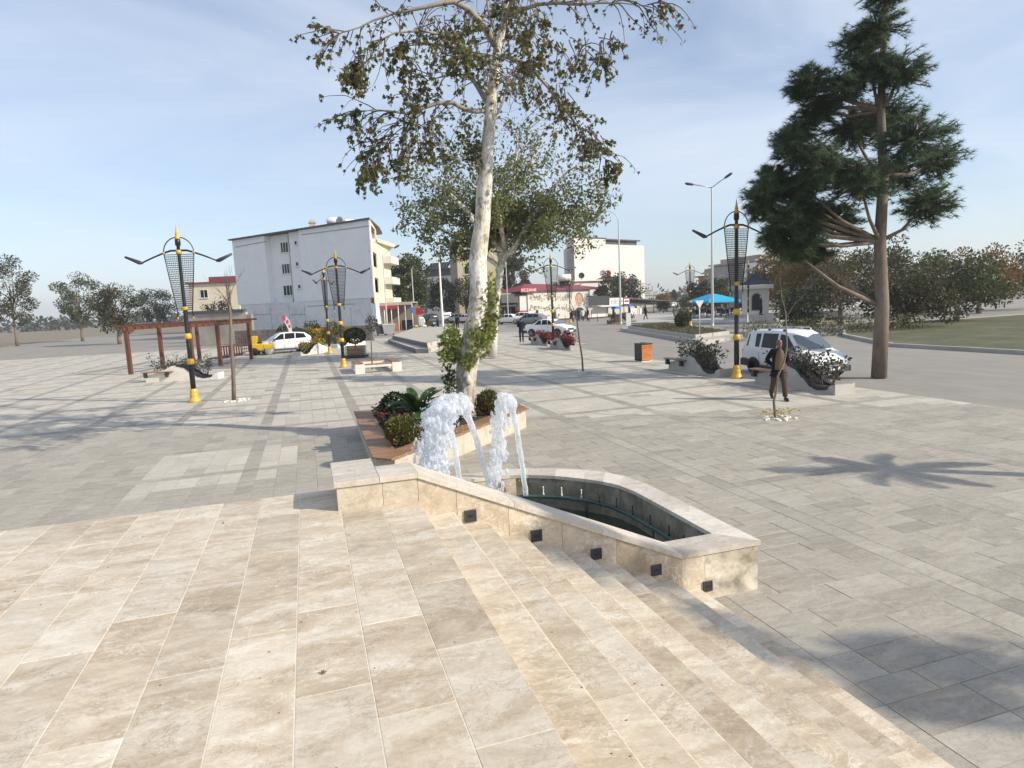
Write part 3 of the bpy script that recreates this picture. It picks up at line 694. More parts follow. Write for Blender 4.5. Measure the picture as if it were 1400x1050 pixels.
q = MB(); q.prism(inset(I, -.005), SH - .058, SH - .02); q.build('planting_bed', MAT['soil'], pl)
def xr(poly, y):
    xs = []
    for (a, b), (c, d_) in zip(poly, poly[1:] + poly[:1]):
        if (b - y) * (d_ - y) < 0 or b == y: xs.append(a + (c - a) * (y - b) / (d_ - b) if d_ != b else a)
    return (min(xs), max(xs)) if len(xs) > 1 else None
y = 10.49; PW = .098; rng = random.Random(4)
def plank(xa0, xb0, xa1, xb1, y0, y1):
    cx, cy = (xa0 + xb0 + xa1 + xb1) / 4, (y0 + y1) / 2; g = .004
    q = MB(); q.prism([(xa0 - cx, y0 + g - cy), (xb0 - cx, y0 + g - cy), (xb1 - cx, y1 - g - cy), (xa1 - cx, y1 - g - cy)], -.035, 0, 0, .004)
    q.build('bench_plank', MAT['wood'], pl, (cx, cy, SH + rng.uniform(-.002, .002)))
while y + PW < 16.05:
    o0, o1, i0, i1 = xr(O, y + 1e-4), xr(O, y + PW), xr(I, y + 1e-4), xr(I, y + PW)
    j = rng.uniform(-.012, .02)
    if o0 and o1:
        if i0 and i1:
            plank(o0[0], i0[0], o1[0], i1[0], y, y + PW); plank(i0[1], o0[1] + j, i1[1], o1[1] + j, y, y + PW)
        elif i0 or i1:
            k = i0 or i1; mid = (k[0] + k[1]) / 2; plank(o0[0], mid, o1[0], mid, y, y + PW); plank(mid + .004, o0[1], mid + .004, o1[1], y, y + PW)
        elif o1[1] - o1[0] > .15 and o0[1] - o0[0] > .02: plank(o0[0], o0[1], o1[0], o1[1], y, y + PW)
    y += PW
# planting of the bed
rng = random.Random(21); fm = MB(); flm = MB()
for _ in range(5200):
    x, yv = rng.uniform(1.28, 4.3), rng.uniform(11.2, 15.6)
    if not inside(x, yv, I): continue
    if x > 2.9 and rng.random() < .75: continue
    h = SH + .02 + .13 * rng.random() * (1.2 if mnoise.noise(Vector((x * 2.5, yv * 2.5, 0))) > -.1 else .4)
    leaf(fm, Vector((x, yv, h)), .075, rng, OVAL, (rv(rng) + Vector((0, 0, .6))).normalized())
tag(fm.build('ground_cover', LEAF['dark'], pl), kind='stuff')
for _ in range(300):
    x, yv = rng.uniform(1.28, 3.6), rng.uniform(11.2, 15.0)
    if not inside(x, yv, I): continue
    c = Vector((x, yv, SH + .13 + .06 * rng.random()))
    for k in range(5): leaf(flm, c, .055, rng, OVAL, (rv(rng) + Vector((0, 0, .7))).normalized())
tag(flm.build('flowers', LEAF['flower'], pl), kind='stuff')
def bedspot(px, py): 
    g = ground(px, py, SH); return (g.x, g.y, SH - .01)
shrub('clipped_shrub', 'round yellow-green clipped shrub at the front of the bench planter', 'shrub', bedspot(551, 606), (.31, .31, .25), 'box', 31, 2200, .055, OVAL, up_=.8, group='shrubs in the bench planter')
shrub('clipped_shrub', 'dark green shrub at the left back of the bench planter beside the cycad', 'shrub', (1.75, 14.55, SH - .01), (.30, .30, .28), 'dark', 32, 1700, .065, OVAL, group='shrubs in the bench planter')
shrub('clipped_shrub', 'brownish upright shrub right of the big plane trunk in the bench planter', 'shrub', bedspot(668, 566), (.25, .25, .26), 'box', 33, 1900, .06, OVAL, up_=1.6, group='shrubs in the bench planter')
# cycad
cy_ = thing('cycad', 'dark green cycad with arching fronds on a short reddish trunk in the bench planter', 'palm', bedspot(573, 586))
q = MB(); q.lathe([(.13, -.02), (.15, .1), (.14, .25), (.10, .34), (.02, .38)], 12); q.build('trunk', M('cycad_trunk', (.16, .065, .035), .9, .4, 30, .9), cy_)
def frond(rng, az, el, L, fm, n=30):
    pts = []; p = Vector((0, 0, .34)); d = Vector((math.cos(az) * math.cos(el), math.sin(az) * math.cos(el), math.sin(el)))
    for i in range(12): pts.append(p.copy()); p = p + d * (L / 11); d = (d + Vector((0, 0, -.075))).normalized()
    fm.tube(pts, [.011 * (1 - i / 14) for i in range(12)], 4)
    for i in range(n):
        k = (i + 3) / (n + 3) * 10.9; a = int(k); pp = pts[a].lerp(pts[min(a + 1, 11)], k - a); t_ = (pts[min(a + 1, 11)] - pts[a]).normalized()
        sd = t_.cross(Vector((0, 0, 1))).normalized(); l_ = .20 * math.sin(PI * (.12 + .86 * i / n)) ** .6 * L / .8
        for s_ in (1, -1):
            dd = (sd * s_ + t_ * .55 + Vector((0, 0, .22))).normalized(); w = t_ * .019
            fm.add([pp - w, pp + w, pp + dd * l_ * .7 + w * .7, pp + dd * l_, pp + dd * l_ * .7 - w * .7], [[0, 1, 2, 3, 4]], 0)
rng = random.Random(41)
for i in range(26):
    fmx = MB(); frond(rng, i * 2.399, R(rng.uniform(12, 72)), rng.uniform(.54, .74), fmx); fmx.build('frond', LEAF['palm'], cy_)

# ================================================================== THE BIG PLANE TREE
D0 = 14.1
pt = thing('plane_tree', 'tall plane tree with pale mottled trunk rising out of the bench planter', 'tree', bedspot(637, 566))
B0 = Vector(pt.location)
def tp(px, py, off=0.0): return at(px, D0 + off, py) - B0
tb = MB()
TR_ = [(637, 572, .245), (637, 555, .225), (637, 530, .215), (638, 505, .235), (643, 478, .25), (650, 445, .225), (654, 415, .20), (655, 390, .192), (653, 360, .19), (656, 330, .185), (660, 302, .165), (661, 275, .165), (663, 245, .165), (664, 215, .15), (668, 185, .125), (671, 150, .115), (674, 120, .112), (678, 90, .10), (681, 62, .09), (688, 38, .075), (693, 8, .07), (697, -40, .06), (700, -100, .04), (703, -170, .02)]
tb.tube([tp(x, y_, .12 * math.sin(i * .8)) for i, (x, y_, r) in enumerate(TR_)], [r for *_, r in TR_], 18)
for (px, py, r, o_) in ((626, 478, .09, -.1), (657, 240, .06, -.1), (645, 300, .05, -.12), (668, 262, .05, -.1), (640, 520, .08, -.14)):   # burrs
    tb.ball(tp(px, py, o_), (r, r, r * 1.5), 0, 8, 6)
tb.build('trunk', MAT['planebark'], pt)
rng = random.Random(77)
LIMBS = [
 [(668, 150, 0, .06), (652, 152, -.2, .055), (636, 150, -.4, .05), (618, 140, -.6, .045), (598, 141, -.6, .04), (578, 148, -.8, .034), (556, 155, -.9, .026), (530, 152, -1.0, .02), (510, 150, -1.1, .010), (494, 153, -1.2, .005)],
 [(665, 138, 0, .065), (655, 122, .3, .05), (641, 100, .5, .045), (634, 82, .6, .04), (622, 66, .7, .034), (605, 62, .8, .03), (585, 60, .8, .022), (560, 62, .9, .014)],
 [(641, 102, .5, .025), (622, 102, .4, .02), (600, 106, .2, .014), (585, 110, .1, .008)],
 [(676, 60, 0, .085), (668, 46, -.3, .075), (655, 28, -.5, .065), (640, 12, -.8, .058), (620, 2, -1.0, .05), (598, 6, -1.1, .042), (570, 12, -1.2, .034), (540, 18, -1.3, .026), (510, 28, -1.4, .02), (490, 38, -1.5, .013), (464, 46, -1.6, .006)],
 [(655, 28, -.5, .04), (640, 45, -.7, .034), (610, 48, -.9, .028), (575, 42, -1.2, .022), (540, 45, -1.4, .016), (505, 62, -1.5, .01), (490, 85, -1.5, .006)],
 [(688, 76, 0, .05), (700, 80, .3, .045), (716, 86, .5, .04), (732, 100, .7, .036), (748, 118, .8, .03), (764, 140, .9, .026), (782, 162, 1.0, .02), (800, 185, 1.0, .014), (815, 205, 1.0, .008), (828, 218, 1.0, .005)],
 [(694, 20, 0, .055), (712, 14, -.3, .045), (735, 6, -.5, .038), (762, 4, -.8, .032), (790, 6, -1.0, .026), (820, 4, -1.1, .02), (850, 4, -1.2, .014), (880, 8, -1.3, .008), (900, 2, -1.3, .005)],
 [(671, 175, 0, .03), (683, 150, .2, .026), (692, 125, .3, .02), (694, 105, .4, .012), (706, 95, .5, .006)],
 [(680, 70, 0, .045), (676, 40, .6, .04), (668, 15, 1.2, .035), (664, -20, 1.8, .03), (650, -60, 2.2, .02)],
 [(690, 30, 0, .045), (700, 0, -1.0, .04), (716, -30, -1.8, .03), (730, -60, -2.4, .02)],
 [(698, -30, 0, .04), (740, -60, .4, .03), (800, -80, .8, .02), (860, -70, 1.0, .01)],
 [(697, -20, 0, .04), (650, -50, -.2, .03), (590, -70, -.4, .022), (520, -60, -.5, .012)],
 [(702, -80, 0, .03), (690, -140, 1.0, .02), (680, -190, 1.6, .01)], [(702, -80, 0, .03), (720, -150, -1.0, .02), (730, -200, -1.4, .01)],
 [(672, 120, 0, .04), (690, 108, 1.1, .03), (700, 96, 2.2, .022), (716, 92, 3.2, .012)], [(676, 100, 0, .04), (668, 86, -1.2, .03), (650, 74, -2.2, .02), (634, 72, -3.0, .01)],
]
lm_ = MB(); tw = MB(); lv = MB()
def hang(p, d, L, grav, nl, size, dens=1.0):
    pts = wander(p, d, L, 7, rng, .22, grav)
    tw.tube(pts, [.011 * (1 - i / 9) + .002 for i in range(8)], 4, cap=False)
    for i in range(2, 8):
        if rng.random() < .75 * dens or (i == 7 and rng.random() < dens + .2):
            for _ in range(rng.choice((1, 2, 3)) + (2 if i == 7 else 0)):
                leaf(lv, pts[i] + rv(rng) * .05, size, rng, STAR, (rv(rng) * .9 + (pts[i] - pts[i - 1]).normalized() * .5), .55)
    if rng.random() < .7:
        k = rng.randrange(2, 6); q_ = wander(pts[k], (pts[k] - pts[k - 1]).normalized() + rv(rng) * .8, L * .45, 4, rng, .25, grav)
        tw.tube(q_, [.006, .005, .004, .003, .002], 3, cap=False)
        for p_ in q_[2:]:
            for _ in range(2 if dens > .6 else 1): leaf(lv, p_ + rv(rng) * .05, size, rng, STAR, None, .5)
for li, L_ in enumerate(LIMBS):
    pts = [tp(a, b, c) for a, b, c, r in L_]; lm_.tube(pts, [r for *_, r in L_], 7)
    for i in range(1, len(pts)):
        seg = pts[i] - pts[i - 1]; far = i / (len(pts) - 1)
        if li in (7,) : nt = 1
        elif li == 0 and i >= 8: nt = 3
        else: nt = max(2, int(seg.length / .42 * (1.6 + 3.6 * far)))
        for _ in range(nt):
            p = pts[i - 1].lerp(pts[i], rng.random()); d_ = seg.normalized() * rng.uniform(.2, 1) + rv(rng) * .9
            hang(p, d_, rng.uniform(.35, 1.0) * (1.15 if far > .6 else 1), -.10 - .12 * rng.random(), 8, .083, .28 if far < .6 else .50)
    e = pts[-1]
    for _ in range(7): hang(e, (pts[-1] - pts[-2]).normalized() + rv(rng) * .7, rng.uniform(.3, .7), -.12, 8, .105, .8)
# named hanging bunches that give the crown its outline
for (x, y_, o_, dx, n_, L) in ((575, 150, -.8, -.3, 9, 1.0), (545, 170, -.9, -.6, 9, 1.1), (528, 196, -1, -.5, 12, .9), (510, 216, -1, -.4, 12, .6), (498, 232, -1, -.2, 8, .35), (560, 195, -.9, -.1, 8, .7), (585, 165, -.7, 0, 9, .9), (590, 190, -.6, -.1, 7, .5), (552, 192, -.8, -.1, 6, .9),
                           (500, 75, -1.4, -.3, 8, .7), (480, 92, -1.5, -.2, 5, .4), (560, 90, -1.2, .0, 9, 1.0), (560, 122, -1.0, .1, 7, .7), (800, 60, -1, .1, 9, 1.0), (815, 80, -1, .2, 7, .6), (830, 50, -1.1, .2, 7, .6), (770, 50, -.8, .1, 7, .7), (725, 50, .2, .2, 8, .6),
                           (735, 20, -.4, .1, 8, .7), (770, 150, .9, .4, 12, .7), (800, 175, 1, .3, 12, .7), (812, 195, 1, .2, 10, .5), (745, 118, .8, .2, 12, .6), (765, 122, .8, .5, 9, .6), (640, 20, -.6, -.3, 10, .8), (600, 30, -.9, -.1, 12, .9), (700, 45, .3, .2, 12, .5)):
    for _ in range(n_):
        hang(tp(x + rng.uniform(-12, 12), y_ + rng.uniform(-10, 10), o_ + rng.uniform(-.5, .5)), Vector((dx, 0, -.4)) + rv(rng) * .6, L * rng.uniform(.5, 1.1), -.16, 8, .092, .62)
for _ in range(26):   # bare thin twigs about the stem
    p = tp(rng.uniform(640, 720), rng.uniform(60, 180), rng.uniform(-.8, .8)); q_ = wander(p, rv(rng), .8, 6, rng, .3, -.03); tw.tube(q_, [.007, .006, .005, .004, .003, .002, .0015], 3, cap=False)
lm_.build('limbs', MAT['limb'], pt); tw.build('twigs', MAT['twig'], pt); lv.build('crown', LEAF['plane'], pt)
sh_ = MB()
def shoots(px, py, off, rx, rz, n, size=.12):
    c = tp(px, py, off)
    for _ in range(n):
        v = rv(rng); k = rng.random() ** .5; leaf(sh_, c + Vector((v.x * rx * k, v.y * rx * k * .8, v.z * rz * k)), size, rng, STAR, (v + Vector((0, 0, .2)) + rv(rng) * .5).normalized())
for a in ((664, 420, -.1, .30, .42, 150), (668, 395, .0, .18, .35, 60), (658, 448, -.2, .34, .25, 90), (616, 470, -.2, .26, .42, 170), (611, 488, -.15, .22, .2, 60), (655, 470, -.3, .24, .34, 90), (640, 494, -.3, .16, .2, 40), (664, 450, -.1, .2, .4, 70)): shoots(*a[:5], int(a[5] * 1.9), size=.10)
sh_.build('epicormic_shoots', LEAF['shoot'], pt)
sh_ = MB(); pass
for a in ((614, 522, -.1, .16, .40, 130, .09), (640, 190, -.3, .25, .45, 130, .09), (650, 225, -.2, .18, .4, 90, .08), (690, 20, .2, .3, .4, 160, .1)):
    sh_ = MB(); shoots(*a); tag(sh_.build('trunk_sprout', LEAF['green'], pt), kind='stuff')

# ================================================================== SECOND PLANE TREE
def plane_behind():
    rng = random.Random(5); d0 = 34.4; b = ground(672, 487); t = thing('plane_tree', 'second plane tree with whitewashed foot and wide thinning crown on the plaza', 'tree', b)
    tq = lambda x, y_, o=0: at(x, d0 + o, y_) - b
    q = MB(); q.tube([tq(673, 488), tq(674, 465), tq(675, 445)], [.27, .24, .22], 12); q.build('whitewashed_foot', MAT['limewash'], t)
    q = MB(); q.tube([tq(675, 446), tq(678, 415), tq(682, 385), tq(686, 355)], [.215, .20, .19, .17], 12)
    limbs = [[(686, 358, 0), (676, 320, 0), (672, 280, .3), (668, 235, .5), (662, 190, .6)], [(686, 358, 0), (694, 318, .3), (700, 270, .6), (705, 225, .8), (708, 180, 1)],
             [(687, 355, 0), (712, 328, -.4), (745, 305, -.8), (780, 290, -1.2), (812, 280, -1.4)], [(700, 345, -.2), (725, 300, -.6), (752, 262, -.9), (775, 235, -1.2), (792, 225, -1.3)],
             [(684, 365, 0), (655, 345, .6), (625, 325, .8), (595, 310, .8), (565, 305, .8)], [(682, 340, 0), (650, 300, -.6), (615, 265, -1.0), (585, 245, -1.2), (575, 215, -1.2)],
             [(690, 340, 0), (690, 290, 2), (720, 240, 3.2), (735, 200, 3.6)], [(690, 340, 0), (680, 280, -2), (655, 235, -3.2), (630, 205, -3.6)], [(700, 330, .2), (730, 300, 1.8), (765, 315, 3), (800, 305, 3.4)], [(684, 330, 0), (640, 290, 2.2), (610, 285, 3.2), (580, 275, 3.6)]]
    lv = MB(); tw = MB(); cols = MB()
    for L_ in limbs:
        pts = [tq(*p) for p in L_]; n = len(pts)
        q.tube(pts, [.12 * (1 - i / n) ** 1.1 + .015 for i in range(n)], 7)
        for i in range(1, n):
            seg = pts[i] - pts[i - 1]
            for _ in range(int(seg.length * 5.5)):
                p = pts[i - 1].lerp(pts[i], rng.random()); L = rng.uniform(.7, 1.9) * (1.25 if i < n - 1 else 1)
                br = wander(p, seg.normalized() * .7 + rv(rng) * .9 + Vector((0, 0, .25)), L, 5, rng, .2, .01); tw.tube(br, [.02, .015, .011, .008, .005, .003], 3, cap=False)
                for pp in br[2:]:
                    for _ in range(2):
                        e = wander(pp, (br[-1] - br[0]).normalized() + rv(rng) * .9, .5, 2, rng, .3); tw.tube(e, [.006, .004, .002], 3, cap=False)
                        hgt = pp.z
                        for _k in range(11 if hgt < 8.2 else (5 if hgt < 10 else 3)): leaf(lv, e[-1] + rv(rng) * .22, .18, rng, OVAL, None, .3)
    q.build('trunk', MAT['planebark'], t); tw.build('twigs', MAT['twig'], t); lv.build('crown', LEAF['plane2'], t)
plane_behind()

# ================================================================== ORNAMENTAL LAMPS
def make_lamp(label):
    t = thing('ornamental_lamp', label, 'street lamp', group='black and gold lamps along the plaza')
    q = MB(); q.lathe([(.20, 0), (.20, .05), (.17, .09), (.125, .20), (.135, .23), (.135, .27), (.11, .31), (.12, .34), (.12, .38), (.10, .44), (.09, .46)], 18); q.build('base', MAT['gold'], t)
    q = MB(); q.lathe([(.085, .45), (.085, 1.4), (.075, 1.45), (.072, 2.9), (.058, 3.2), (.055, 5.1), (.055, 5.28), (.085, 5.30), (.09, 5.42), (.08, 5.5), (.05, 5.52)], 14); q.build('pole', MAT['black'], t)
    for z in (1.40, 2.26): 
        q = MB(); q.lathe([(.086, -.1), (.115, -.06), (.125, 0), (.115, .06), (.086, .1)], 14, (0, 0, z)); q.build('collar', MAT['gold'], t)
    q = MB(); q.lathe([(.07, -.06), (.10, -.05), (.10, .05), (.07, .06)], 14, (0, 0, 3.2)); q.build('collar', MAT['gold'], t)
    q = MB(); q.lathe([(.06, -.07), (.09, -.06), (.09, .06), (.06, .07)], 14, (0, 0, 5.08)); q.build('collar', MAT['gold'], t)
    q = MB(); q.lathe([(.085, 5.50), (.09, 5.56), (.05, 5.62), (.065, 5.66), (.04, 5.74), (.008, 5.95), (0, 5.96)], 12); q.build('finial', MAT['gold'], t)
    q = MB(); q.tube([(.47 * math.cos(a), 0, 5.07 + .50 * math.sin(a)) for a in [PI * i / 20 for i in range(21)]], .018, 6); q.build('hoop', MAT['black'], t)
    for s in (1, -1):
        q = MB(); q.tube([(0, 0, 5.13), (.25 * s, 0, 5.13), (.47 * s, 0, 5.06), (.8 * s, 0, 4.93), (1.2 * s, 0, 4.75)], [.034, .034, .03, .027, .026], 8); a = q.build('arm', MAT['black'], t)
        q = MB(); hp = [(1.15 * s, 0, 4.75), (1.25 * s, 0, 4.77), (1.68 * s, 0, 4.97)]; q.tube(hp, [.035, .07, .035], 8)
        o_ = q.build('lamp_head', MAT['charcoal'], a)
        q = MB(); q.lathe([(.02, -.04), (.045, -.03), (.045, .03), (.02, .04)], 8, (.47 * s, 0, 5.06), axis='x'); q.build('arm_joint', MAT['gold'], a)
        q = MB(); rod = [(.47 * s, 0, 5.02), (.40 * s, 0, 4.4), (.30 * s, 0, 3.6), (.24 * s, 0, 3.1), (.25 * s, 0, 2.92)]; q.tube(rod, .018, 6); rd = q.build('rod', MAT['black'], t)
        q = MB(); q.ball((.25 * s, 0, 2.88), (.026, .026, .05), 0, 8, 6); q.build('rod_tip', MAT['gold'], rd)
        q = MB()    # perforated screen between pole and rod: a fine lattice
        def xo(z): return .245 + (.46 - .245) * (z - 3.1) / 1.9
        for k in range(6):
            u = (k + .5) / 6; q.tube([((.06 + (xo(3.15) - .075) * u) * s, 0, 3.15), ((.06 + (xo(5.0) - .075) * u) * s, 0, 5.0)], .0065, 3)
        for k in range(27):
            z = 3.15 + 1.85 * k / 26; q.box(*sorted((.055 * s, (xo(z) - .01) * s)), -.004, .004, z - .010, z + .010)
        q.build('lattice_screen', MAT['black'], t)
    return t
lampB = make_lamp('ornamental black lamp with gold base beside the white van, tallest in view')
lampB.location = (13.86, 18.53, 0)
def lamp(x, y_, rot, label): return copy_thing(lampB, (x, y_, 0), rot, label)
lamp(1.66, 34.07, R(-4), 'ornamental black and gold lamp in front of the white wall, left of the topiary bench')
lamp(1.39, 46.15, R(64), 'ornamental lamp with arms seen end on, beside the yellow shrubs')
lamp(14.91, 38.33, R(-4), 'ornamental lamp between the two red-leaved wave planters')
lamp(33.92, 52.09, R(-6), 'ornamental lamp left of the turquoise parasol, behind the traffic island')
p_ = at(254, 22); lamp(p_.x, p_.y, R(-8), 'ornamental lamp at the far left whose arm reaches over the pergola')
p_ = at(779, 84); lamp(p_.x, p_.y, R(-17), 'distant ornamental lamp before the mural wall, among the pedestrians')
p_ = at(876, 106); lamp(p_.x, p_.y, R(-17), 'most distant ornamental lamp, before the tall white blank building')
p_ = at(1023, 63); lamp(p_.x, p_.y, R(70), 'ornamental lamp standing directly before the navy-roofed kiosk')
p_ = at(967, 94); lamp(p_.x, p_.y, R(-17), 'small distant ornamental lamp before the grey apartment block')

# ================================================================== STREET LIGHTS
def street_light(label, loc, H, arms, r=.10, mat='steel', curve=0.0):
    t = thing('street_light', label, 'street light', loc, 0, 'tall street lights')
    q = MB(); q.lathe([(r * 1.6, 0), (r * 1.6, .04), (r * 1.05, .05), (r, .3), (r * .55, H - .05), (r * .5, H)], 10); q.build('pole', MAT[mat], t)
    for (v, rise) in arms:
        v = Vector(v); q = MB()
        if curve: pts = [Vector((0, 0, H - .05)) + v * (1 - math.cos(a)) + Vector((0, 0, curve * math.sin(a))) for a in [PI / 2 * i / 8 for i in range(9)]]
        else: pts = [Vector((0, 0, H - .06)), v * .5 + Vector((0, 0, H + rise * .5)), v + Vector((0, 0, H + rise))]
        q.tube(pts, r * .36, 6); a_ = q.build('arm', MAT[mat], t)
        e = pts[-1]; dd = (pts[-1] - pts[-2]).normalized(); q = MB(); q.tube([e - dd * .05, e + dd * .12, e + dd * .55, e + dd * .72], [.05, .11, .12, .05], 8); q.build('lamp_head', MAT['plastic' if mat == 'steel' else 'silver'], a_)
    return t
street_light('tall grey double-arm street light standing on the traffic island', at(974, 57), 12.0, [(rt_h * -1.6, .28), (rt_h * .95 + fw_h * -.5, .62)], .12)
street_light('tall street light with a curved swan neck before the white blank building', at(848, 71), 11.2, [(rt_h * -1.5, 0)], .12, curve=1.1)
street_light('white pole left of the big plane trunk, its top lost in the leaves', at(604, 80), 11, [(rt_h * -1.2, .3)], .15, 'whitemetal')
street_light('slim street light in front of the dense green tree', at(566, 88), 8, [(fw_h * 1.2, .3)], .09)
street_light('street light beside the balconies with one arm reaching right', at(528, 80), 9.4, [(rt_h * 1.5, .75)], .10)
street_light('slim pole between the two plane trees and the pharmacy', at(694, 100), 9, [(fw_h * 1.2, .3)], .10)

# ================================================================== SAPLINGS
def sapling(label, loc, pts, r0_, twigs, seed, ring=True):
    rng = random.Random(seed); t = thing('sapling', label, 'tree', loc, 0, 'young street saplings')
    q = MB(); n = len(pts); q.tube(pts, [r0_ * (1 - .6 * i / (n - 1)) for i in range(n)], 8); q.build('trunk', MAT['bark'], t)
    q = MB(); top = Vector(pts[-1]); pp = Vector(pts[-2])
    for i in range(twigs):
        s = pp.lerp(top, rng.random()); w_ = wander(s, Vector((rng.uniform(-.6, .6), rng.uniform(-.6, .6), 1)), rng.uniform(.5, 1.3), 5, rng, .18, .04); q.tube(w_, [.012, .010, .008, .006, .004, .002], 4, cap=False)
        for _ in range(2):
            k = rng.randrange(1, 4); q.tube(wander(w_[k], (w_[k + 1] - w_[k]).normalized() + rv(rng) * .6, .4, 3, rng, .2), [.005, .004, .003, .002], 3, cap=False)
    q.build('branches', MAT['twig'], t)
    if ring:
        q = MB()
        for k in range(22):
            a = k * 2.399; rr = .12 + .24 * rng.random(); q.ball((math.cos(a) * rr * 1.3, math.sin(a) * rr, .01), (.07 * rng.uniform(.6, 1.2), .06, .03), 0, 6, 4)
        q.build('stone_ring', MAT['whitestone'], t)
    return t
b = ground(320, 548); dd0 = b.dot(fw_h)
sapling('bare sapling in a white stone ring at the far left of the plaza', b, [at(x, dd0, y_) - b for x, y_ in ((320, 550), (319, 510), (316, 470), (315, 430), (312, 395))], .075, 12, 3)
b = ground(797, 508); dd0 = b.dot(fw_h)
sapling('thin leaning sapling in a white stone ring near the red-leaved planters', b, [at(x, dd0, y_) - b for x, y_ in ((797, 510), (796, 490), (792, 465), (789, 440), (787, 425))], .045, 3, 4)
b = ground(1063, 572); dd0 = b.dot(fw_h)
sp = sapling('crooked sapling in a white stone ring in front of the walking man', b, [at(x, dd0, y_) - b for x, y_ in ((1060, 575), (1058, 548), (1062, 533), (1063, 515), (1072, 495), (1076, 475), (1075, 450), (1074, 425))], .03, 2, 5)
q = MB(); rng = random.Random(9)
for _ in range(110): leaf(q, Vector((rng.gauss(0, .18), rng.gauss(0, .18), .08 + .14 * rng.random())), .05, rng, OVAL)
q.build('weeds', LEAF['yellow'], sp)

# ================================================================== BENCHES, PLANTERS, BIN
b = ground(513, 511); sq = thing('square_bench', 'low white stone square bench with brown wooden tops round a young tree', 'bench', (3.0, 31.2, 0), R(0))
for (x0, x1, y0, y1) in ((-1.05, -.62, -1.35, 1.35), (.62, 1.05, -1.35, 1.35)):
    for yy in (y0, y1 - .45):
        q = MB(); q.box(x0, x1, yy, yy + .45, 0, .42, 0, .01); q.build('stone_block', MAT['whitestone'], sq)
    q = MB(); q.box(x0 + .02, x1 - .02, y0 + .452, y1 - .452, .26, .36, 0, .01); q.build('stone_beam', MAT['whitestone'], sq)
    for k in range(4):
        q = MB(); xx = x0 + .03 + k * .095; q.box(xx, xx + .085, y0 + .1, y1 - .1, .421, .455, 0, .004); q.build('seat_plank', MAT['wood'], sq)
for (y0, y1) in ((-1.349, -.92), (.92, 1.349)):
    q = MB(); q.box(-.615, .615, y0 + .02, y1 - .02, .26, .36, 0, .01); q.build('stone_beam', MAT['whitestone'], sq)
    for k in range(4):
        q = MB(); yy = y0 + .03 + k * .095; q.box(-.61, .61, yy, yy + .085, .362, .40, 0, .004); q.build('seat_plank', MAT['wood'], sq)
b = Vector((3.0, 31.2, 0)); dd0 = b.dot(fw_h)
st_ = sapling('young tree inside the square white bench with a small brown-green crown', b, [at(x, dd0, y_) - b for x, y_ in ((509, 505), (508, 480), (507, 455), (506, 438))], .035, 5, 6, False)
q = MB(); rng = random.Random(12); c = at(508, dd0, 443) - b; clump(q, c, (.3, .3, .35), 260, .10, rng, OVAL); o_ = q.build('crown', LEAF['olive'], st_)
tb_ = ground(487, 489)
t = thing('topiary_bench', 'dark planter bench with a brown wooden back panel under the ball tree', 'planter', (tb_.x, tb_.y, 0), R(-8))
q = MB(); q.slab([(-.75, -.55, .18), (.75, -.55, .18), (.75, .35, .18), (-.75, .35, .18)], .12); q.build('seat', MAT['charcoal'], t)
q = MB(); q.box(-.62, -.5, -.3, .5, 0, .72); q.box(.5, .62, -.3, .5, 0, .72); q.box(-.5, .5, -.25, .45, 0.05, .6); q.build('planter_box', MAT['whitestone'], t)
for k in range(5):
    q = MB(); q.box(-.48, .60, -.30, -.27, .19 + k * .115, .19 + k * .115 + .108, 0, .003); q.build('back_slat', MAT['wood'], t)
tt = thing('topiary_tree', 'dark green ball-shaped topiary tree growing from the bench by the lamp', 'tree', (tb_.x, tb_.y + .1, .55))
q = MB(); q.tube([(0, 0, 0), (.02, 0, .3), (0, 0, .6)], .04, 8); q.build('trunk', MAT['bark'], tt)
q = MB(); rng = random.Random(14); clump(q, (0, 0, .78), (.66, .62, .46), 2600, .085, rng, OVAL, 0, .82); q.build('crown', LEAF['dark'], tt)

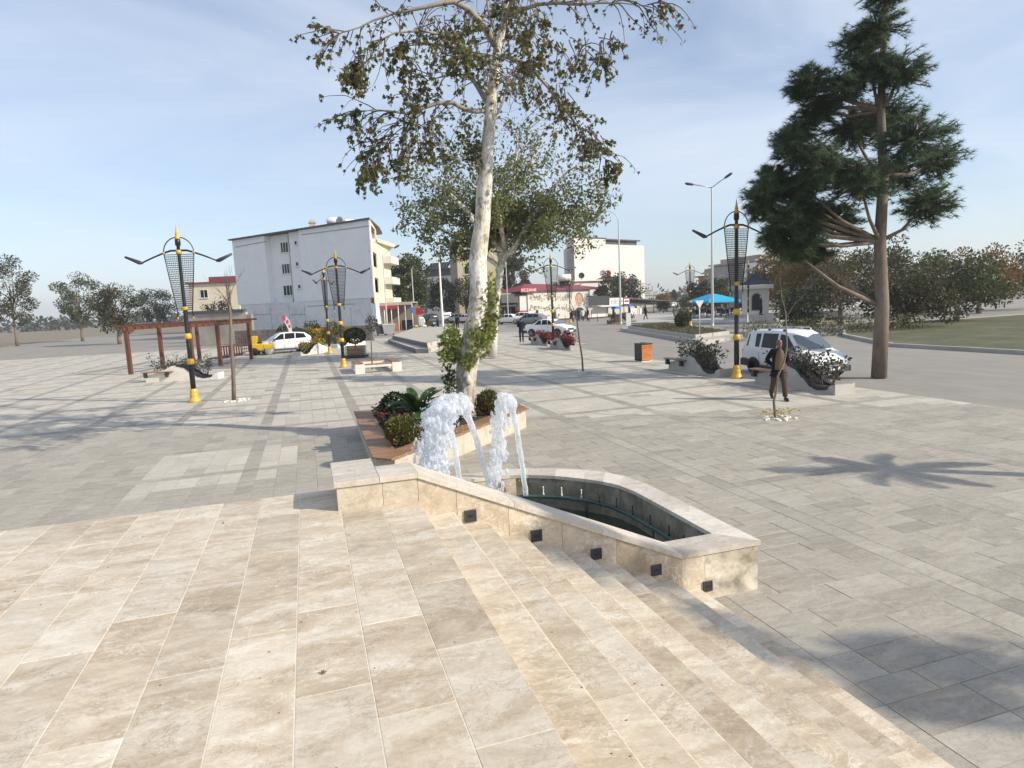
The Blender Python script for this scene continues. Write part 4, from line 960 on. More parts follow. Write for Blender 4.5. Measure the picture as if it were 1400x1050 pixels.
def wave_z(x):   # side profile of the wave bench, 3.3 m long
    pts = [(0, .30), (.25, .34), (.8, .52), (1.25, .70), (1.5, .73), (1.75, .66), (2.1, .42), (2.4, .20), (2.65, .13), (2.9, .16), (3.3, .30)]
    for (a, b_), (c_, d_) in zip(pts, pts[1:]):
        if a <= x <= c_: k = (x - a) / (c_ - a); k = k * k * (3 - 2 * k); return b_ + (d_ - b_) * k
    return .3
def wave_planter(label, loc, rot, leafk, seed, mat='concrete', lsize=.11, group='wave-shaped planter benches', hgt=.45, nleaf=900, scale=1.0):
    rng = random.Random(seed); t = thing('wave_planter', label, 'planter', loc, rot, group); N = 22
    xs = [3.3 * i / N for i in range(N + 1)]
    q = MB()
    for y0, y1 in ((-.34, -.24), (.24, .34)):
        for a, b_ in zip(xs, xs[1:]):
            q.add([(a, y0, 0), (b_, y0, 0), (b_, y1, 0), (a, y1, 0), (a, y0, wave_z(a)), (b_, y0, wave_z(b_)), (b_, y1, wave_z(b_)), (a, y1, wave_z(a))], [(0, 1, 5, 4), (3, 7, 6, 2), (4, 5, 6, 7)], 0)
        for a in (0, 3.3): q.quad((a, y0, 0), (a, y1, 0), (a, y1, wave_z(a)), (a, y0, wave_z(a)))
    q.box(0, .1, -.239, .239, 0, .30); q.box(3.2, 3.3, -.239, .239, 0, .28); q.build('concrete_side', MAT[mat], t)
    ks = [1.45 + (3.05 - 1.45) * i / 14 for i in range(15)]
    for y0, y1 in ((-.36, -.20), (.20, .36)):
        q = MB()
        for a, b_ in zip(ks, ks[1:]):
            za, zb = wave_z(a) + .012, wave_z(b_) + .012
            q.add([(a, y0, za - .07), (b_, y0, zb - .07), (b_, y1, zb - .07), (a, y1, za - .07), (a, y0, za + .02), (b_, y0, zb + .02), (b_, y1, zb + .02), (a, y1, za + .02)], [(0, 1, 5, 4), (3, 7, 6, 2), (4, 5, 6, 7), (0, 3, 2, 1)], 0)
        q.build('black_trim', MAT['black'], t)
    q = MB(); q.box(.08, 3.22, -.238, .238, 0, .16); q.build('soil', MAT['soil'], t)
    for k in range(3):
        q = MB(); q.box(-.12, 1.3, -.50 + k * .115, -.50 + k * .115 + .105, .44, .475, 0, .004); q.build('seat_plank', MAT['wood'], t)
    for xa in (-.02, .95): q = MB(); q.box(xa, xa + .12, -.48, -.345, .22, .439); q.build('seat_bracket', MAT['charcoal'], t)
    fb = MB(); sb = MB()
    for i in range(9):
        x = .55 + 2.2 * i / 8 + rng.uniform(-.1, .1); h = hgt * rng.uniform(.75, 1.25)
        for _ in range(5):
            e = Vector((x + rng.uniform(-.35, .35), rng.uniform(-.3, .3), .35 + h * rng.uniform(.8, 1.5))); sb.tube([(x, 0, .1), Vector((x, 0, .1)).lerp(e, .55) + rv(rng) * .05, e], [.012, .008, .004], 4)
            for _ in range(nleaf // 45):
                leaf(fb, Vector((x, 0, .1)).lerp(e, rng.uniform(.45, 1.08)) + rv(rng) * .14, lsize, rng, OVAL, (rv(rng) + Vector((0, 0, .5))).normalized())
    sb.build('stems', MAT['twig'], t); fb.build('foliage', LEAF[leafk], t)
    if scale != 1: t.scale = (scale,) * 3
    return t
wave_planter('grey wave bench planter with dusty green shrubs left of the tallest lamp', (13.85, 22.3, 0), R(-90), 'shrub', 1, hgt=.5)
wave_planter('wave bench planter behind the walking man, at the photo right edge', (13.9, 17.2, 0), R(-90), 'shrub', 2, hgt=.45)
wave_planter('far one of the two red-leaved wave planters, left of the lamp', (15.2, 42.6, 0), R(-90), 'red', 3, lsize=.13, hgt=.30, nleaf=700)
wave_planter('near one of the two red-leaved wave planters, right of the lamp', (14.75, 37.7, 0), R(-90), 'red', 4, lsize=.13, hgt=.30, nleaf=700)
p_ = at(446, 46.5); wave_planter('white wave bench with yellow flowering shrubs, left of the end-on lamp', (p_.x - .2, p_.y - .2, 0), R(232), 'yellow', 5, 'whitestone', .12, hgt=.4, nleaf=500)
p_ = at(468, 53); wave_planter('small white wave bench half hidden behind the front left lamp', (p_.x + 1.4, p_.y, 0), R(225), 'yellow', 6, 'whitestone', .12, hgt=.4, nleaf=400)
p_ = at(829, 74); wave_planter('grey wave planter across the road beside the swan-neck street light', (p_.x, p_.y, 0), R(-20), 'shrub', 7, 'darkconcrete', .14, hgt=.6)
p_ = at(296, 30); wave_planter('white wave bench cut by the left edge of the photo near the sapling', (p_.x - 3.25, p_.y + 1.0, 0), R(-16), 'shrub', 8, 'whitestone', .1)
# litter bin
bn = thing('litter_bin', 'square litter bin of orange wooden slats and black side panel by the road', 'bin', (14.42, 25.93, 0), R(4))
q = MB(); q.box(-.27, .27, -.27, .27, 0, .04); q.build('base', MAT['whitestone'], bn)
q = MB(); q.add([(-.24, -.24, .04), (.24, -.24, .04), (.24, .24, .04), (-.24, .24, .04), (-.28, -.28, .80), (.28, -.28, .80), (.28, .28, .80), (-.28, .28, .80)], [(3, 2, 1, 0), (4, 5, 6, 7), (0, 1, 5, 4), (1, 2, 6, 5), (2, 3, 7, 6), (3, 0, 4, 7)]); q.build('body', MAT['charcoal'], bn)
for k in range(8):
    z0, z1 = .07 + k * .088, .07 + k * .088 + .08; w0 = .245 + .04 * z0 / .8; q = MB(); q.box(-w0, w0, -w0 - .022, -w0, z0, z1, 0, .003); q.build('slat', MAT['orangewood'], bn)
    q = MB(); q.box(w0, w0 + .022, -w0, w0, z0, z1, 0, .003); q.build('slat', MAT['orangewood'], bn)
q = MB(); q.box(-.29, .29, -.315, .29, .80, .83); q.box(-.1, .1, -.1, .1, .831, .86); q.build('lid', MAT['charcoal'], bn)
q = MB(); q.box(-.301, -.281, -.26, .26, .05, .79); q.build('side_panel', MAT['black'], bn)
# ================================================================== BUILDINGS
class Facade:
    """a building whose front runs from P0 to P1; local x along the front, local y away from the viewer"""
    def __init__(s, name, label, P0, P1, cat='building'):
        s.P0 = Vector((P0.x, P0.y, 0)); d = Vector((P1.x - P0.x, P1.y - P0.y)); s.L = d.length; s.a = math.atan2(d.y, d.x)
        s.root = thing(name, label, cat, s.P0, s.a)
    def uz(s, px, py):
        v = ray(px, py); n = Vector((-math.sin(s.a), math.cos(s.a), 0)); o = Vector((0, 0, EYE))
        t = (s.P0 - o).dot(n) / v.dot(n); p = o + v * t; e = Vector((math.cos(s.a), math.sin(s.a), 0)); return (p - s.P0).dot(e), p.z
    def loc(s, p): 
        d = Vector((p.x, p.y, 0)) - s.P0; c, k = math.cos(s.a), math.sin(s.a); return (d.x * c + d.y * k, -d.x * k + d.y * c)
    def part(s, name, mb, mat): return mb.build(name, MAT[mat] if isinstance(mat, str) else mat, s.root)
    def window(s, u, z, w, h, v=0.0, panes=2, frame='whitemetal', sill=True):
        q = MB(); f = .07; q.box(u, u + w, v - .05, v + .02, z, z + f); q.box(u, u + w, v - .05, v + .02, z + h - f, z + h)
        q.box(u, u + f, v - .049, v + .02, z + f, z + h - f); q.box(u + w - f, u + w, v - .049, v + .02, z + f, z + h - f)
        for i in range(1, panes): x = u + w * i / panes; q.box(x - .035, x + .035, v - .048, v + .02, z + f, z + h - f)
        o = s.part('window', q, frame)
        q = MB(); q.quad((u + f, v - .012, z + f), (u + w - f, v - .012, z + f), (u + w - f, v - .012, z + h - f), (u + f, v - .012, z + h - f)); q.build('pane', MAT['glass'], o)
        if sill: q = MB(); q.box(u - .1, u + w + .1, v - .14, v, z - .09, z - .005); q.build('sill', MAT['whitestone'], o)
        return o
# --- the white block on the left
wb_ = Facade('apartment_building', 'white four-storey block with a blank shaded wall and sloping roof at the left', at(327, 86), at(514, 76))
zt = lambda u: wb_.uz(324, 328)[1] + (wb_.uz(512, 299)[1] - wb_.uz(324, 328)[1]) * u / wb_.L
uA, uB, uC = wb_.uz(366, 380)[0], wb_.uz(396, 380)[0], wb_.uz(413, 380)[0]; zb = wb_.uz(400, 413)[1]; Lb = wb_.L
As = wb_.loc(at(521.5, 83)); Bs = wb_.loc(at(538, 91)); V1 = .9; V2 = .45
def wallpiece(u0, u1, v0, v1, z0, m, dz=0.0, root=wb_):
    q = MB(); q.add([(u0, v0, z0), (u1, v0, z0), (u1, v1, z0), (u0, v1, z0), (u0, v0, zt(u0) - dz), (u1, v0, zt(u1) - dz), (u1, v1, zt(u1) - dz), (u0, v1, zt(u0) - dz)], [(0, 1, 5, 4), (1, 2, 6, 5), (2, 3, 7, 6), (3, 0, 4, 7), (4, 5, 6, 7)]); return root.part('wall', q, m)
wallpiece(0, uA, 0, 11, zb, 'stucco', .02); wallpiece(uA + .003, uB, V1, 11, zb, 'stucco', .04); wallpiece(uB + .003, uC, V2, 11, zb, 'stucco', .03)
q = MB(); BL = [(uC + .003, 0), (Lb, 0), (Lb - .08, .2), (Lb - 1.45, .2), (As[0] - 1.45, As[1]), (As[0] - 4, 11), (uC + .003, 11)]
nb = len(BL); q.add([(x, y_, zb) for x, y_ in BL] + [(x, y_, zt(x) - .02) for x, y_ in BL], [[i, (i + 1) % nb, nb + (i + 1) % nb, nb + i] for i in range(nb)] + [[nb + i for i in range(nb)]]); wb_.part('wall', q, 'stucco')
q = MB(); q.prism([(.35, .06), (Lb - .7, .06), (Lb - 1.2, .3), (As[0] - 1.2, As[1]), (As[0] - 4, 11), (.35, 11)], -.2, zb - .003); wb_.part('ground_floor_wall', q, 'stucco2')
q = MB(); q.prism([(Lb - .697, 0), (Lb, 0), (As[0], As[1]), (As[0] - .5, As[1]), (Lb - .697, .3)], -.2, min(3.6, zb - .003)); wb_.part('corner_wall', q, 'stucco')
# roof edge with dark flashing
q = MB(); q.add([(-.35, -.35, zt(0)), (Lb + .2, -.35, zt(Lb)), (As[0] + .3, As[1] + .3, zt(Lb) - .15), (As[0] - 3, 11.2, zt(Lb) - .3), (-.35, 11.2, zt(0)), (-.35, -.35, zt(0) + .16), (Lb + .2, -.35, zt(Lb) + .16), (As[0] + .3, As[1] + .3, zt(Lb)), (As[0] - 3, 11.2, zt(Lb)), (-.35, 11.2, zt(0) + .16)],
    [(4, 3, 2, 1, 0), (5, 6, 7, 8, 9), (0, 1, 6, 5), (1, 2, 7, 6), (2, 3, 8, 7), (3, 4, 9, 8), (4, 0, 5, 9)]); rf = wb_.part('roof', q, 'roofdark')
# parapet string course and relief panels on the blank wall
q = MB()
for (a, b) in (((322, 338), (364, 330)), ((412, 321), (513, 308))):
    u0, z0 = wb_.uz(*a); u1, z1 = wb_.uz(*b); q.extr([(max(u0, .02), -.05, z0 - .05), (min(u1, Lb), -.05, z1 - .05), (min(u1, Lb), -.05, z1 + .05), (max(u0, .02), -.05, z0 + .05)], (0, .049, 0))
wb_.part('string_course', q, 'greywall')
q = MB()
for (px0, py0, px1, py1) in ((420, 355, 442, 381), (494, 346, 494.6, 372), (442, 354, 442.7, 381), (418, 381, 443, 381.8), (474, 375, 495, 375.7)):
    u0, z0 = wb_.uz(px0, py1); u1, z1 = wb_.uz(px1, py0); 
    if px1 - px0 > 4 and py1 - py0 > 4: continue
    q.box(u0, max(u1, u0 + .07), -.03, -.001, min(z0, z1), max(z1, min(z0, z1) + .07))
wb_.part('wall_rib', q, 'stucco')
for (px, py, w, h, n) in ((375, 346, 1.75, 1.35, 4), (377, 375, 1.7, 1.3, 4), (379, 405, 1.7, 1.35, 3)):
    u, z = wb_.uz(px, py); wb_.window(u + .25, z, w, h, V1, n)
for (px, py) in ((399, 335), (401, 364), (404, 395)):
    u, z = wb_.uz(px, py); wb_.window(u, z, .5, .55, V2, 1)
# patched rough lower wall: render bands, joints and an old stair trace
q = MB()
rng = random.Random(6)
for (a, b) in (((372, 422), (372, 452)), ((397, 418), (397, 452)), ((417, 419), (418, 448)), ((457, 420), (458, 448)), ((480, 420), (481, 450))):
    u0, z0 = wb_.uz(*b); u1, z1 = wb_.uz(*a); q.box(u0, u0 + .07, .03, .059, z0, z1)
for (a, b) in (((343, 431), (370, 430)), ((420, 418), (486, 416)), ((397, 431), (418, 430)), ((418, 440), (432, 439))):
    u0, z0 = wb_.uz(*a); u1, z1 = wb_.uz(*b); q.box(u0, u1, .03, .0585, min(z0, z1), min(z0, z1) + .10)
wb_.part('wall_joints', q, 'greywall')
for i in range(5):
    a = (345 + i * 31, 424 - i * .3); u0, z0 = wb_.uz(a[0], 447); u1, z1 = wb_.uz(a[0] + 27, 424); q = MB(); q.box(u0, u1, .035, .0595, z0, z1); wb_.part('wall_patch', q, 'stucco2')
# balcony side: floor slabs, parapets and peach recesses
d_ = Vector((As[0] - Lb, As[1])); dl = d_.length; e_ = d_ / dl; nn = Vector((e_.y, -e_.x))
def side(k0, k1, off, z0, z1, name, mat, th=.15):
    p0 = Vector((Lb, 0)) + e_ * k0 * dl + nn * off; p1 = Vector((Lb, 0)) + e_ * k1 * dl + nn * off; q = MB()
    q.prism([tuple(p0), tuple(p1), tuple(p1 - nn * th), tuple(p0 - nn * th)], z0, z1); return wb_.part(name, q, mat)
top_ = zt(Lb) - .2
for k in range(3):
    zf = 3.6 + k * (top_ - 3.9) / 3; hh = (top_ - 3.9) / 3
    side(0, 1, 0, zf, zf + hh * .42, 'balcony_parapet', 'creamwall'); 
    q = MB(); q.prism([(Lb - 1.42, .22), (Lb - 1.2, .22), (As[0] - 1.2, As[1]), (As[0] - 1.42, As[1])], zf + hh * .42, zf + hh); wb_.part('loggia_wall', q, 'peach'); side(0, .12, 0, zf + hh * .42, zf + hh, 'balcony_pier', 'stucco'); side(.85, 1, 0, zf + hh * .42, zf + hh, 'balcony_pier', 'creamwall')
    p0 = Vector((Lb, 0)); p1 = Vector(As); q = MB(); q.prism([tuple(p0 - nn * .16), tuple(p1 - nn * .16), (As[0] - 1.2, As[1] - .05), (Lb - 1.2, .23)], zf - .1, zf); wb_.part('balcony_floor', q, 'peach')
side(0, 1, 0, top_ - .3, top_ + .1, 'balcony_parapet', 'creamwall')
q = MB(); zl = at(527, 86, 331).z; q.prism([As, Bs, (Bs[0] - 3, Bs[1] + 3), (As[0] - 3, As[1] + 3)], -.2, zl - .3); wb_.part('rear_wing', q, 'creamwall')
q = MB(); q.prism([(As[0] + .5, As[1] - .5), (Bs[0] + .9, Bs[1]), (Bs[0] - 3, Bs[1] + 3.3), (As[0] - 3, As[1] + 3)], zl - .297, zl + .1); wb_.part('rear_roof', q, 'creamwall')
ex = (Vector(Bs) - Vector(As)).normalized(); en = Vector((ex.y, -ex.x))
for k in range(3):
    z_ = 3.4 + k * 2.7; a_ = Vector(As) + ex * 3; b_ = Vector(Bs) + ex * .3; q = MB(); q.prism([tuple(a_), tuple(a_ + en * 1.1), tuple(b_ + en * 1.1), tuple(b_)], z_, z_ + .9); wb_.part('rear_balcony', q, 'whitewall')
# things on the roof: solar water tanks, a chimney, a dish
def on_roof(px, py, d): return at(px, d, py)
def water_tank(label, p, r, L, rot=0.0):
    t = thing('water_tank', label, 'water tank', p, rot, 'solar water tanks on the roofs'); q = MB()
    for x in (-L * .4, L * .4):
        for y_ in (-.35, .35): q.tube([(x, y_, 0), (x * .8, y_ * .6, 1.0)], .03, 5)
    q.build('stand', MAT['charcoal'], t); q = MB(); q.lathe([(0, -L / 2 - .03), (r * .8, -L / 2), (r, -L / 2 + .05), (r, L / 2 - .05), (r * .8, L / 2), (0, L / 2 + .03)], 16, (0, 0, 1.0 + r), axis='x'); q.build('tank', MAT['whitemetal'], t)
    q = MB(); q.slab([(-.9, -1.3, .25), (.9, -1.3, .25), (.9, .1, 1.0), (-.9, .1, 1.0)], .07); q.build('solar_panel', MAT['glass'], t); return t
water_tank('solar water tank on the white block, the larger left one', wb_.root.matrix_basis @ Vector((wb_.uz(432, 300)[0], 3.0, zt(14) - .35)), .42, 1.5, wb_.a + R(35))
water_tank('solar water tank on the white block, just behind the larger one', wb_.root.matrix_basis @ Vector((wb_.uz(440, 300)[0], 5.0, zt(14.5) - .4)), .38, 1.4, wb_.a + R(60))
q = MB(); q.box(-.35, .35, -.35, .35, -.4, 1.1); q.box(-.45, .45, -.45, .45, 1.101, 1.25); q.box(-.3, .3, -.3, .3, 1.251, 1.5); c = tag(q.build('chimney', MAT['oldwall'], None, wb_.root.matrix_basis @ Vector((wb_.uz(407, 305)[0], 2.5, zt(10)))), 'square chimney standing on the roof edge of the white block', 'chimney')
def dish(label, p, r, face, mat='steel', group='satellite dishes on roofs'):
    t = thing('satellite_dish', label, 'satellite dish', p, face, group); q = MB(); q.tube([(0, 0, -.6), (0, 0, .3)], .04, 6); q.build('mast', MAT['charcoal'], t)
    q = MB(); q.lathe([(0, .12), (r * .5, .06), (r, -.06), (r * .96, -.08), (r * .5, .03), (0, .09)], 18, (0, -.1, .3), axis='y'); q.build('bowl', MAT[mat], t); q = MB(); q.tube([(0, -.1, .1), (0, -.7, .3)], .015, 5); q.build('feed_arm', MAT['charcoal'], t); return t
dish('grey satellite dish on the roof of the white block', wb_.root.matrix_basis @ Vector((wb_.uz(450, 300)[0], 2.0, zt(16) + .35)), .6, wb_.a)
# awning shop at its right foot
aw = thing('shop_awning', 'dark flat awning on thin posts at the foot of the balcony block', 'awning', at(531, 82), -YAW)
def local(o, w): return Matrix.Rotation(-o.rotation_euler.z, 4, 'Z') @ (Vector(w) - o.location)
q = MB(); a0 = local(aw, at(504, 80, 415)); a1 = local(aw, at(562, 80, 416)); q.box(a0.x, a1.x, -1.5, 4, a0.z - .12, a0.z); q.box(a0.x, a1.x, -1.52, -1.5, a0.z - .35, a0.z + .01); q.build('canopy', MAT['oldwall'], aw)
for k in range(7):
    x = a0.x + (a1.x - a0.x) * k / 6; q = MB(); q.tube([(x, -1.4, 0), (x, -1.4, a0.z - .13)], .05, 6); q.build('post', MAT['whitemetal'], aw)
q = MB(); q.box(a0.x + .5, a1.x, 3.9, 4, 0, a0.z - .13); q.build('shop_front', MAT['brownwall'], aw)
for (u, w, m) in ((2.0, .9, 'orangewood'), (3.2, 1.3, 'navycloth'), (5.4, .7, 'whitecloth'), (6.4, .8, 'plastic')):
    q = MB(); q.box(a0.x + u, a0.x + u + w, 2.4, 3.2, 0, .9 + .3 * (u % 2)); q.build('stacked_goods', MAT[m], aw)
q = MB(); q.box(a0.x + 1.4, a0.x + 3.4, -1.56, -1.523, a0.z - .75, a0.z - .36); q.build('red_sign_board', MAT['signred'], aw)
q = MB(); s_ = local(aw, at(561.5, 80, 424)); q.box(s_.x - .17, s_.x + .17, -1.7, -1.62, s_.z - .4, s_.z + .35); q.build('blue_sign_board', MAT['signblue'], aw)
for i, (px, lab, m) in enumerate(((520, 'dark grey dumpster standing left of the silver one', 'plastic'), (530, 'silver-grey dumpster beside the street light base', 'silver'))):
    p = at(px, 71); t = thing('dumpster', lab, 'dumpster', p, -YAW + R(10), 'dumpsters by the awning shop'); q = MB(); q.add([(-.55, -.4, .15), (.55, -.4, .15), (.55, .4, .15), (-.55, .4, .15), (-.68, -.52, 1.05), (.68, -.52, 1.05), (.68, .52, 1.05), (-.68, .52, 1.05)], [(3, 2, 1, 0), (4, 5, 6, 7), (0, 1, 5, 4), (1, 2, 6, 5), (2, 3, 7, 6), (3, 0, 4, 7)]); q.build('body', MAT[m], t)
    q = MB(); q.slab([(-.7, -.55, 1.12), (.7, -.55, 1.12), (.7, .55, 1.22), (-.7, .55, 1.22)], .07); q.build('lid', MAT[m], t)
    for sx in (-.45, .45):
        q = MB(); q.lathe([(.09, -.03), (.09, .03)], 10, (sx, -.35, .09), axis='y'); q.build('wheel', MAT['rubber'], t)

# --- rubble wall, old rendered wall and hut at the left
rw = Facade('rubble_wall', 'low dark rubble wall running behind the white hatchback', at(318, 61), at(507, 60), 'wall')
rng = random.Random(2); q = MB(); q.box(0, rw.L, .06, .5, 0, 1.42); rw.part('wall_core', q, 'rubble')
z = 0; nst = 0; joined = MB()
while z < 1.4:
    h = rng.uniform(.2, .34); u = 0
    while u < rw.L:
        w = rng.uniform(.3, .75); q = MB() if nst < 250 else joined; q.box(u + .015, min(u + w, rw.L) - .015, rng.uniform(-.02, .02), .06, z + .012, min(z + h, 1.5) - .012, 0, 0); 
        if nst < 250: q.build('stone', MAT['rubble'], rw.root)
        nst += 1; u += w
    z += h
if joined.v: tag(joined.build('stones', MAT['rubble'], rw.root), kind='stuff')
ow = Facade('rendered_wall', 'weathered pale rendered wall with broken top behind the pergola', at(255, 66), at(343, 65), 'wall')
q = MB(); q.box(0, ow.L * .92, 0, .4, 0, ow.uz(320, 427)[1]); ow.part('render', q, 'oldwall'); q = MB(); q.box(ow.L * .92 + .003, ow.L, .02, .42, 0, ow.uz(335, 430)[1]); ow.part('broken_end', q, 'brownwall'); q = MB(); q.box(-.1, ow.L * .9, -.15, .5, ow.uz(320, 427)[1] + .003, ow.uz(320, 423)[1]); ow.part('dark_coping', q, 'roofdark')
fh = Facade('house', 'cream house with a red-edged roof half cut by the left photo edge', at(262, 118), at(329, 118))
zz = fh.uz(315, 386)[1]; q = MB(); q.box(0, fh.L, 0, 9, -.2, zz); fh.part('wall', q, 'creamwall'); q = MB(); q.box(-.4, fh.L + .4, -.4, 9.4, zz + .003, zz + .25); q.box(fh.L - 5, fh.L + .2, -.3, 5, zz + .253, zz + 1.1); fh.part('roof', q, 'roofred')
for u in (2,): fh.window(u, zz - 2.6, 1.4, 1.5, 0, 2)
lm2 = thing('lattice_mast', 'thin steel lattice mast beside the cream house at far left', 'mast', at(315, 100))
hm = at(314, 100, 380).z; q = MB()
for sx, sy in ((-.3, -.3), (.3, -.3), (.3, .3), (-.3, .3)): q.tube([(sx, sy, 0), (sx * .5, sy * .5, hm)], .035, 4)
for k in range(12):
    z0, z1 = hm * k / 12, hm * (k + 1) / 12; a = .3 - .15 * k / 12; q.tube([(-a, -a, z0), (a, -a, z1)], .02, 4); q.tube([(a, a, z0), (-a, a, z1)], .02, 4); q.tube([(-a, a, z0), (-a, -a, z1)], .02, 4)
q.tube([(-1, 0, hm - .6), (1, 0, hm - .6)], .04, 4); q.tube([(-.7, 0, hm - 1.2), (.7, 0, hm - 1.2)], .04, 4); q.build('frame', MAT['charcoal'], lm2)

# --- buildings beyond the road
yb = Facade('apartment_building', 'yellow tower block with a maroon roof behind the two plane trees', at(628, 119), at(698, 119))
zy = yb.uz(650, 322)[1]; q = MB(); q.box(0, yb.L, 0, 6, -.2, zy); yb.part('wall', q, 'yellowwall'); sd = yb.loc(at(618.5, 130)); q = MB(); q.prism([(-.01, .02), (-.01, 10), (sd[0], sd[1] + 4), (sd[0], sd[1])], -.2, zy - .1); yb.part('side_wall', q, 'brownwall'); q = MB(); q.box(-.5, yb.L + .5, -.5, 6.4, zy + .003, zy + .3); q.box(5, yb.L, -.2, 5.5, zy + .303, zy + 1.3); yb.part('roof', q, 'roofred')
for k in range(5): yb.window(1.2, 2.4 + k * 3, 1.6, 1.5, 0, 2)
cb_ = Facade('apartment_building', 'pale block with solar panels on its dark roof left of the yellow tower', at(584, 150), at(622, 146))
zc = cb_.uz(600, 369)[1]; q = MB(); q.box(0, cb_.L, 0, 10, -.2, zc); cb_.part('wall', q, 'whitewall'); q = MB(); q.box(-.5, cb_.L, -.6, 10.4, zc + .003, zc + .3); q.box(.2, cb_.L, -.1, .3, zc - 1.4, zc - .003); cb_.part('roof', q, 'roofdark')
for k in range(7):
    q = MB(); u = .6 + k * .85; q.slab([(u, 0, zc + .4), (u + .75, 0, zc + .4), (u + .75, 1.6, zc + 1.75), (u, 1.6, zc + 1.75)], .08); cb_.part('solar_panel', q, 'glass')
for u in (1.2, 4.2): cb_.window(u, zc - 4.2, 1.4, 1.5, 0, 2)
tw_ = Facade('apartment_building', 'tall white building with a blank sunlit wall and grey shaded side', at(787, 127), at(882, 141))
uS = tw_.uz(828, 340)[0]; zL, zR = tw_.uz(808, 326)[1], tw_.uz(855, 335)[1]
s0 = tw_.loc(at(777, 137)); bL = tw_.loc(at(783, 150)); bR = tw_.loc(at(826, 152)); q = MB(); q.prism([(0, 0), (uS, 0), bR, bL, s0], -.2, zL); tw_.part('wall', q, 'whitewall'); q = MB(); q.box(uS + .003, tw_.L, .05, 12, -.2, zR); tw_.part('wall', q, 'whitewall')
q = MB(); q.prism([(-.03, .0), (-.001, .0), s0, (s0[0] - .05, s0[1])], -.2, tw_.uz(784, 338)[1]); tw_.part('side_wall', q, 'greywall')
q = MB(); q.prism([(-.2, -.1), (uS + .15, -.1), bR, bL, (s0[0] - .2, s0[1])], zL + .003, zL + .25); q.box(uS + .2, tw_.L - .3, .8, 11, zR + 1.0, zR + 1.25)
q.box(uS + .5, tw_.L - .8, 1.4, 10, zR + .003, zR + .99); tw_.part('roof', q, 'roofdark')
for p in range(4): q = MB(); q.tube([(uS + 1 + p * 2.3, 1.0, zR), (uS + 1 + p * 2.3, 1.0, zR + 1)], .06, 5); tw_.part('roof_post', q, 'charcoal')
# pharmacy and mural wall
ph = Facade('pharmacy', 'low pharmacy with a red sign and red hipped roof beside a white mural wall', at(686, 101), at(807, 110))
zw = ph.uz(760, 397)[1]; um = ph.uz(722, 420)[0]; uE = ph.uz(807, 420)[0]
q = MB(); q.box(um, uE, 0, 8, -.2, zw); ph.part('mural_wall', q, 'whitewall'); q = MB(); q.box(0, um - .003, 1.6, 8, -.2, zw - .1); ph.part('shop_wall', q, 'brownwall')
z1 = ph.uz(730, 386)[1]; a0_, a1_ = ph.uz(722, 396)[0], uE + 4.5
q = MB(); q.add([(a0_ - 2, -.5, zw + .004), (a1_, -.5, zw + .004), (a1_, 9, zw + .004), (a0_ - 2, 9, zw + .004), (a0_ + 2, 4, zw + 1.35), (a1_ - 5, 4, zw + .95)], [(3, 2, 1, 0), (0, 1, 5, 4), (1, 2, 5), (2, 3, 4, 5), (3, 0, 4)]); ph.part('roof', q, 'roofred')
q = MB(); u0, zA_ = ph.uz(709, 400); u1, zB_ = ph.uz(731, 393.5); q.box(u0, u1, -.62, -.5, zA_, zB_); sg = ph.part('sign_board', q, 'signred')
q = MB(); q.box(um - 1.4, um + .05, .2, 1.6, zw - 3.0, zw - .6); ph.part('corner_box', q, 'whitewall')
q = MB(); q.box(um - 1.6, um + .02, .1, 1.59, -.1, zw - 3.003); ph.part('red_door_surround', q, 'signred')
q = MB(); q.box(.2, um - 1.7, .7, 1.59, 2.35, 2.6); q.box(.1, um - 1.65, .2, 1.59, 2.9, 4.2); ph.part('shop_awning', q, 'roofdark')
for k in range(3): ph.window(.4 + k * 1.1, .2, .95, 2.0, 1.6, 1, 'charcoal', False)
cu = bpy.data.curves.new('sign_text', 'FONT'); cu.body = 'ECZANE'; cu.size = 1.0; cu.extrude = .02; cu.align_x = 'CENTER'; cu.align_y = 'CENTER'
def text_part(body, size, parent, loc, mat, name='lettering', width=None, flip=R(90)):
    cu = bpy.data.curves.new(name, 'FONT'); cu.body = body; cu.size = size; cu.extrude = .012; cu.align_x = 'CENTER'; cu.align_y = 'CENTER'; cu.space_line = .85
    o = bpy.data.objects.new('tmp', cu); COL.objects.link(o); bpy.context.view_layer.update()
    me = bpy.data.meshes.new_from_object(o.evaluated_get(bpy.context.evaluated_depsgraph_get())); w = o.dimensions.x; bpy.data.objects.remove(o)
    me.name = name; me.materials.clear(); me.materials.append(MAT[mat]); k = width / w if width else 1
    for v in me.vertices: v.co = (v.co.x * k, -v.co.z, v.co.y)
    me.update(); p = place(name, me, parent, loc); return p
text_part('ECZANE', .62, sg, ((u0 + u1) / 2, -.64, (zA_ + zB_) / 2 - .02), 'signwhite', width=(u1 - u0) * .9)
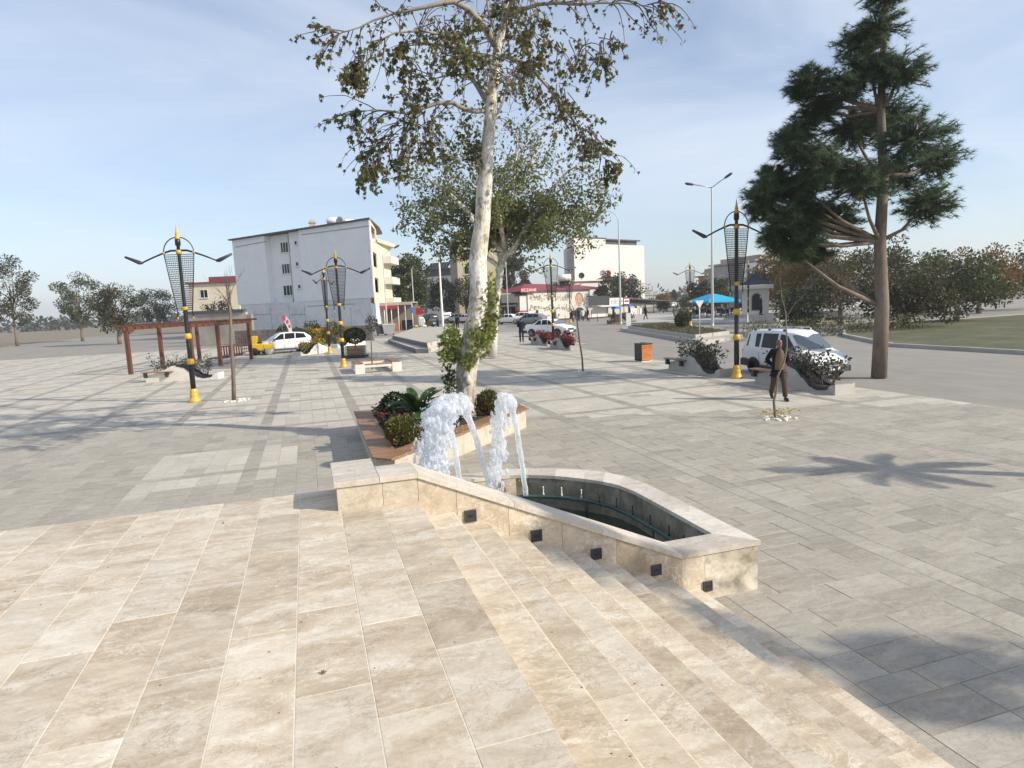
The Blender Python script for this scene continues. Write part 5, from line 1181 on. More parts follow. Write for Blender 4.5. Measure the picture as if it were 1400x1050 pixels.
# printed mural: townscape sketches in rows and the big portrait banner
rng = random.Random(17)
MAT['ink'] = M('mural_ink_grey', (.20, .19, .17), .9, .3, 4); MAT['ink2'] = M('mural_ink_sepia', (.36, .30, .22), .9, .3, 4); MAT['ink3'] = M('mural_ink_green', (.26, .28, .20), .9, .3, 4)
MAT['face'] = M('portrait_skin_print', (.50, .31, .22), .8, .25, 3); MAT['suit'] = M('portrait_suit_print', (.05, .055, .05), .8, .3, 3); MAT['brownprint'] = M('portrait_hair_print', (.20, .11, .07), .8, .3, 3)
for ri, (py, n_) in enumerate(((407, 34), (421.5, 30), (434, 16))):
    q = MB(); q2 = MB(); q3 = MB()
    for k in range(n_ * 3):
        u, z_ = ph.uz(724 + rng.random() * (54 if ri < 2 else 40), py + rng.gauss(0, 2.0)); w = rng.uniform(.10, .34); h = rng.uniform(.1, .5); t_ = rng.choice((q, q2, q3, q2))
        kk = rng.choice((4, 5, 6)); pts = [(u + w * math.cos(2 * PI * i / kk + .4) * rng.uniform(.5, 1), -.004 - .002 * (k % 5), z_ + h * .6 * math.sin(2 * PI * i / kk + .4) * rng.uniform(.5, 1)) for i in range(kk)]
        t_.add(pts, [list(range(kk))[::-1]])
    for t_, m_ in ((q, 'ink'), (q2, 'ink2'), (q3, 'ink3')): tag(ph.part('mural_print', t_, m_), kind='stuff')
u0, z0 = ph.uz(779.5, 443); u1, z1 = ph.uz(803, 398.5)
q = MB(); q.box(u0, u1, -.06, -.03, z0, z1); bnr = ph.part('portrait_banner', q, 'whitewall')
def disc(u, z_, ru, rz, v, m, n=18, name='print'): 
    q = MB(); q.add([(u + ru * math.cos(2 * PI * i / n), v, z_ + rz * math.sin(2 * PI * i / n)) for i in range(n)], [list(range(n))[::-1]]); q.build(name, MAT[m], bnr)
bu, bz = ph.uz(791.5, 409); ku = ph.uz(793, 409)[0] - ph.uz(792, 409)[0]
disc(bu, bz + .6 * ku, 5.4 * ku, 6.6 * ku, -.065, 'brownprint'); disc(bu - .4 * ku, bz - 1.2 * ku, 4.6 * ku, 7.2 * ku, -.07, 'face'); disc(bu - 2.0 * ku, bz + .2 * ku, 1.0 * ku, .5 * ku, -.074, 'brownprint'); disc(bu + 1.6 * ku, bz + .2 * ku, 1.0 * ku, .5 * ku, -.074, 'brownprint'); disc(bu - .3 * ku, bz - 4.4 * ku, 1.9 * ku, .5 * ku, -.074, 'brownprint')
q = MB(); sz = ph.uz(790, 441)[1]; q.add([(u0 + .05, -.072, sz), (u1 - .05, -.072, sz), (u1 - .05, -.072, sz + 9 * ku), (bu + 3 * ku, -.072, bz - 9 * ku), (bu - 3 * ku, -.072, bz - 9 * ku), (u0 + .05, -.072, sz + 7 * ku)], [(0, 1, 2, 3, 4, 5)]); q.build('print', MAT['suit'], bnr)
# low white houses behind the market
lh = Facade('house', 'low white flat-roofed house between the mural and the tall white building', at(786, 116), at(838, 120))
zh = lh.uz(815, 384)[1]; q = MB(); q.box(0, lh.L, 0, 7, -.2, zh); lh.part('wall', q, 'whitewall'); q = MB(); q.box(-.3, lh.L + .3, -.5, 7.3, zh + .003, zh + .22); lh.part('roof', q, 'whitestone')
rh = Facade('house', 'house with a reddish tiled roof behind the market trees', at(824, 122), at(866, 124)); zr_ = rh.uz(845, 385)[1]; q = MB(); q.box(0, rh.L, 0, 6, -.2, zr_); rh.part('wall', q, 'whitewall'); q = MB(); q.add([(-.5, -.6, zr_ + .003), (rh.L + .5, -.6, zr_ + .003), (rh.L + .5, 6.6, zr_ + .003), (-.5, 6.6, zr_ + .003), (1.5, 3, zr_ + 1.1), (rh.L - 1.5, 3, zr_ + 1.1)], [(3, 2, 1, 0), (0, 1, 5, 4), (1, 2, 5), (2, 3, 4, 5), (3, 0, 4)]); rh.part('roof', q, 'roofred')
dish('dark satellite dish on the low white house, left of the pair', at(795, 118, 379), .55, -YAW, 'charcoal'); dish('pale blue satellite dish on the red-roofed house', at(824.5, 120, 376), .65, -YAW, 'silver'); dish('rust-red satellite dish beside the pale blue one', at(831, 120, 376), .6, -YAW, 'redpost')
water_tank('water tank on the red pharmacy roof behind the lamp', at(772, 110, 393), .6, 2.2, -YAW)
# market hall with dark netting, its banner and white hoardings
mk = Facade('market_shelter', 'long dark market shelter with netting roof, white banner and white hoardings', at(803, 96), at(932, 112)); z0m = mk.uz(815, 404)[1]; zlow = mk.uz(815, 417)[1]
q = MB(); U1 = mk.uz(828, 410)[0]; q.box(-.3, U1, -.62, -.5, zlow, z0m - .1); mk.part('netting', q, 'charcoal')
q = MB(); zN = mk.uz(925, 412)[1]; q.slab([(.5, -.6, z0m), (mk.L, -.4, zN), (mk.L, 7, zN + .2), (5, 3, z0m), (.5, .5, z0m + .05)], .22); mk.part('shade_roof', q, 'roofdark')
q = MB(); q.extr([(U1, .3, zlow - .5), (mk.L * .8, .3, zlow - .5), (mk.L * .8, .3, zN - .3), (U1, .3, z0m - .4)], (0, .1, 0)); mk.part('netting', q, 'roofdark')
for k in range(7): 
    x = U1 * .1 + (mk.L * .95) * k / 6; q = MB(); q.tube([(x, -.3, 0), (x, -.3, z0m - .5 - (z0m - zN) * k / 6)], .06, 6); mk.part('post', q, 'charcoal')
q = MB(); q.box(0, U1 + .5, -.05, .0, .2, zlow - .1); mk.part('white_hoarding', q, 'whitewall'); ua, za = mk.uz(862, 432); ub, zb2 = mk.uz(877, 421); q = MB(); q.box(ua, ub, -.05, 0, .1, zb2); mk.part('white_hoarding', q, 'whitewall')
ua, za = mk.uz(828.5, 417.5); ub, zb2 = mk.uz(846, 407.3); q = MB(); q.box(ua, ub, -.75, -.65, za, zb2); bn1 = mk.part('banner', q, 'signwhite')
q = MB(); rng = random.Random(3)
for r_ in range(3):   # print too small to read in the photograph: broken dark marks in three lines
    u = ua + .25
    while u < ub - .3:
        w = rng.uniform(.08, .2); hh = (.10, .20, .12)[r_]; zc_ = zb2 - (.22, .62, 1.0)[r_] * (zb2 - za) * .8; q.box(u, u + w, -.765, -.7501, zc_ - hh * rng.uniform(.6, 1), zc_ + hh * rng.uniform(.6, 1)); u += w + rng.uniform(.05, .16)
tag(q.build('print_marks', MAT['ink'], bn1), kind='stuff')
ua2, ub2 = mk.uz(848, 412)[0], mk.uz(855, 412)[0]; q = MB(); q.box(ua2, ub2, -.75, -.65, za + .1, zb2 - .15); bn2 = mk.part('banner', q, 'signwhite'); q = MB(); q.box(ua2 + .1, ub2 - .1, -.77, -.751, za + .35, za + .62); q.box(ua2 + .1, ub2 - .1, -.77, -.751, za + .85, za + 1.05); q.build('red_bars', MAT['signred'], bn2)
ua, za = mk.uz(831.5, 423); ub, zb2 = mk.uz(844, 418); q = MB(); q.box(ua, ub, -.72, -.62, za, zb2); mk.part('blue_board', q, 'signblue'); ua, za = mk.uz(855, 420); ub, zb2 = mk.uz(858, 416); q = MB(); q.box(ua, ub, -.72, -.62, za, zb2); mk.part('blue_board', q, 'signblue')
ua = mk.uz(826, 430)[0]; q = MB(); q.slab([(ua - 2.4, -1.6, 1.75), (ua + 2.1, -1.6, 1.7), (ua + 2.1, -.1, 1.95), (ua - 2.4, -.1, 2.0)], .05); mk.part('white_canopy', q, 'whitecloth')
# right: grey apartment block and a tan house
gb = Facade('apartment_building', 'grey rendered apartment block behind the turquoise parasol', at(974, 118), at(1034, 104)); zg = gb.uz(1000, 361)[1]
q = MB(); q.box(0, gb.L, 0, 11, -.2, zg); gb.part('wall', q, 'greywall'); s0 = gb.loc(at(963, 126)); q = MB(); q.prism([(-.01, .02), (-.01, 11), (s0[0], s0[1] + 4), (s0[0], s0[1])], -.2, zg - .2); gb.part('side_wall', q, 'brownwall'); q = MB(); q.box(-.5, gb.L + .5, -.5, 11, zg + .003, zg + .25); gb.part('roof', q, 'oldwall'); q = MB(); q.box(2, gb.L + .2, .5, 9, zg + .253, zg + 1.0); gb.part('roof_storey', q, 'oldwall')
uw = gb.uz(1024, 370)[0]; 
for k in range(2): gb.window(gb.uz(1018, 370)[0], zg - 3.0 - 3 * k, 1.5, 1.4, 0, 2)
for k in range(2): gb.window(gb.uz(985, 380)[0], zg - 3.2 - 3 * k, 1.3, 1.4, 0, 2)
q = MB(); q.box(gb.uz(1016, 360)[0], gb.L + .01, -.03, -.001, zg - 4, zg - .2); gb.part('pale_render', q, 'stucco')
th_ = Facade('house', 'tan house with a dark eave left of the grey apartment block', at(955, 128), at(968, 126)); zt2 = th_.uz(961, 379)[1]; q = MB(); q.box(0, th_.L, 0, 8, -.2, zt2); th_.part('wall', q, 'peach'); q = MB(); q.box(-.5, th_.L + .5, -.5, 8.4, zt2 + .003, zt2 + .25); th_.part('roof', q, 'roofdark')
for i, (px0, px1, d, py, lab) in enumerate(((882, 899, 190, 403, 'small white distant house right of the market shelter'), (880, 893, 240, 397, 'far white distant house peeping over the market trees'))):
    f = Facade('house', lab, at(px0, d), at(px1, d)); z_ = f.uz(px0 + 6, py)[1]; q = MB(); q.box(0, f.L, 0, 8, -.2, z_); f.part('wall', q, 'whitewall'); q = MB(); q.box(-.3, f.L + .3, -.3, 8, z_ + .003, z_ + .3); f.part('roof', q, 'whitestone'); f.window(1, z_ - 2, 1.2, 1.2, 0, 2); f.window(f.L - 2.2, z_ - 2, 1.2, 1.2, 0, 2)
# park lawn with its kerb on the right side of the road
lw = MB(); lw.prism([(27, -10), (95, -10), (95, 38), (37, 37), (31, 31), (27, 24)], -.05, .10); tag(lw.build('park_lawn', MAT['lawn']), kind='structure')
lk = MB()
for a, b in (((27, -10), (27, 24)), ((27, 24), (31, 31)), ((31, 31), (37, 37)), ((37, 37), (95, 38))):
    a = Vector(a); b = Vector(b); e = (b - a).normalized(); n = Vector((-e.y, e.x)) * .2; lk.prism(([tuple(a), tuple(b), tuple(b + n), tuple(a + n)]), -.05, .14)
tag(lk.build('park_kerb', MAT['concrete']), kind='structure')
q = MB(); u_, z_ = wb_.uz(395, 414); q.tube([(u_, V1 - .1, z_), (u_, V1 - .1, zt(u_) - .3)], .07, 6); wb_.part('downpipe', q, 'whitestone')

# ================================================================== TRAFFIC ISLAND, TERRACE, STEPS ON THE PLAZA
isl = thing('traffic_island', 'two-tier kerbed traffic island planted with low grass in the road', 'traffic island')
A_, B_, C_ = ground(848, 452), ground(959, 471), ground(1016, 463); D_ = A_ + (C_ - B_) * 1.35
def ipoly(k): 
    c = (A_ + B_ + C_ + D_) / 4; return [tuple((p + (c - p) * k).xy) for p in (A_, B_, C_, D_)]
def ccw(p): 
    a = sum(p[i - 1][0] * p[i][1] - p[i][0] * p[i - 1][1] for i in range(len(p))); return p if a > 0 else p[::-1]
q = MB(); q.prism(ccw(ipoly(0.0)), -.05, .22); q.build('lower_tier', MAT['concrete'], isl)
q = MB(); q.prism(ccw(ipoly(.17)), .221, .44); q.build('upper_tier', MAT['concrete'], isl)
q = MB(); q.prism(ccw(ipoly(.20)), .441, .455); q.build('soil', MAT['soil'], isl)
rng = random.Random(5); q = MB(); pl_ = ipoly(.21); xs_ = [p[0] for p in pl_]; ys_ = [p[1] for p in pl_]; n_ = 0
while n_ < 1500:
    x, y_ = rng.uniform(min(xs_), max(xs_)), rng.uniform(min(ys_), max(ys_))
    if inside(x, y_, pl_): leaf(q, Vector((x, y_, .45)), .11, rng, DIAM, (rv(rng) * .6 + Vector((0, 0, 1))).normalized()); n_ += 1
tag(q.build('grass', LEAF['box'], isl), kind='stuff')
g_ = ground(934, 455); shrub('clipped_shrub', 'single round clipped bush on the traffic island near its left end', 'shrub', at(932, 50) + Vector((0, 0, .45)), (.5, .5, .55), 'green', 61, 1500, .14, OVAL, shell=.85)
sgn = thing('give_way_sign', 'triangular give-way sign seen from behind on a grey post at the island', 'traffic sign', at(956, 40)); zs = at(956, 40, 412).z
q = MB(); q.tube([(0, 0, 0), (0, 0, zs + .05)], .035, 8); q.build('post', MAT['steel'], sgn); q = MB(); ex_ = rt_h; q.extr([Vector((0, 0, zs - .45)) - fw_h * .05, Vector((0, 0, zs + .05)) + ex_ * .27 - fw_h * .05, Vector((0, 0, zs + .05)) - ex_ * .27 - fw_h * .05], -fw_h * .02); q.build('sign_plate', MAT['signwhite'], sgn)
sp2 = thing('sign_board', 'white-backed upright signboard on two posts at the left tip of the island', 'traffic sign', at(858.5, 60)); zs = at(858, 60, 428).z; q = MB(); q.tube([(0, 0, 0), (0, 0, zs)], .06, 8); q.build('post', MAT['steel'], sp2); q = MB(); q.box(-.22, .22, -.1, -.07, .3, zs); q.build('board', MAT['whitemetal'], sp2); sp2.rotation_euler.z = -YAW
gp = thing('sign_post', 'plain thin grey sign post beside the road right of the tallest lamp', 'sign post', at(1022, 40)); q = MB(); q.tube([(0, 0, 0), (0, 0, at(1022, 40, 428).z)], .04, 8); q.box(-.05, .05, -.05, .05, at(1022, 40, 428).z, at(1022, 40, 428).z + .03); q.build('post', MAT['steel'], gp)
# paved square across the road with kerb, kiosk terrace and its steps
kb = MB(); k0, k1, k2 = at(800, 74), at(868, 72), at(1030, 50); 
kb.prism(ccw([tuple(at(835, 73).xy), tuple(at(1012, 60).xy), tuple(at(1120, 56).xy), tuple(at(1180, 120).xy), tuple(at(850, 125).xy)]), -.05, .15)
tag(kb.build('far_pavement', MAT['concrete']), kind='structure')
kt = MB(); kt.prism(ccw([tuple(at(1003, 63).xy), tuple(at(1062, 58).xy), tuple(at(1160, 62).xy), tuple(at(1150, 90).xy), tuple(at(1003, 90).xy)]), .151, .74)
tag(kt.build('kiosk_terrace', MAT['concrete']), kind='structure')
stt = thing('terrace_steps', 'flight of pale steps climbing to the kiosk terrace', 'steps', at(1012, 63), -YAW - R(35))
for k in range(4): q = MB(); q.box(-.6 + k * .55, 4.5, -.42 * (4 - k), -.42 * (3 - k) - .003, .152, .152 + .145 * (k + 1)); q.build('step', MAT['whitestone'], stt)
kk = thing('kiosk', 'small white kiosk with a navy pyramid roof and an arched dark window', 'kiosk', at(1033, 66) + Vector((0, 0, .741)), -YAW + R(-22))
q = MB(); q.box(-1.25, 1.25, -1.25, 1.25, 0, 2.45); q.build('wall', MAT['whitewall'], kk)
q = MB(); q.box(-1.7, 1.7, -1.7, 1.7, 2.453, 2.83, 0, .03); q.build('eave', MAT['whitestone'], kk)
q = MB(); q.add([(-1.62, -1.62, 2.833), (1.62, -1.62, 2.833), (1.62, 1.62, 2.833), (-1.62, 1.62, 2.833), (-.9, -.9, 3.25), (.9, -.9, 3.25), (.9, .9, 3.25), (-.9, .9, 3.25), (0, 0, 4.15)], [(0, 1, 5, 4), (1, 2, 6, 5), (2, 3, 7, 6), (3, 0, 4, 7), (4, 5, 8), (5, 6, 8), (6, 7, 8), (7, 4, 8)]); q.build('roof', MAT['navy'], kk)
def archwin(face, u, w, z0, z1):
    pts = [(u - w / 2, z0), (u + w / 2, z0)] + [(u + w / 2 * math.cos(a), z1 - w / 2 + w / 2 * math.sin(a)) for a in [PI * i / 8 for i in range(9)]]
    fr = [(u + (x - u) * 1.22, z0 - .08 if i < 2 else z1 - w / 2 + (z_ - (z1 - w / 2)) * 1.22) for i, (x, z_) in enumerate(pts)]
    P3 = (lambda x, z_, o: (x, -1.25 - o, z_)) if face == 0 else (lambda x, z_, o: (1.25 + o, x, z_))
    q = MB(); q.extr([P3(x, z_, .03) for x, z_ in fr], (0, .028, 0) if face == 0 else (-.028, 0, 0)); f = q.build('window', MAT['brownwall'], kk)
    q = MB(); q.add([P3(x, z_, .034) for x, z_ in pts], [list(range(len(pts)))]); q.build('pane', MAT['glass'], f)
archwin(0, .1, .8, .35, 1.95); archwin(1, 0, .55, .35, 1.95)
pr = thing('parasol', 'large turquoise square parasol over the café tables', 'parasol', at(974, 74) + Vector((0, 0, .15)), -YAW + R(20))
q = MB(); q.tube([(0, 0, 0), (0, 0, 2.75)], .045, 8); q.build('pole', MAT['charcoal'], pr)
q = MB(); w = 2.15; z_ = 1.95; cps = [(-w, -w), (w, -w), (w, w), (-w, w)]; q.add([(*c, z_) for c in cps] + [(*c, z_ - .2) for c in cps] + [(c[0] * .25, c[1] * .25, 2.62) for c in cps] + [(0, 0, 2.8)], [(0, 1, 9, 8), (1, 2, 10, 9), (2, 3, 11, 10), (3, 0, 8, 11), (8, 9, 12), (9, 10, 12), (10, 11, 12), (11, 8, 12), (0, 4, 5, 1), (1, 5, 6, 2), (2, 6, 7, 3), (3, 7, 4, 0)]); q.build('canopy', MAT['cyan'], pr)
for c in cps: q = MB(); q.tube([(0, 0, 2.7), (c[0], c[1], z_ - .03)], .02, 5); q.build('rib', MAT['charcoal'], pr)
# café tables with chairs (all far off)
def cafe_chair():
    t = thing('cafe_chair', 'dark chair at the café tables under the far trees', 'chair', group='dark café chairs'); q = MB(); q.box(-.22, .22, -.22, .22, .42, .46); q.build('seat', MAT['navycloth'], t); q = MB(); q.box(-.22, .22, .18, .22, .47, .92); q.build('backrest', MAT['navycloth'], t)
    for sx in (-.2, .2):
        for sy in (-.2, .2): q = MB(); q.tube([(sx, sy, 0), (sx, sy, .42)], .02, 4); q.build('leg', MAT['charcoal'], t)
    return t
def cafe_table():
    t = thing('cafe_table', 'dark square café table beyond the road', 'table', group='café tables'); q = MB(); q.box(-.4, .4, -.4, .4, .71, .75); q.build('tabletop', MAT['brownwall'], t); q = MB(); q.tube([(0, 0, 0), (0, 0, .71)], .04, 6); q.lathe([(.28, 0), (.28, .03), (.04, .06)], 12); q.build('pedestal', MAT['charcoal'], t); return t
ch0 = cafe_chair(); tb0 = cafe_table(); first = True; rng = random.Random(19)
for i, (px, d) in enumerate(((948, 76), (957, 82), (966, 77), (978, 79), (986, 74), (994, 80), (1004, 76), (940, 84))):
    c = at(px, d) + Vector((0, 0, .15 if px < 1003 else .74))
    if i == 0: tb0.location = c
    else: copy_thing(tb0, c, rng.random())
    for k in range(3):
        a = rng.random() * .8 + k * 2.1; p = c + Vector((math.cos(a) * .75, math.sin(a) * .75, 0))
        if first: ch0.location = p; ch0.rotation_euler.z = a - PI / 2; first = False
        else: copy_thing(ch0, p, a - PI / 2)
# low stepped platform on the plaza
am = thing('stepped_platform', 'grey two-step raised platform with its shaded risers facing left', 'platform')
p0, p1, p2 = ground(531, 469), ground(569, 483.3), ground(586, 482.6); t0, t1 = ground(536.6, 459, .58), ground(584.3, 469.6, .58); far = ground(640, 452)
q = MB(); q.prism(ccw([tuple(p0.xy), tuple(p1.xy), tuple(p2.xy), tuple(ground(640, 462).xy), tuple(ground(560, 455).xy)]), -.02, .29); q.build('lower_step', MAT['pale'], am)
q = MB(); e0 = Vector(t0.xy); e1 = Vector(t1.xy); pp = [tuple(e0), tuple(e1), tuple(ground(594, 479).xy), tuple(ground(650, 458).xy), tuple(ground(575, 452).xy)]; q.prism(ccw(pp), .291, .58); q.build('upper_step', MAT['pale'], am)
q = MB(); q.prism(ccw([tuple(Vector(a) + (Vector((sum(x[0] for x in pp) / 5, sum(x[1] for x in pp) / 5)) - Vector(a)) * .006) for a in pp]), .581, .60); q.build('paving', MAT['pale'], am)
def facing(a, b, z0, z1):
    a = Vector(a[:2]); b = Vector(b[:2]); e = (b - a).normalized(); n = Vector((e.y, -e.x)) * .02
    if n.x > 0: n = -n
    q = MB(); q.prism(ccw([tuple(a), tuple(b), tuple(b + n), tuple(a + n)]), z0, z1); q.build('riser_shade_plate', MAT['risershade'], am)  # thin dark plate: the riser's shade is put into its colour
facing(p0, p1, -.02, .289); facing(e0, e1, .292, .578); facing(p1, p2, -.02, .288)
# pergola at the left
pg = thing('pergola', 'brown timber pergola with lattice and bench panels at the left edge', 'pergola', ground(302, 500), R(18))
Lx, Ly, Hh = 4.9, 3.4, 2.35
q0 = ground(302, 500); W2 = ground(344, 491)
pg.rotation_euler.z = math.atan2(W2.y - q0.y, W2.x - q0.x); Lx = (W2 - q0).length; 
for x in (-3.2, 0, Lx):
    for y_ in (0, Ly): q = MB(); q.box(x - .09, x + .09, y_ - .09, y_ + .09, 0, Hh); q.build('post', MAT['wood2'], pg)
for y_ in (0, Ly): q = MB(); q.box(-3.5, Lx + .35, y_ - .07, y_ + .07, Hh + .003, Hh + .18); q.build('beam', MAT['wood2'], pg)
for k in range(12): q = MB(); x = -3.3 + (Lx + 3.5) * k / 11; q.box(x - .04, x + .04, -.5, Ly + .5, Hh + .183, Hh + .30); q.build('rafter', MAT['wood2'], pg)
for k in range(9): q = MB(); x = .2 + (Lx * .62) * k / 8; q.box(x, x + .12, -.02, .02, .45, 1.05); q.build('panel_slat', MAT['wood2'], pg)
q = MB(); q.box(.09, Lx * .7, -.03, .03, 1.053, 1.12); q.box(.09, Lx * .7, -.03, .03, .37, .447); q.build('panel_rail', MAT['wood2'], pg)
q = MB()
for k in range(5): x = Lx * .72 + (Lx * .26) * k / 4; q.box(x - .02, x + .02, -.02, .0, .5, 1.9)
for k in range(8): z_ = .55 + 1.3 * k / 7; q.box(Lx * .71, Lx - .09, .001, .02, z_ - .02, z_ + .02)
q.build('lattice', MAT['wood2'], pg)
q = MB(); q.box(.2, Lx - .2, .3, .8, .40, .46); q.build('bench_seat', MAT['wood2'], pg)
# feather flag
ff = thing('feather_flag', 'pink and white feather flag leaning behind the white hatchback', 'flag', at(402, 48)); z0_, z1_ = at(396, 48, 460).z, at(388, 48, 433).z
pth = [Vector((0, 0, 0)), at(401, 48, 465) - at(402, 48), at(398, 48, 446) - at(402, 48), at(393, 48, 437) - at(402, 48), at(386, 48, 433) - at(402, 48)]
q = MB(); q.tube(pth, [.025, .022, .018, .012, .008], 6); q.build('pole', MAT['steel'], ff)
fl = [at(x, 48, y_) - at(402, 48) for x, y_ in ((385, 433), (391, 432.5), (396, 438), (399, 450), (402, 462), (398, 463), (394, 450), (389, 440))]
q = MB(); q.extr([p - fw_h * .02 for p in fl], fw_h * .015); q.build('cloth', MAT['whitecloth'], ff); q = MB()
MAT['pink'] = M('pink_print', (.55, .07, .18), .8, .2, 6)
for x, y_, r in ((388, 435, .16), (393, 440, .11), (396, 446, .1), (399, 456, .12), (401, 461, .1)):
    c = at(x, 48, y_) - at(402, 48) - fw_h * .024; q.add([c + rt_h * (r * math.cos(a)) + Vector((0, 0, r * 1.5 * math.sin(a))) for a in [2 * PI * i / 8 for i in range(8)]], [list(range(8))])
q.build('print', MAT['pink'], ff); q = MB(); q.box(-.5, .5, -.4, .4, 0, .05); q.build('base', MAT['charcoal'], ff)
# yellow compactor machine
ym = thing('roller', 'small yellow road roller with drum parked beside the pergola', 'machine', at(353, 46), -YAW + R(10))
ym.scale = (.72, .72, .78)
q = MB(); q.box(-.9, .3, -.5, .5, .45, 1.05, 0, .06); q.box(-.75, -.3, -.42, .42, 1.051, 1.75, 0, .05); q.build('body', MAT['yellow'], ym); q = MB(); q.box(.35, 1.15, -.48, .48, .55, 1.0, 0, .08); q.build('hood', MAT['yellow'], ym)
q = MB(); q.lathe([(.0, -.45), (.36, -.45), (.38, -.43), (.38, .43), (.36, .45), (0, .45)], 20, (.75, 0, .38), axis='y'); q.build('drum', MAT['steel'], ym)
for sy in (-.42, .42): q = MB(); q.lathe([(0, -.1), (.34, -.1), (.36, 0), (.34, .1), (0, .1)], 18, (-.55, sy, .36), axis='y'); q.build('wheel', MAT['rubber'], ym)
q = MB(); q.tube([(.1, 0, 1.05), (-.05, 0, 1.45)], .03, 6); q.lathe([(.17, -.015), (.19, 0), (.17, .015)], 14, (-.05, 0, 1.47)); q.build('steering_wheel', MAT['black'], ym); q = MB(); q.box(-.3, .05, -.25, .25, 1.052, 1.2); q.build('seat', MAT['black'], ym)
# red bollards
bo = thing('bollard', None, 'bollard', at(772, 86), 0, 'red bollards before the mural wall'); bo['label'] = 'red bollard, first from the left of the row before the mural'
q = MB(); q.lathe([(.06, 0), (.06, .82), (.045, .88), (0, .9)], 10); q.build('post', MAT['redpost'], bo); q = MB(); q.lathe([(.062, .62), (.062, .72)], 10); q.build('band', MAT['signwhite'], bo)
for i, px in enumerate((783, 805, 816)): copy_thing(bo, at(px, 86 - i), 0, 'red bollard, %s of the row before the mural' % ('second from the left', 'third from the left', 'last and nearest the grey wave planter')[i])
bb = thing('litter_bin', 'dark brown upright bin by the swan-neck street light across the road', 'bin', at(843.5, 73), -YAW); q = MB(); q.box(-.32, .32, -.3, .3, 0, .95, 0, .03); q.build('body', MAT['wood2'], bb); q = MB(); q.box(-.34, .34, -.32, .32, .951, 1.02); q.build('lid', MAT['charcoal'], bb)
# ================================================================== VEHICLES
def lerp_tab(tab, x, k):
    for a, b in zip(tab, tab[1:]):
        if a[0] <= x <= b[0]: t_ = (x - a[0]) / (b[0] - a[0]) if b[0] > a[0] else 0; return a[k] + (b[k] - a[k]) * t_
    return tab[0][k] if x < tab[0][0] else tab[-1][k]
KIND = dict(   # stations: x, belt height, top height ; front at +x
 sedan=dict(tab=[(-2.12, .55, .56), (-2.08, .84, .86), (-1.95, .90, .93), (-1.30, .94, .97), (-.72, .95, 1.36), (-.35, .95, 1.41), (.25, .94, 1.41), (.50, .93, 1.36), (1.08, .90, .93), (1.75, .80, .83), (2.05, .68, .70), (2.12, .50, .51)], W=.83, z0=.24, wx=(-1.28, 1.30), r=.30,
            side=[[(-.98, .985), (-.66, 1.31), (-.40, 1.35), (-.30, .985)], [(-.24, .985), (-.26, 1.36), (.22, 1.36), (.30, .985)], [(.36, .98), (.30, 1.35), (.46, 1.31), (.92, .955)]], rear=(-1.22, -.78), front=(1.02, .54)),
 hatch=dict(tab=[(-1.92, .55, .56), (-1.90, .88, .90), (-1.82, 1.0, 1.15), (-1.45, 1.02, 1.42), (-.6, 1.0, 1.50), (.1, .98, 1.49), (.35, .97, 1.42), (1.05, .92, .95), (1.70, .80, .83), (1.9, .62, .64), (1.95, .48, .49)], W=.84, z0=.24, wx=(-1.22, 1.22), r=.31,
            side=[[(-1.52, 1.05), (-1.36, 1.36), (-.78, 1.43), (-.72, 1.04)], [(-.66, 1.04), (-.70, 1.44), (-.02, 1.43), (.05, 1.02)], [(.11, 1.02), (.06, 1.42), (.28, 1.39), (.88, .98)]], rear=(-1.84, -1.50), front=(1.0, .40)),
 van=dict(tab=[(-1.97, .45, .46), (-1.95, 1.0, 1.04), (-1.92, 1.06, 1.30), (-1.80, 1.08, 1.68), (-1.6, 1.08, 1.78), (-.4, 1.07, 1.83), (.35, 1.06, 1.80), (.60, 1.05, 1.70), (1.22, 1.02, 1.05), (1.72, .90, .94), (1.92, .70, .72), (1.98, .5, .51)], W=.86, z0=.26, wx=(-1.22, 1.28), r=.31,
            side=[[(-1.72, 1.14), (-1.66, 1.64), (-.92, 1.68), (-.92, 1.12)], [(-.80, 1.12), (-.80, 1.69), (.02, 1.70), (.02, 1.10)], [(.14, 1.10), (.14, 1.69), (.50, 1.63), (1.05, 1.07)]], rear=(-1.93, -1.78), front=(1.18, .64)))
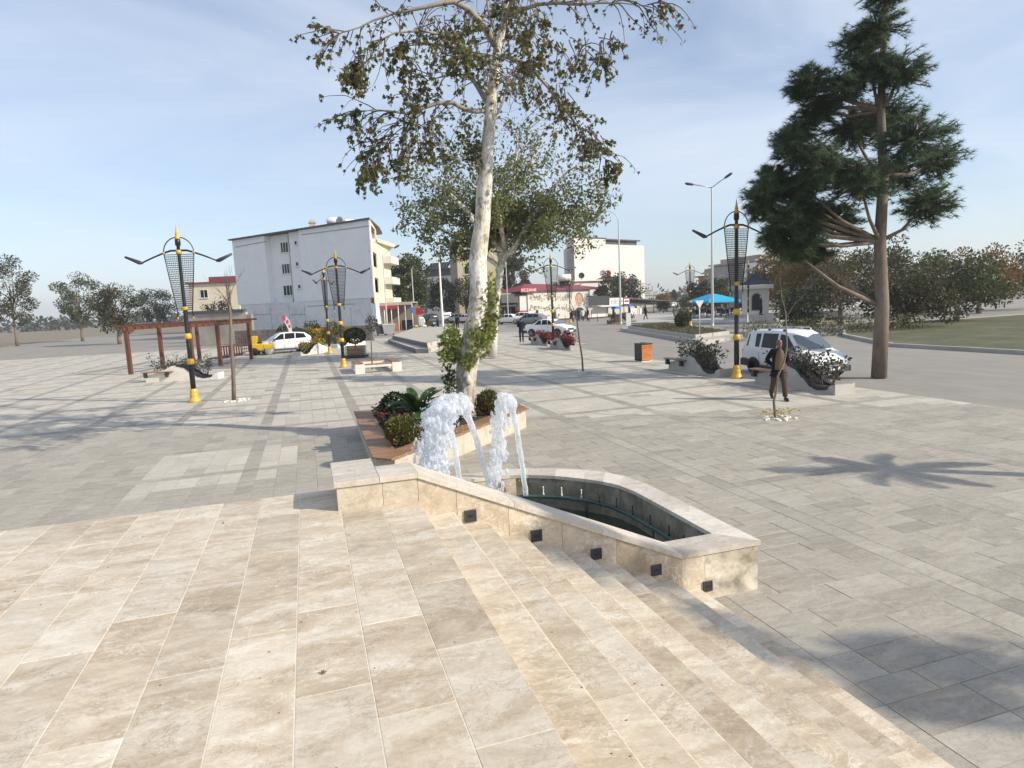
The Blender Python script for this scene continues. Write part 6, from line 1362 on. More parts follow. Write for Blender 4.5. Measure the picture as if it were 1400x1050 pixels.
def vehicle(label, kind, loc, rot, paint='carwhite', cat='car', name='parked_car', group=None, rails=False, lower=None):
    K = KIND[kind]; tab = K['tab']; Wd = K['W']; z0 = K['z0']; t = thing(name, label, cat, loc, rot, group)
    def sec(x):
        bz, tz = lerp_tab(tab, x, 1), lerp_tab(tab, x, 2); end = 1 - .10 * max(0, abs(x) - 1.45) / .6
        w = Wd * end; cab = min(1, max(0, (tz - bz) / .38)); wt = w * (.97 - .20 * cab)
        zl = z0 + (.1 if abs(x) > 1.85 else 0)
        return [(w * .93, zl), (w * .99, zl + (bz - zl) * .35), (w, zl + (bz - zl) * .72), (w * .97, bz), (wt, tz - .05 * cab - .004), (wt * .86, tz), (0, tz + .012)]
    xs = sorted(set([s_[0] for s_ in tab] + [w + dx for w in K['wx'] for dx in (-.36, -.2, 0, .2, .36)]))
    q = MB(); v = []; n = 13
    for x in xs:
        s_ = sec(x); full = [(x, y_, z_) for y_, z_ in s_] + [(x, -y_, z_) for y_, z_ in s_[:-1][::-1]]; v += full
    f = []
    for i in range(len(xs) - 1):
        for k in range(n - 1): f.append([i * n + k, i * n + k + 1, (i + 1) * n + k + 1, (i + 1) * n + k])
        f.append([i * n + n - 1, i * n, (i + 1) * n, (i + 1) * n + n - 1])
    f += [list(range(n)), [(len(xs) - 1) * n + k for k in range(n)][::-1]]
    q.add(v, f, 0, True); q.build('body', MAT[paint], t)
    def yz(x, z_):
        s_ = sec(x); a, b = s_[3], s_[4]
        if z_ <= a[1]: return a[0]
        k = min(1, (z_ - a[1]) / max(.01, b[1] - a[1])); return a[0] + (b[0] - a[0]) * k
    for sgn_ in (1, -1):
        for poly in K['side']:
            q = MB(); pts = [(x, sgn_ * (yz(x, z_) + .012), z_) for x, z_ in poly]; q.add(pts, [list(range(len(pts)))] if sgn_ < 0 else [list(range(len(pts)))[::-1]]); q.build('side_window', MAT['glass'], t)
        q = MB(); xa = K['side'][-1][0][0] - .03; xb = K['side'][-1][-1][0] + .05
        for x in (xa, K['side'][0][-1][0] + .03, xb):
            q.box(x - .006, x + .006, *sorted((sgn_ * Wd * .97, sgn_ * (Wd * 1.003))), z0 + .12, .92)
        q.build('door_seam', MAT['plastic'], t)
        for x in (xa + .12, K['side'][1][0][0] + .12):
            q = MB(); q.box(x, x + .16, *sorted((sgn_ * Wd * .985, sgn_ * (Wd * 1.02))), .86, .89); q.build('door_handle', MAT[lower or paint], t)
        q = MB(); x = K['side'][-1][-1][0] - .12; q.box(x - .06, x + .06, *sorted((sgn_ * Wd * .95, sgn_ * (Wd + .16))), .98, 1.10, 0, .02); q.build('wing_mirror', MAT['plastic'], t)
        q = MB(); q.box(K['wx'][0] + .42, K['wx'][1] - .42, *sorted((sgn_ * Wd * .9, sgn_ * Wd * 1.004)), z0 - .02, z0 + .11); q.build('sill_trim', MAT['plastic'], t)
    # glass front and rear, lamps, plates, bumpers
    xf, xt = K['front']; zf, zt_ = lerp_tab(tab, xf, 2) + .02, lerp_tab(tab, xt, 2) - .015; sw = sec(xf)[3][0] * .86; tw2 = sec(xt)[4][0] * .92
    nrm = Vector((zt_ - zf, 0, xf - xt)).normalized() * .014
    q = MB(); q.add([Vector((xf, -sw, zf)) + nrm, Vector((xf, sw, zf)) + nrm, Vector((xt, tw2, zt_)) + nrm, Vector((xt, -tw2, zt_)) + nrm], [(0, 1, 2, 3)]); q.build('windscreen', MAT['screen'], t)
    xr_, xq = K['rear']; zr2, zq = lerp_tab(tab, xr_, 2) + .03, lerp_tab(tab, xq, 2) - .05; sw = sec(xr_)[3][0] * .84; tw2 = sec(xq)[4][0] * .88; nrm = Vector((-(zq - zr2), 0, xq - xr_)).normalized() * .016
    q = MB(); q.add([Vector((xr_, sw, zr2)) + nrm, Vector((xr_, -sw, zr2)) + nrm, Vector((xq, -tw2, zq)) + nrm, Vector((xq, tw2, zq)) + nrm], [(0, 1, 2, 3)]); q.build('rear_window', MAT['glass'], t)
    F_, B_ = tab[-1][0], tab[0][0]
    for s_ in (1, -1):
        q = MB(); q.box(F_ - .16, F_ - .015, *sorted((s_ * .45, s_ * .74)), .60, .72, 0, .02); q.build('headlight', MAT['clearlamp'], t)
        q = MB(); q.box(B_ - .012, B_ + .12, *sorted((s_ * .60, s_ * .775)), .66, .98 if kind != 'sedan' else .82); q.build('tail_light', MAT['redlamp'], t)
    q = MB(); q.box(F_ - .25, F_ + .03, -.76, .76, .28, .50, 0, .03); q.box(F_ - .05, F_ + .012, -.40, .40, .56, .66); q.build('front_bumper', MAT['plastic'], t)
    q = MB(); q.box(B_ - .04, B_ + .3, -.78, .78, .28, .52, 0, .03); q.build('rear_bumper', MAT['plastic'], t)
    q = MB(); q.box(F_ + .031, F_ + .042, -.26, .26, .36, .47); q.build('number_plate', MAT['signwhite'], t); q = MB(); q.box(B_ - .052, B_ - .041, -.26, .26, .36, .47); q.build('number_plate', MAT['signwhite'], t)
    r = K['r']
    for x in K['wx']:
        for s_ in (1, -1):
            q = MB(); ya = s_ * (Wd - .06)
            q.add([(x + (r + .075) * math.cos(a), s_ * (Wd * 1.003), r + (r + .075) * math.sin(a)) for a in [PI * i / 12 for i in range(13)]] + [(x + r * .9 * math.cos(a), s_ * (Wd * 1.003), r + r * .9 * math.sin(a)) for a in [PI * i / 12 for i in range(13)]], [[i, i + 1, 14 + i, 13 + i] if s_ < 0 else [13 + i, 14 + i, i + 1, i] for i in range(12)]); q.build('wheel_arch', MAT['black' if lower is None else lower], t)
            q = MB(); q.lathe([(r * .62, -.10), (r * .93, -.10), (r, -.06), (r, .06), (r * .93, .10), (r * .62, .10)], 22, (x, ya + s_ * .02, r), axis='y'); w_ = q.build('wheel', MAT['rubber'], t)
            q = MB(); q.lathe([(0, .0), (r * .2, .02), (r * .64, .0), (r * .64, .03), (r * .58, .03)], 20, (x, 0, r), axis='y')
            q.v = [(a, (ya + s_ * (.105 + b * .5)), c) for a, b, c in q.v]
            q.build('rim', MAT['silver'], w_)
            q = MB()
            for k in range(5):
                a = 2 * PI * k / 5 + .3; c_ = (x + r * .4 * math.cos(a), ya + s_ * .124, r + r * .4 * math.sin(a)); q.add([(c_[0] + r * .13 * math.cos(b), c_[1], c_[2] + r * .13 * math.sin(b)) for b in [2 * PI * i / 8 for i in range(8)]], [list(range(8)) if s_ < 0 else list(range(8))[::-1]])
            q.build('rim_opening', MAT['black'], w_)
    if rails:
        for s_ in (1, -1):
            q = MB(); q.tube([(-1.5, s_ * .58, 1.80), (-1.42, s_ * .58, 1.87), (.2, s_ * .58, 1.90), (.3, s_ * .58, 1.82)], .022, 6); q.build('roof_rail', MAT['silver'], t)
            for x in (-1.42, -.6, .2): q = MB(); q.box(x - .05, x + .05, *sorted((s_ * .55, s_ * .61)), 1.78, 1.87); q.build('rail_foot', MAT['charcoal'], t)
    if lower: q = MB(); q.box(B_ - .03, B_ + .42, -Wd * 1.006, Wd * 1.006, .30, .62, 0, .05); q.build('rear_cladding', MAT[lower], t)
    return t
vehicle('white van with roof rails standing at the kerb behind the walking man', 'van', (15.95, 18.25, 0), R(-90), 'carwhite', 'van', 'parked_van', rails=True, lower='plastic').scale = (.92, .88, .85)
p = at(384, 47.5); vehicle('white hatchback with green reflections parked before the rubble wall', 'hatch', (p.x, p.y, 0), R(180) - YAW + R(30), 'carwhite', rails=False)
p = at(750, 54); vehicle('white sedan driving past behind the red-leaved planters', 'sedan', (p.x, p.y, 0), -YAW + R(-38), 'carwhite', name='moving_car')
p = at(724, 80); vehicle('grey hatchback seen from behind left of the white sedan', 'hatch', (p.x, p.y, 0), -YAW + R(152), 'cargrey')
p = at(694, 88); vehicle('old white sedan parked before the dark shop, left of the grey hatchback', 'sedan', (p.x, p.y, 0), -YAW + R(160), 'carwhite')
p = at(711, 93); vehicle('white car half hidden behind the grey hatchback', 'hatch', (p.x, p.y, 0), -YAW + R(165), 'carwhite')
p = at(622, 108); vehicle('silver car parked below the dark trees, left of the big trunk', 'hatch', (p.x, p.y, 0), -YAW + R(170), 'silver')
p = at(636, 104); vehicle('white car touching the left side of the big trunk, far off', 'sedan', (p.x, p.y, 0), -YAW + R(150), 'carwhite')
p = at(611.5, 110); vehicle('small white van seen from behind right of the white pole', 'van', (p.x, p.y, 0), -YAW + R(88), 'carwhite', 'van')
p = at(572, 96); vehicle('white car under the dense tree beside the red board', 'sedan', (p.x, p.y, 0), -YAW + R(100), 'carwhite')
p = at(585, 98); vehicle('dark blue van in the shade under the trees, left of the white pole', 'van', (p.x, p.y, 0), -YAW + R(120), 'cardark', 'van')
p = at(919, 150); vehicle('white car far down the road near the topiary', 'sedan', (p.x, p.y, 0), -YAW + R(90), 'carwhite')
# motorbikes by the awning
def motorbike(label, loc, rot, m):
    t = thing('motorbike', label, 'motorbike', loc, rot, 'motorbikes parked by the shops')
    for x in (-.62, .62): q = MB(); q.lathe([(.22, -.05), (.29, -.04), (.30, 0), (.29, .04), (.22, .05)], 16, (x, 0, .30), axis='y'); w = q.build('wheel', MAT['rubber'], t); q = MB(); q.lathe([(0, -.02), (.20, -.02), (.20, .02), (0, .02)], 12, (x, 0, .30), axis='y'); q.build('rim', MAT['steel'], w)
    q = MB(); q.tube([(.62, 0, .3), (.42, 0, .78), (.36, 0, 1.0)], .035, 6); q.tube([(-.62, 0, .3), (-.1, 0, .45), (.42, 0, .78)], .04, 6); q.build('frame', MAT['charcoal'], t); q = MB(); q.tube([(.36, -.34, 1.04), (.38, 0, 1.0), (.36, .34, 1.04)], .018, 6); q.build('handlebar', MAT['black'], t)
    q = MB(); q.ball((.12, 0, .78), (.28, .15, .14), 0, 10, 6); q.build('tank', MAT[m], t); q = MB(); q.box(-.62, -.08, -.13, .13, .74, .82, 0, .03); q.build('seat', MAT['black'], t); q = MB(); q.box(-.22, .18, -.15, .15, .28, .58, 0, .03); q.build('engine', MAT['plastic'], t); return t
for px, lab, m in ((566, 'yellowish motorbike nearest the blue sign, before the shops', 'yellow'), (577, 'white and black motorbike, middle of the row before the shops', 'whitemetal'), (589, 'dark motorbike nearest the white pole', 'navycloth')): p = at(px, 72); motorbike(lab, p, -YAW + R(25), m)
rb = thing('sign_board', 'small red advertising board on a post under the dense tree', 'sign', at(573, 84), -YAW); zz = at(573, 84, 430).z; q = MB(); q.tube([(0, 0, 0), (0, 0, zz)], .05, 6); q.build('post', MAT['steel'], rb); q = MB(); q.box(-.45, .45, -.1, -.06, zz, at(573, 84, 421).z); q.build('board', MAT['signred'], rb)

# ================================================================== PEOPLE
def skin_mesh(name, pts, edges, mats, levels=2):
    """one continuous surface grown round a jointed skeleton (point, radius_x, radius_y)"""
    me = bpy.data.meshes.new(name); me.from_pydata([p[0] for p in pts], edges, []); o = bpy.data.objects.new(name, me); COL.objects.link(o)
    md = o.modifiers.new('skin', 'SKIN'); md.use_smooth_shade = True
    sv = me.skin_vertices[0].data if me.skin_vertices else None
    for i, p in enumerate(pts): sv[i].radius = (p[1], p[2] if len(p) > 2 else p[1]); sv[i].use_root = (i == 0)
    o.modifiers.new('sub', 'SUBSURF').levels = levels
    bpy.context.view_layer.update(); r = bpy.data.meshes.new_from_object(o.evaluated_get(bpy.context.evaluated_depsgraph_get())); bpy.data.objects.remove(o)
    r.materials.clear(); r.materials.append(mats); r.name = name
    for pl_ in r.polygons: pl_.use_smooth = True
    return r
def chain(pts, edges, start, items):
    prev = start
    for it in items: pts.append(it); edges.append((prev, len(pts) - 1)); prev = len(pts) - 1
    return prev
def person(label, loc, rot, H=1.72, top='navycloth', legs='trousers', stride=.16, arms='down', hair='darkhair', inner=None, lean=0.0, levels=1, group=None, look=0.0, robe=False, bald=False, girth=1.0):
    """figure facing local -y; feet on z=0"""
    t = thing('person', label, 'person', loc, rot, group); k = H / 1.72
    V = lambda x, y_, z_: (x * k, (y_ - lean * max(0, z_ - .9)) * k, z_ * k)
    s = stride; hips = V(0, 0, .93)
    # joints: left/right = +x / -x
    J = {}
    for sx, ph in ((1, 1), (-1, -1)):
        J[sx] = dict(hip=V(.095 * sx, 0, .90), knee=V(.10 * sx, -.06 - s * .55 * ph, .50), ank=V(.10 * sx, .02 - s * 1.15 * ph, .09 + (.05 if ph < 0 and s > .05 else 0)), toe=V(.115 * sx, -.14 - s * 1.15 * ph, .035), sh=V(.185 * sx, .01, 1.42))
        if arms == 'back': J[sx].update(elb=V(.285 * sx, .15, 1.14), wr=V(.10 * sx, .21, .97), hand=V(.02 * sx, .22, .93))
        elif arms == 'front': J[sx].update(elb=V(.25 * sx, .03, 1.14), wr=V(.13 * sx, -.2, 1.08), hand=V(.06 * sx, -.25, 1.09))
        else: J[sx].update(elb=V(.245 * sx, .04 + s * .3 * ph, 1.15), wr=V(.25 * sx, -.03 + s * .75 * ph, .90), hand=V(.25 * sx, -.05 + s * .85 * ph, .82))
    r = lambda *a: tuple(x * k * girth for x in a)
    pts = [(hips, *r(.13, .10))]; ed = []
    n3 = chain(pts, ed, 0, [(V(0, 0, 1.12), *r(.12, .09)), (V(0, 0, 1.32), *r(.14, .095)), (V(0, .01, 1.45), *r(.07, .06)), (V(0, -.005, 1.53), *r(.05, .052))])
    for sx in (1, -1):
        j = J[sx]; chain(pts, ed, 0, [(j['hip'], *r(.085, .085)), (j['knee'], *r(.055, .055)), (j['ank'], *r(.036, .036))])
        chain(pts, ed, 2, [(j['sh'], *r(.055, .055)), (j['elb'], *r(.042, .042)), (j['wr'], *r(.028, .028)), (j['hand'], *r(.036, .022))])
    bm_ = skin_mesh('body', pts, ed, MAT['skin'], levels)
    # head with face, and five short fingers on each hand, joined into the same body mesh
    hb = MB(); hc = Vector(V(0, -.02, 1.615)); cl, sl = math.cos(look), math.sin(look)
    def HP(x, y_, z_): return (hc.x + (x * cl - y_ * sl) * k, hc.y + (x * sl + y_ * cl) * k, hc.z + z_ * k)
    prof = [(.012, -.115), (.045, -.108), (.058, -.07), (.068, -.02), (.074, .03), (.073, .065), (.058, .098), (.03, .115), (.001, .12)]
    v = []; nn_ = 12
    for rr, z_ in prof:
        for i in range(nn_): a = 2 * PI * i / nn_; y_ = rr * 1.22 * math.sin(a); y_ = y_ - (.018 if z_ < -.05 else .0); v.append(HP(rr * math.cos(a), y_ + .005, z_))
    f = [[i * nn_ + q_, i * nn_ + (q_ + 1) % nn_, (i + 1) * nn_ + (q_ + 1) % nn_, (i + 1) * nn_ + q_] for i in range(len(prof) - 1) for q_ in range(nn_)]
    hb.add(v, f, 0, True)
    hb.add([HP(-.012, -.088, .015), HP(.012, -.088, .015), HP(.017, -.092, -.03), HP(-.017, -.092, -.03), HP(0, -.118, -.028)], [(0, 1, 4), (1, 2, 4), (2, 3, 4), (3, 0, 4)], 0)
    for sx in (1, -1): hb.ball(HP(.077 * sx, .012, -.005), (.012 * k, .022 * k, .032 * k), 0, 8, 5)
    for sx in (1, -1):
        h = Vector(J[sx]['hand']); d = (h - Vector(J[sx]['wr'])).normalized(); sd_ = d.orthogonal().normalized()
        for i, (o_, L) in enumerate(((-.027, .062), (-.009, .075), (.009, .07), (.027, .055))):
            a = h + sd_ * o_ * k + d * .01; hb.tube([a, a + d * L * .55 * k, a + d * L * k + Vector((0, -.012, 0)) * k], [.009 * k, .008 * k, .006 * k], 5, 0)
        a = h + sd_ * .03 * k - d * .02 * k; hb.tube([a, a + sd_ * .03 * k + d * .02 * k, a + sd_ * .035 * k + d * .05 * k], [.010 * k, .009 * k, .007 * k], 5, 0)
    # merge
    o0 = len(hb.v); hb.v += [tuple(v_.co) for v_ in bm_.vertices]
    for pl_ in bm_.polygons: hb.f.append([i + o0 for i in pl_.vertices]); hb.m.append(0); hb.sm.append(True)
    body = hb.build('body', [MAT['skin']], t)
    q = MB()
    for sx in (1, -1): q.ball(HP(.028 * sx, -.079, .018), (.010 * k, .006 * k, .007 * k), 0, 6, 4); q.box(*sorted((HP(.012 * sx, 0, 0)[0], HP(.044 * sx, 0, 0)[0])), HP(0, -.088, 0)[1], HP(0, -.078, 0)[1], HP(0, 0, .034)[2], HP(0, 0, .040)[2]) if abs(look) < .05 else None
    q.box(HP(-.02, 0, 0)[0], HP(.02, 0, 0)[0], HP(0, -.082, 0)[1], HP(0, -.075, 0)[1], HP(0, 0, -.064)[2], HP(0, 0, -.058)[2]) if abs(look) < .05 else None
    q.build('eyes_and_brows', MAT['darkhair'], body)
    q = MB(); v = []
    for rr, z_ in ([(.079, -.03), (.081, .02), (.080, .062), (.066, .098), (.036, .120), (.001, .127)] if not bald else [(.078, -.04), (.080, .0), (.079, .035), (.076, .05)]):
        for i in range(nn_ + 1): a = PI * (-.06) + PI * 1.12 * i / nn_ if z_ < .05 or bald else 2 * PI * i / nn_; v.append(HP(rr * math.cos(a), rr * 1.22 * math.sin(a) + .008, z_))
    m_ = len(v) // (nn_ + 1); q.add(v, [[i * (nn_ + 1) + q_, i * (nn_ + 1) + q_ + 1, (i + 1) * (nn_ + 1) + q_ + 1, (i + 1) * (nn_ + 1) + q_] for i in range(m_ - 1) for q_ in range(nn_)], 0, True); q.build('hair', MAT[hair], t)
    # trousers, top and shoes as garments a little larger than the limbs
    pts = [(hips, *r(.155, .125))]; ed = []
    for sx in (1, -1): j = J[sx]; chain(pts, ed, 0, [(j['hip'], *r(.105, .105)), (tuple(Vector(j['hip']).lerp(Vector(j['knee']), .5)), *r(.092, .092)), (j['knee'], *r(.075, .075)), (tuple(Vector(j['knee']).lerp(Vector(j['ank']), .5)), *r(.068, .068)), (j['ank'], *r(.062, .066))])
    chain(pts, ed, 0, [(V(0, 0, 1.04), *r(.145, .115))]); place('trousers', skin_mesh('trousers', pts, ed, MAT[legs], levels), t)
    def upper(name, mat, grow, arms_=True, zlo=.86, front=None):
        pts = [(V(0, 0, zlo + .06), *r(.165 + grow, .13 + grow))]; ed = []
        chain(pts, ed, 0, [(V(0, 0, 1.12), *r(.150 + grow, .12 + grow)), (V(0, 0, 1.32), *r(.165 + grow, .122 + grow)), (V(0, .01, 1.43), *r(.105 + grow, .085 + grow)), (V(0, .01, 1.485), *r(.062, .062))])
        chain(pts, ed, 0, [(V(0, 0, zlo), *r(.165 + grow, .135 + grow))])
        if arms_:
            for sx in (1, -1): j = J[sx]; chain(pts, ed, 2, [(j['sh'], *r(.082, .082)), (tuple(Vector(j['sh']).lerp(Vector(j['elb']), .5)), *r(.068, .068)), (j['elb'], *r(.060, .060)), (tuple(Vector(j['elb']).lerp(Vector(j['wr']), .6)), *r(.052, .052)), (j['wr'], *r(.044, .044))])
        return place(name, skin_mesh(name, pts, ed, MAT[mat], levels), t)
    upper('robe' if robe else 'jacket', top, .015 if not robe else .03, True, .80 if not robe else .45)
    if inner:   # the open front shows the garment below: a fitted panel lying on the chest
        q = MB(); rows = [(1.47, .04), (1.40, .09), (1.28, .125), (1.12, .14), (.98, .145), (.88, .14)]; v = []
        for z_, w in rows:
            for i in range(7): u = (i - 3) / 3; v.append(V(u * w, -(.150 if z_ < 1.38 else .118 if z_ > 1.42 else .138) * girth ** .7 + .045 * u * u - .012, z_))
        q.add(v, [[a * 7 + b_, (a + 1) * 7 + b_, (a + 1) * 7 + b_ + 1, a * 7 + b_ + 1] for a in range(5) for b_ in range(6)], 0, True); q.build('sweater', MAT[inner], t)
    for sx in (1, -1):
        j = J[sx]; a, b_ = Vector(j['ank']), Vector(j['toe']); q = MB(); q.tube([a + Vector((0, .05, -.05)) * k, a + Vector((0, 0, -.035)) * k, a.lerp(b_, .6), b_, b_ + Vector((0, -.05, .0)) * k], [.035 * k, .05 * k, .05 * k, .045 * k, .02 * k], 8); q.build('shoe', MAT['shoe'], t)
    return t
g_ = ground(1064, 546)
person('man in dark jacket, khaki sweater and brown trousers walking with hands behind his back', (g_.x, g_.y, 0), R(-22), 1.60, 'jacket', 'trousers', .27, 'back', 'hair', 'knit', .05, 2, bald=True, girth=1.16)
person('man in dark clothes seen walking away across the plaza before the parked cars', at(711, 47), R(160), 1.78, 'navycloth', 'navycloth', .10, 'front')
person('person in a black coat striding across the far pavement near the market shelter', at(882, 79) + Vector((0, 0, .15)), R(80), 1.72, 'jacket', 'jacket', .22, 'down')
person('person in blue with a pale cap standing at the kiosk', at(1040, 60) + Vector((0, 0, .745)), R(30), 1.7, 'navycloth', 'navycloth', .03, 'down', 'whitecloth')
A = 'people standing before the mural wall'
person('person in a long black robe before the mural, just right of the gold-banded lamp', at(759 - 26, 90), R(200), 1.66, 'jacket', 'jacket', .04, 'front', group=A, robe=True)
person('person in a grey-brown coat before the mural, alone in the gap', at(758, 89), R(20), 1.7, 'greycloth', 'jacket', .05, 'down', group=A, robe=True)
person('person in dark blue beside the distant lamp before the mural', at(781, 88), R(150), 1.72, 'navycloth', 'jacket', .05, 'down', group=A)
person('person in dark clothes below the portrait, left of the one in white', at(790, 90), R(30), 1.7, 'jacket', 'navycloth', .03, 'front', group=A)
person('person with a white top below the portrait banner', at(796, 88), R(-20), 1.68, 'whitecloth', 'jacket', .03, 'down', group=A)
person('person in navy at the right edge of the portrait banner', at(803, 89), R(-100), 1.74, 'navycloth', 'navycloth', .08, 'down', group=A)
person('person in dark trousers standing by the left end of the mural wall', at(730 + 4, 97), R(40), 1.7, 'jacket', 'greycloth', .03, 'down', group=A)
person('person in dark clothing walking away left of the big trunk, below the trees', at(624, 76), R(170), 1.72, 'jacket', 'jacket', .1, 'down')
person('motorcyclist-like figure in blue standing by the shops near the white pole', at(597, 74), R(60), 1.7, 'navycloth', 'navycloth', .05, 'front')

# ================================================================== TREES AND PLANTS FARTHER OFF
T = 'background trees'
tree('broadleaf_tree', 'dense green and ochre tree right of the balconies', 'tree', at(562, 96), at(562, 96, 346).z, 3.5, 'green', 101, 9000, .36, .24, .22, group=T, lobes=16)
tree('broadleaf_tree', 'dark grey-green tree below the yellow tower left of the trunk', 'tree', at(604, 112), at(604, 112, 378).z, 2.9, 'dark', 102, 5000, .34, .2, .2, group=T, lobes=12)
tree('broadleaf_tree', 'brownish tree directly left of the big trunk, behind it', 'tree', at(637, 112), at(637, 112, 375).z, 2.3, 'olive', 103, 2200, .34, .2, .2, group=T)
tree('broadleaf_tree', 'olive and rust tree right of the second trunk beside the pharmacy', 'tree', at(704, 112), at(704, 112, 338).z, 2.9, 'olive', 104, 7000, .33, .24, .16, group=T, lobes=15)
tree('broadleaf_tree', 'green tree behind the market netting, left part', 'tree', at(838, 110), at(838, 110, 372).z, 2.9, 'green', 105, 2600, .34, .2, .2, group=T)
tree('broadleaf_tree', 'grey-green tree behind the market netting, right part', 'tree', at(860, 114), at(860, 114, 377).z, 3.0, 'shrub', 106, 2300, .36, .2, .2, group=T)
tree('broadleaf_tree', 'small tree on the flat white house terrace', 'tree', at(820, 114), at(820, 114, 391).z, 1.6, 'dark', 107, 900, .3, .14, .45, group=T)
tree('broadleaf_tree', 'reddish round tree at the end of the far road', 'tree', at(908, 140), at(908, 140, 402).z, 2.3, 'rust', 108, 1100, .4, .2, .25, group=T)
tree('broadleaf_tree', 'dark lollipop tree in a tub near the reddish far tree', 'tree', at(907, 105), at(907, 105, 412).z, 1.1, 'dark', 109, 900, .25, .1, .35, group=T)
tree('cypress', 'slender dark cypress standing far off against the haze', 'tree', at(920.5, 210), at(920.5, 210, 395).z, 1.1, 'dark', 110, 700, .5, .2, .05, group=T, lobes=9)
tree('broadleaf_tree', 'dark tree left of the grey apartment block', 'tree', at(953, 112), at(953, 112, 384).z, 2.6, 'dark', 111, 2300, .36, .2, .15, group=T)
tree('conifer', 'green conifer before the grey apartment block', 'tree', at(986, 96), at(986, 96, 375).z, 1.7, 'green', 112, 2300, .3, .2, .08, group=T, lobes=14)
tree('broadleaf_tree', 'low dark tree behind the parasol and the lamp', 'tree', at(968, 100), at(968, 100, 395).z, 2.2, 'shrub', 113, 1700, .34, .16, .15, group=T)
for i, (px, d, py, r_, k_) in enumerate(((946, 66, 404, .75, 'green'), (929, 68, 412, .85, 'dark'))):
    pass
tpz = thing('topiary_tree', 'cloud-pruned dark topiary left of the far lamp, two balls high', 'tree', at(936, 68) + Vector((0, 0, .15)))
q = MB(); q.tube([(0, 0, 0), (.1, 0, .8), (.0, 0, 2.0)], .06, 6); q.build('trunk', MAT['bark'], tpz); q = MB(); rng = random.Random(8)
for c, r_ in (((0, 0, 2.0), .5), ((-.55, 0, 1.15), .75), ((.5, .2, 1.0), .7), ((.1, 0, .45), .6)): clump(q, c, r_, 420, .16, rng, OVAL, 0, .8)
q.build('crown', LEAF['green'], tpz)
tree('autumn_tree', 'rust-brown autumn tree behind the kiosk, left of the pine', 'tree', at(1078, 76), at(1078, 76, 338).z, 4.4, 'rust', 120, 12000, .30, .2, .18, lobes=18, group='rust-brown trees of the park')
tree('autumn_tree', 'rust-brown autumn tree at the right edge below the pine', 'tree', at(1112, 60), at(1112, 60, 335).z, 3.6, 'rust', 121, 10000, .25, .2, .15, lobes=18, group='rust-brown trees of the park')
tree('autumn_tree', 'bronze autumn tree right of the photo edge behind the van', 'tree', at(1150, 52), at(1150, 52, 345).z, 3.4, 'olive', 122, 4200, .2, .2, .15, lobes=16, group='rust-brown trees of the park')
tree('broadleaf_tree', 'green leafy park tree behind the white van, right of the kiosk', 'tree', at(1086, 46), at(1086, 46, 394).z, 1.5, 'green', 123, 2600, .18, .1, .12, group='green trees of the park')
tree('broadleaf_tree', 'olive park shrub-tree between the kiosk and the van roof', 'tree', at(1070, 78), at(1070, 78, 398).z, 2.2, 'olive', 124, 1700, .18, .1, .12, group='green trees of the park')
tree('broadleaf_tree', 'dark green park tree at the right edge above the van', 'tree', at(1102, 42), at(1102, 42, 388).z, 1.7, 'dark', 125, 2600, .18, .1, .1, group='green trees of the park')
for i, (px, d, py, k_) in enumerate(((1200, 60, 330, 'olive'), (1270, 66, 350, 'green'), (1340, 60, 340, 'rust'), (1420, 64, 330, 'green'), (110, 100, 370, 'green'), (215, 120, 390, 'dark'), (20, 90, 345, 'olive'), (160, 80, 385, 'olive'), (1310, 48, 360, 'green'), (1240, 44, 375, 'olive'))):
    tree('broadleaf_tree', ['olive street tree beyond the right photo edge', 'green street tree farther right along the park', 'rust street tree at the far right of the park', 'green tree closing the park on the right', 'green tree beyond the left photo edge', 'dark tree behind the cream house', 'olive tree at the far left beyond the photo', 'low olive tree left of the pergola', 'nearer green tree on the park lawn at right', 'small olive tree on the park lawn right of the pine'][i], 'tree', at(px, d), at(px, d, py).z, 3.4, k_, 130 + i, 5200, .26, .2, .18, group='trees beyond the square')
hd = thing('hedge', 'low olive hedge running along the park edge behind the van', 'hedge', at(1085, 40)); q = MB(); rng = random.Random(44)
for i in range(14): clump(q, (-3 + i * .9, rng.uniform(-.3, .3) - i * .12, .55), (.7, .6, .55), 170, .13, rng, OVAL, 0, .75)
q.build('foliage', LEAF['box'], hd); q = MB()
for i in range(14): q.tube([(-3 + i * .9, -i * .12, 0), (-3 + i * .9, -i * .12, .6)], .03, 4)
tag(q.build('stems', MAT['twig'], hd), kind='stuff')
fp = thing('fence_panel', 'short whitewashed picket gate standing in the park behind the van', 'fence', at(1070, 44), -YAW); fp.scale = (.62, .62, .75)
for i in range(6): q = MB(); q.box(-.6 + i * .22, -.6 + i * .22 + .14, -.03, .03, .1, 1.15 - .12 * abs(i - 2.5)); q.build('picket', MAT['whitemetal'], fp)
q = MB(); q.box(-.62, .72, .031, .06, .4, .5); q.box(-.62, .72, .031, .06, 1.1, 1.2); q.build('rail', MAT['whitemetal'], fp)
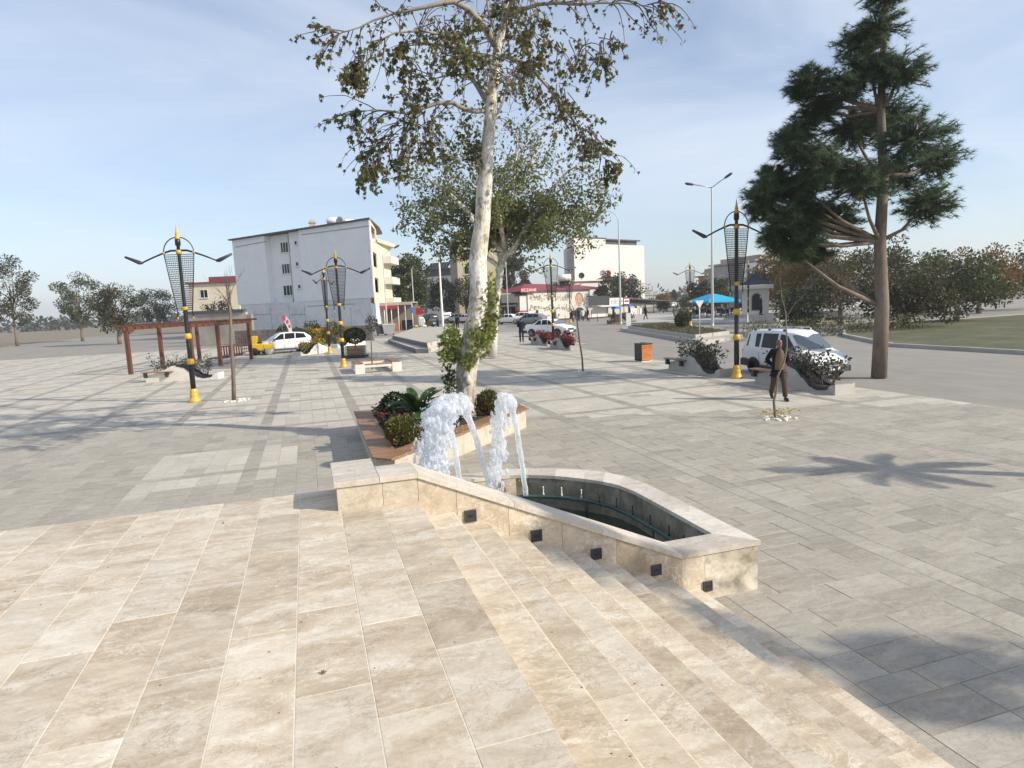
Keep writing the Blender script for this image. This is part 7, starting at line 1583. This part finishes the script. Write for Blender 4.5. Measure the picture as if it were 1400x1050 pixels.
# shrubs along the rubble wall
for i, (px, d, k_, r_, lab) in enumerate(((404, 55, 'shrub', (.9, .8, .8), 'grey-green shrub behind the hatchback rear'), (421, 57, 'yellow', (1.1, .8, .75), 'broad yellow-flowering shrub against the rubble wall'), (436, 57, 'yellow', (.9, .8, .7), 'smaller yellow shrub right of the broad one'), (455, 57, 'box', (.9, .8, .95), 'olive shrub behind the two left lamps'), (470, 59, 'yellow', (.7, .7, .7), 'yellow shrub partly behind the front left lamp'), (388, 57, 'green', (.7, .7, .95), 'green shrub above the hatchback roof'))):
    shrub('shrub', lab, 'shrub', at(px, d), r_, k_, 200 + i, 900, .17, OVAL, group='shrubs along the rubble wall')
p = at(425, 58); t_ = tree('young_tree', 'small bright green young tree in front of the rubble wall', 'tree', p, at(425, 58, 441).z, .8, 'green', 210, 600, .2, .05, .45)
b = at(300, 70); tree('broadleaf_tree', 'dark leafy tree before the cream house at the left edge', 'tree', at(299, 74), at(299, 74, 408).z, 1.9, 'dark', 211, 1600, .22, .12, .2)
# bare tree among the wires by the cream house
bt = thing('bare_tree', 'leafless tree before the cream house at the left edge', 'tree', at(304, 90)); q = MB(); rng = random.Random(33); q.tube([(0, 0, 0), (.1, 0, 3), (0, .1, 5)], [.16, .12, .07], 7)
for i in range(12): q.tube(wander((.05, 0, rng.uniform(2.5, 5)), rv(rng) + Vector((0, 0, .9)), rng.uniform(1.5, 3), 5, rng, .25), [.05, .04, .03, .02, .015, .01], 4)
q.build('trunk', MAT['twig'], bt)
# big pine at the right, its crown entering the photograph
def pine(label, loc, H, blobs, seed, tr, path):
    rng = random.Random(seed); t = thing('pine_tree', label, 'tree', loc, 0, 'pines along the street'); b = Vector(loc)
    q = MB(); q.tube(path, [tr * (1 - .75 * i / (len(path) - 1)) for i in range(len(path))], 10); lb_ = MB(); nd = MB()
    for (c, r_, n_) in blobs:
        c = Vector(c); ks = [Vector(p) for p in path]; s_ = min(ks, key=lambda p: (p - c).length + (0 if p.z < c.z else 2)); mid = (s_ + c) / 2 + Vector((0, 0, -.2)); q.tube([s_, mid, c], [tr * .35, tr * .22, tr * .1], 6)
        for _ in range(n_):
            e = c + rv(rng) * r_ * rng.uniform(.4, 1); e.z = c.z + (e.z - c.z) * .75; m_ = c.lerp(e, .5) + rv(rng) * .15; lb_.tube([c, m_, e], [.03, .018, .008], 3, cap=False)
            for k in range(3):   # tufts of needles
                tp_ = m_.lerp(e, .35 + k * .33); ax = ((e - c).normalized() + rv(rng) * .6 + Vector((0, 0, .25))).normalized()
                for _n in range(20):
                    d = (ax * .6 + rv(rng)).normalized(); L = rng.uniform(.14, .26); s2 = d.orthogonal().normalized() * .013; nd.add([tp_ - s2, tp_ + s2, tp_ + d * L], [(0, 1, 2)], 0)
    q.build('trunk', MAT['bark'], t); lb_.build('branches', MAT['twig'], t); nd.build('crown', LEAF['pine'], t); return t
pb = at(1205, 20.5); pd = lambda px, py, o=0: at(px, 20.5 + o, py) - pb
bl = []
for px, py, o_, r_, n_ in ((1046, 262, 0, .75, 75), (1040, 285, .5, .6, 45), (1075, 255, .4, .8, 75), (1072, 300, -.3, .75, 75), (1095, 285, .8, .8, 75), (1100, 325, -.2, .7, 60), (1080, 190, .2, .6, 50), (1095, 175, .6, .7, 60), (1100, 215, -.4, .7, 60), (1074, 205, .0, .5, 35), (1095, 125, .3, .55, 45), (1108, 105, 0, .6, 50), (1120, 150, .6, .8, 75), (1130, 230, -.8, 1.0, 90), (1140, 300, .8, 1.0, 90), (1150, 120, 0, .9, 80), (1165, 180, 1, 1.1, 90), (1175, 250, -1, 1.1, 90), (1190, 90, 0, 1.0, 90), (1210, 160, 1.5, 1.2, 100), (1220, 240, 1.5, 1.2, 90), (1230, 100, -.5, 1.0, 80), (1250, 190, -1, 1.2, 90), (1265, 280, 0, 1.1, 80), (1200, 40, 0, .9, 70), (1215, -10, 0, .8, 60), (1170, 60, .5, .8, 60), (1280, 220, .8, 1.0, 70), (1115, 345, .6, .6, 45), (1060, 325, .2, .6, 50), (1085, 345, 0, .6, 50), (1098, 255, -.3, .7, 60), (1055, 240, .3, .5, 40), (1100, 300, .2, .7, 60)):
    bl.append((pd(px, py, o_), r_, int(n_ * 1.5)))
pine('big dark pine whose crown enters at the right edge', pb, 12, bl, 3, .24, [(0, 0, 0), pd(1206, 420), pd(1203, 330), pd(1208, 240), pd(1204, 150), pd(1208, 60), pd(1212, -20)])
# a row of trees out of frame on the right whose shadows lie across the plaza and steps
cyp = tree('cypress', 'narrow cypress right of the stairs outside the photo, shading the steps', 'tree', (16.22, -5.96, 0), 13.5, .58, 'dark', 141, 2900, .2, .14, .12, lobes=20, gap=.6)
pc = thing('palm_tree', 'short palm outside the right photo edge throwing its frond shadow on the paving', 'palm', (12.35, 4.85, 0)); q = MB(); q.tube([(0, 0, 0), (.04, 0, 1.2), (0, .03, 2.65)], [.16, .13, .12], 10); q.build('trunk', MAT['bark'], pc)
rng = random.Random(51)
for i in range(24):
    fmx = MB(); frond(rng, i * 2.399, R(rng.uniform(-5, 65)), rng.uniform(.9, 1.2), fmx, 26); fmx.v = [(a, b_, c_ + 2.25) for a, b_, c_ in fmx.v]; fmx.build('frond', LEAF['palm'], pc)
# far tree belt along the horizon
q = MB(); rng = random.Random(71)
for i in range(420):
    a = rng.uniform(-.95, .95); d_ = rng.uniform(260, 420); c = fw_h * d_ + rt_h * (math.tan(a) * d_ * .9); h = rng.uniform(2.5, 6.5)
    clump(q, (c.x, c.y, h * .55), (h * .9, h * .9, h * .55), 26, 2.2, rng, OVAL)
tag(q.build('distant_trees', LEAF['shrub']), 'hazy belt of distant trees along the horizon', 'trees', kind='stuff')

# air between here and the far houses
hb_ = MB(); hb_.box(-900, 900, -60, 1600, -1.2, 40)
hz_o = tag(hb_.build('haze', MAT['glass']), kind='stuff')
hm_ = bpy.data.materials.new('haze_air'); hm_.use_nodes = True; hn = hm_.node_tree.nodes; hn.clear()
ho = hn.new('ShaderNodeOutputMaterial'); hv = hn.new('ShaderNodeVolumePrincipled'); hv.inputs['Density'].default_value = .00052; hv.inputs['Color'].default_value = (.93, .95, 1, 1); hv.inputs['Anisotropy'].default_value = .3
hm_.node_tree.links.new(hv.outputs[0], ho.inputs['Volume']); hz_o.data.materials.clear(); hz_o.data.materials.append(hm_)
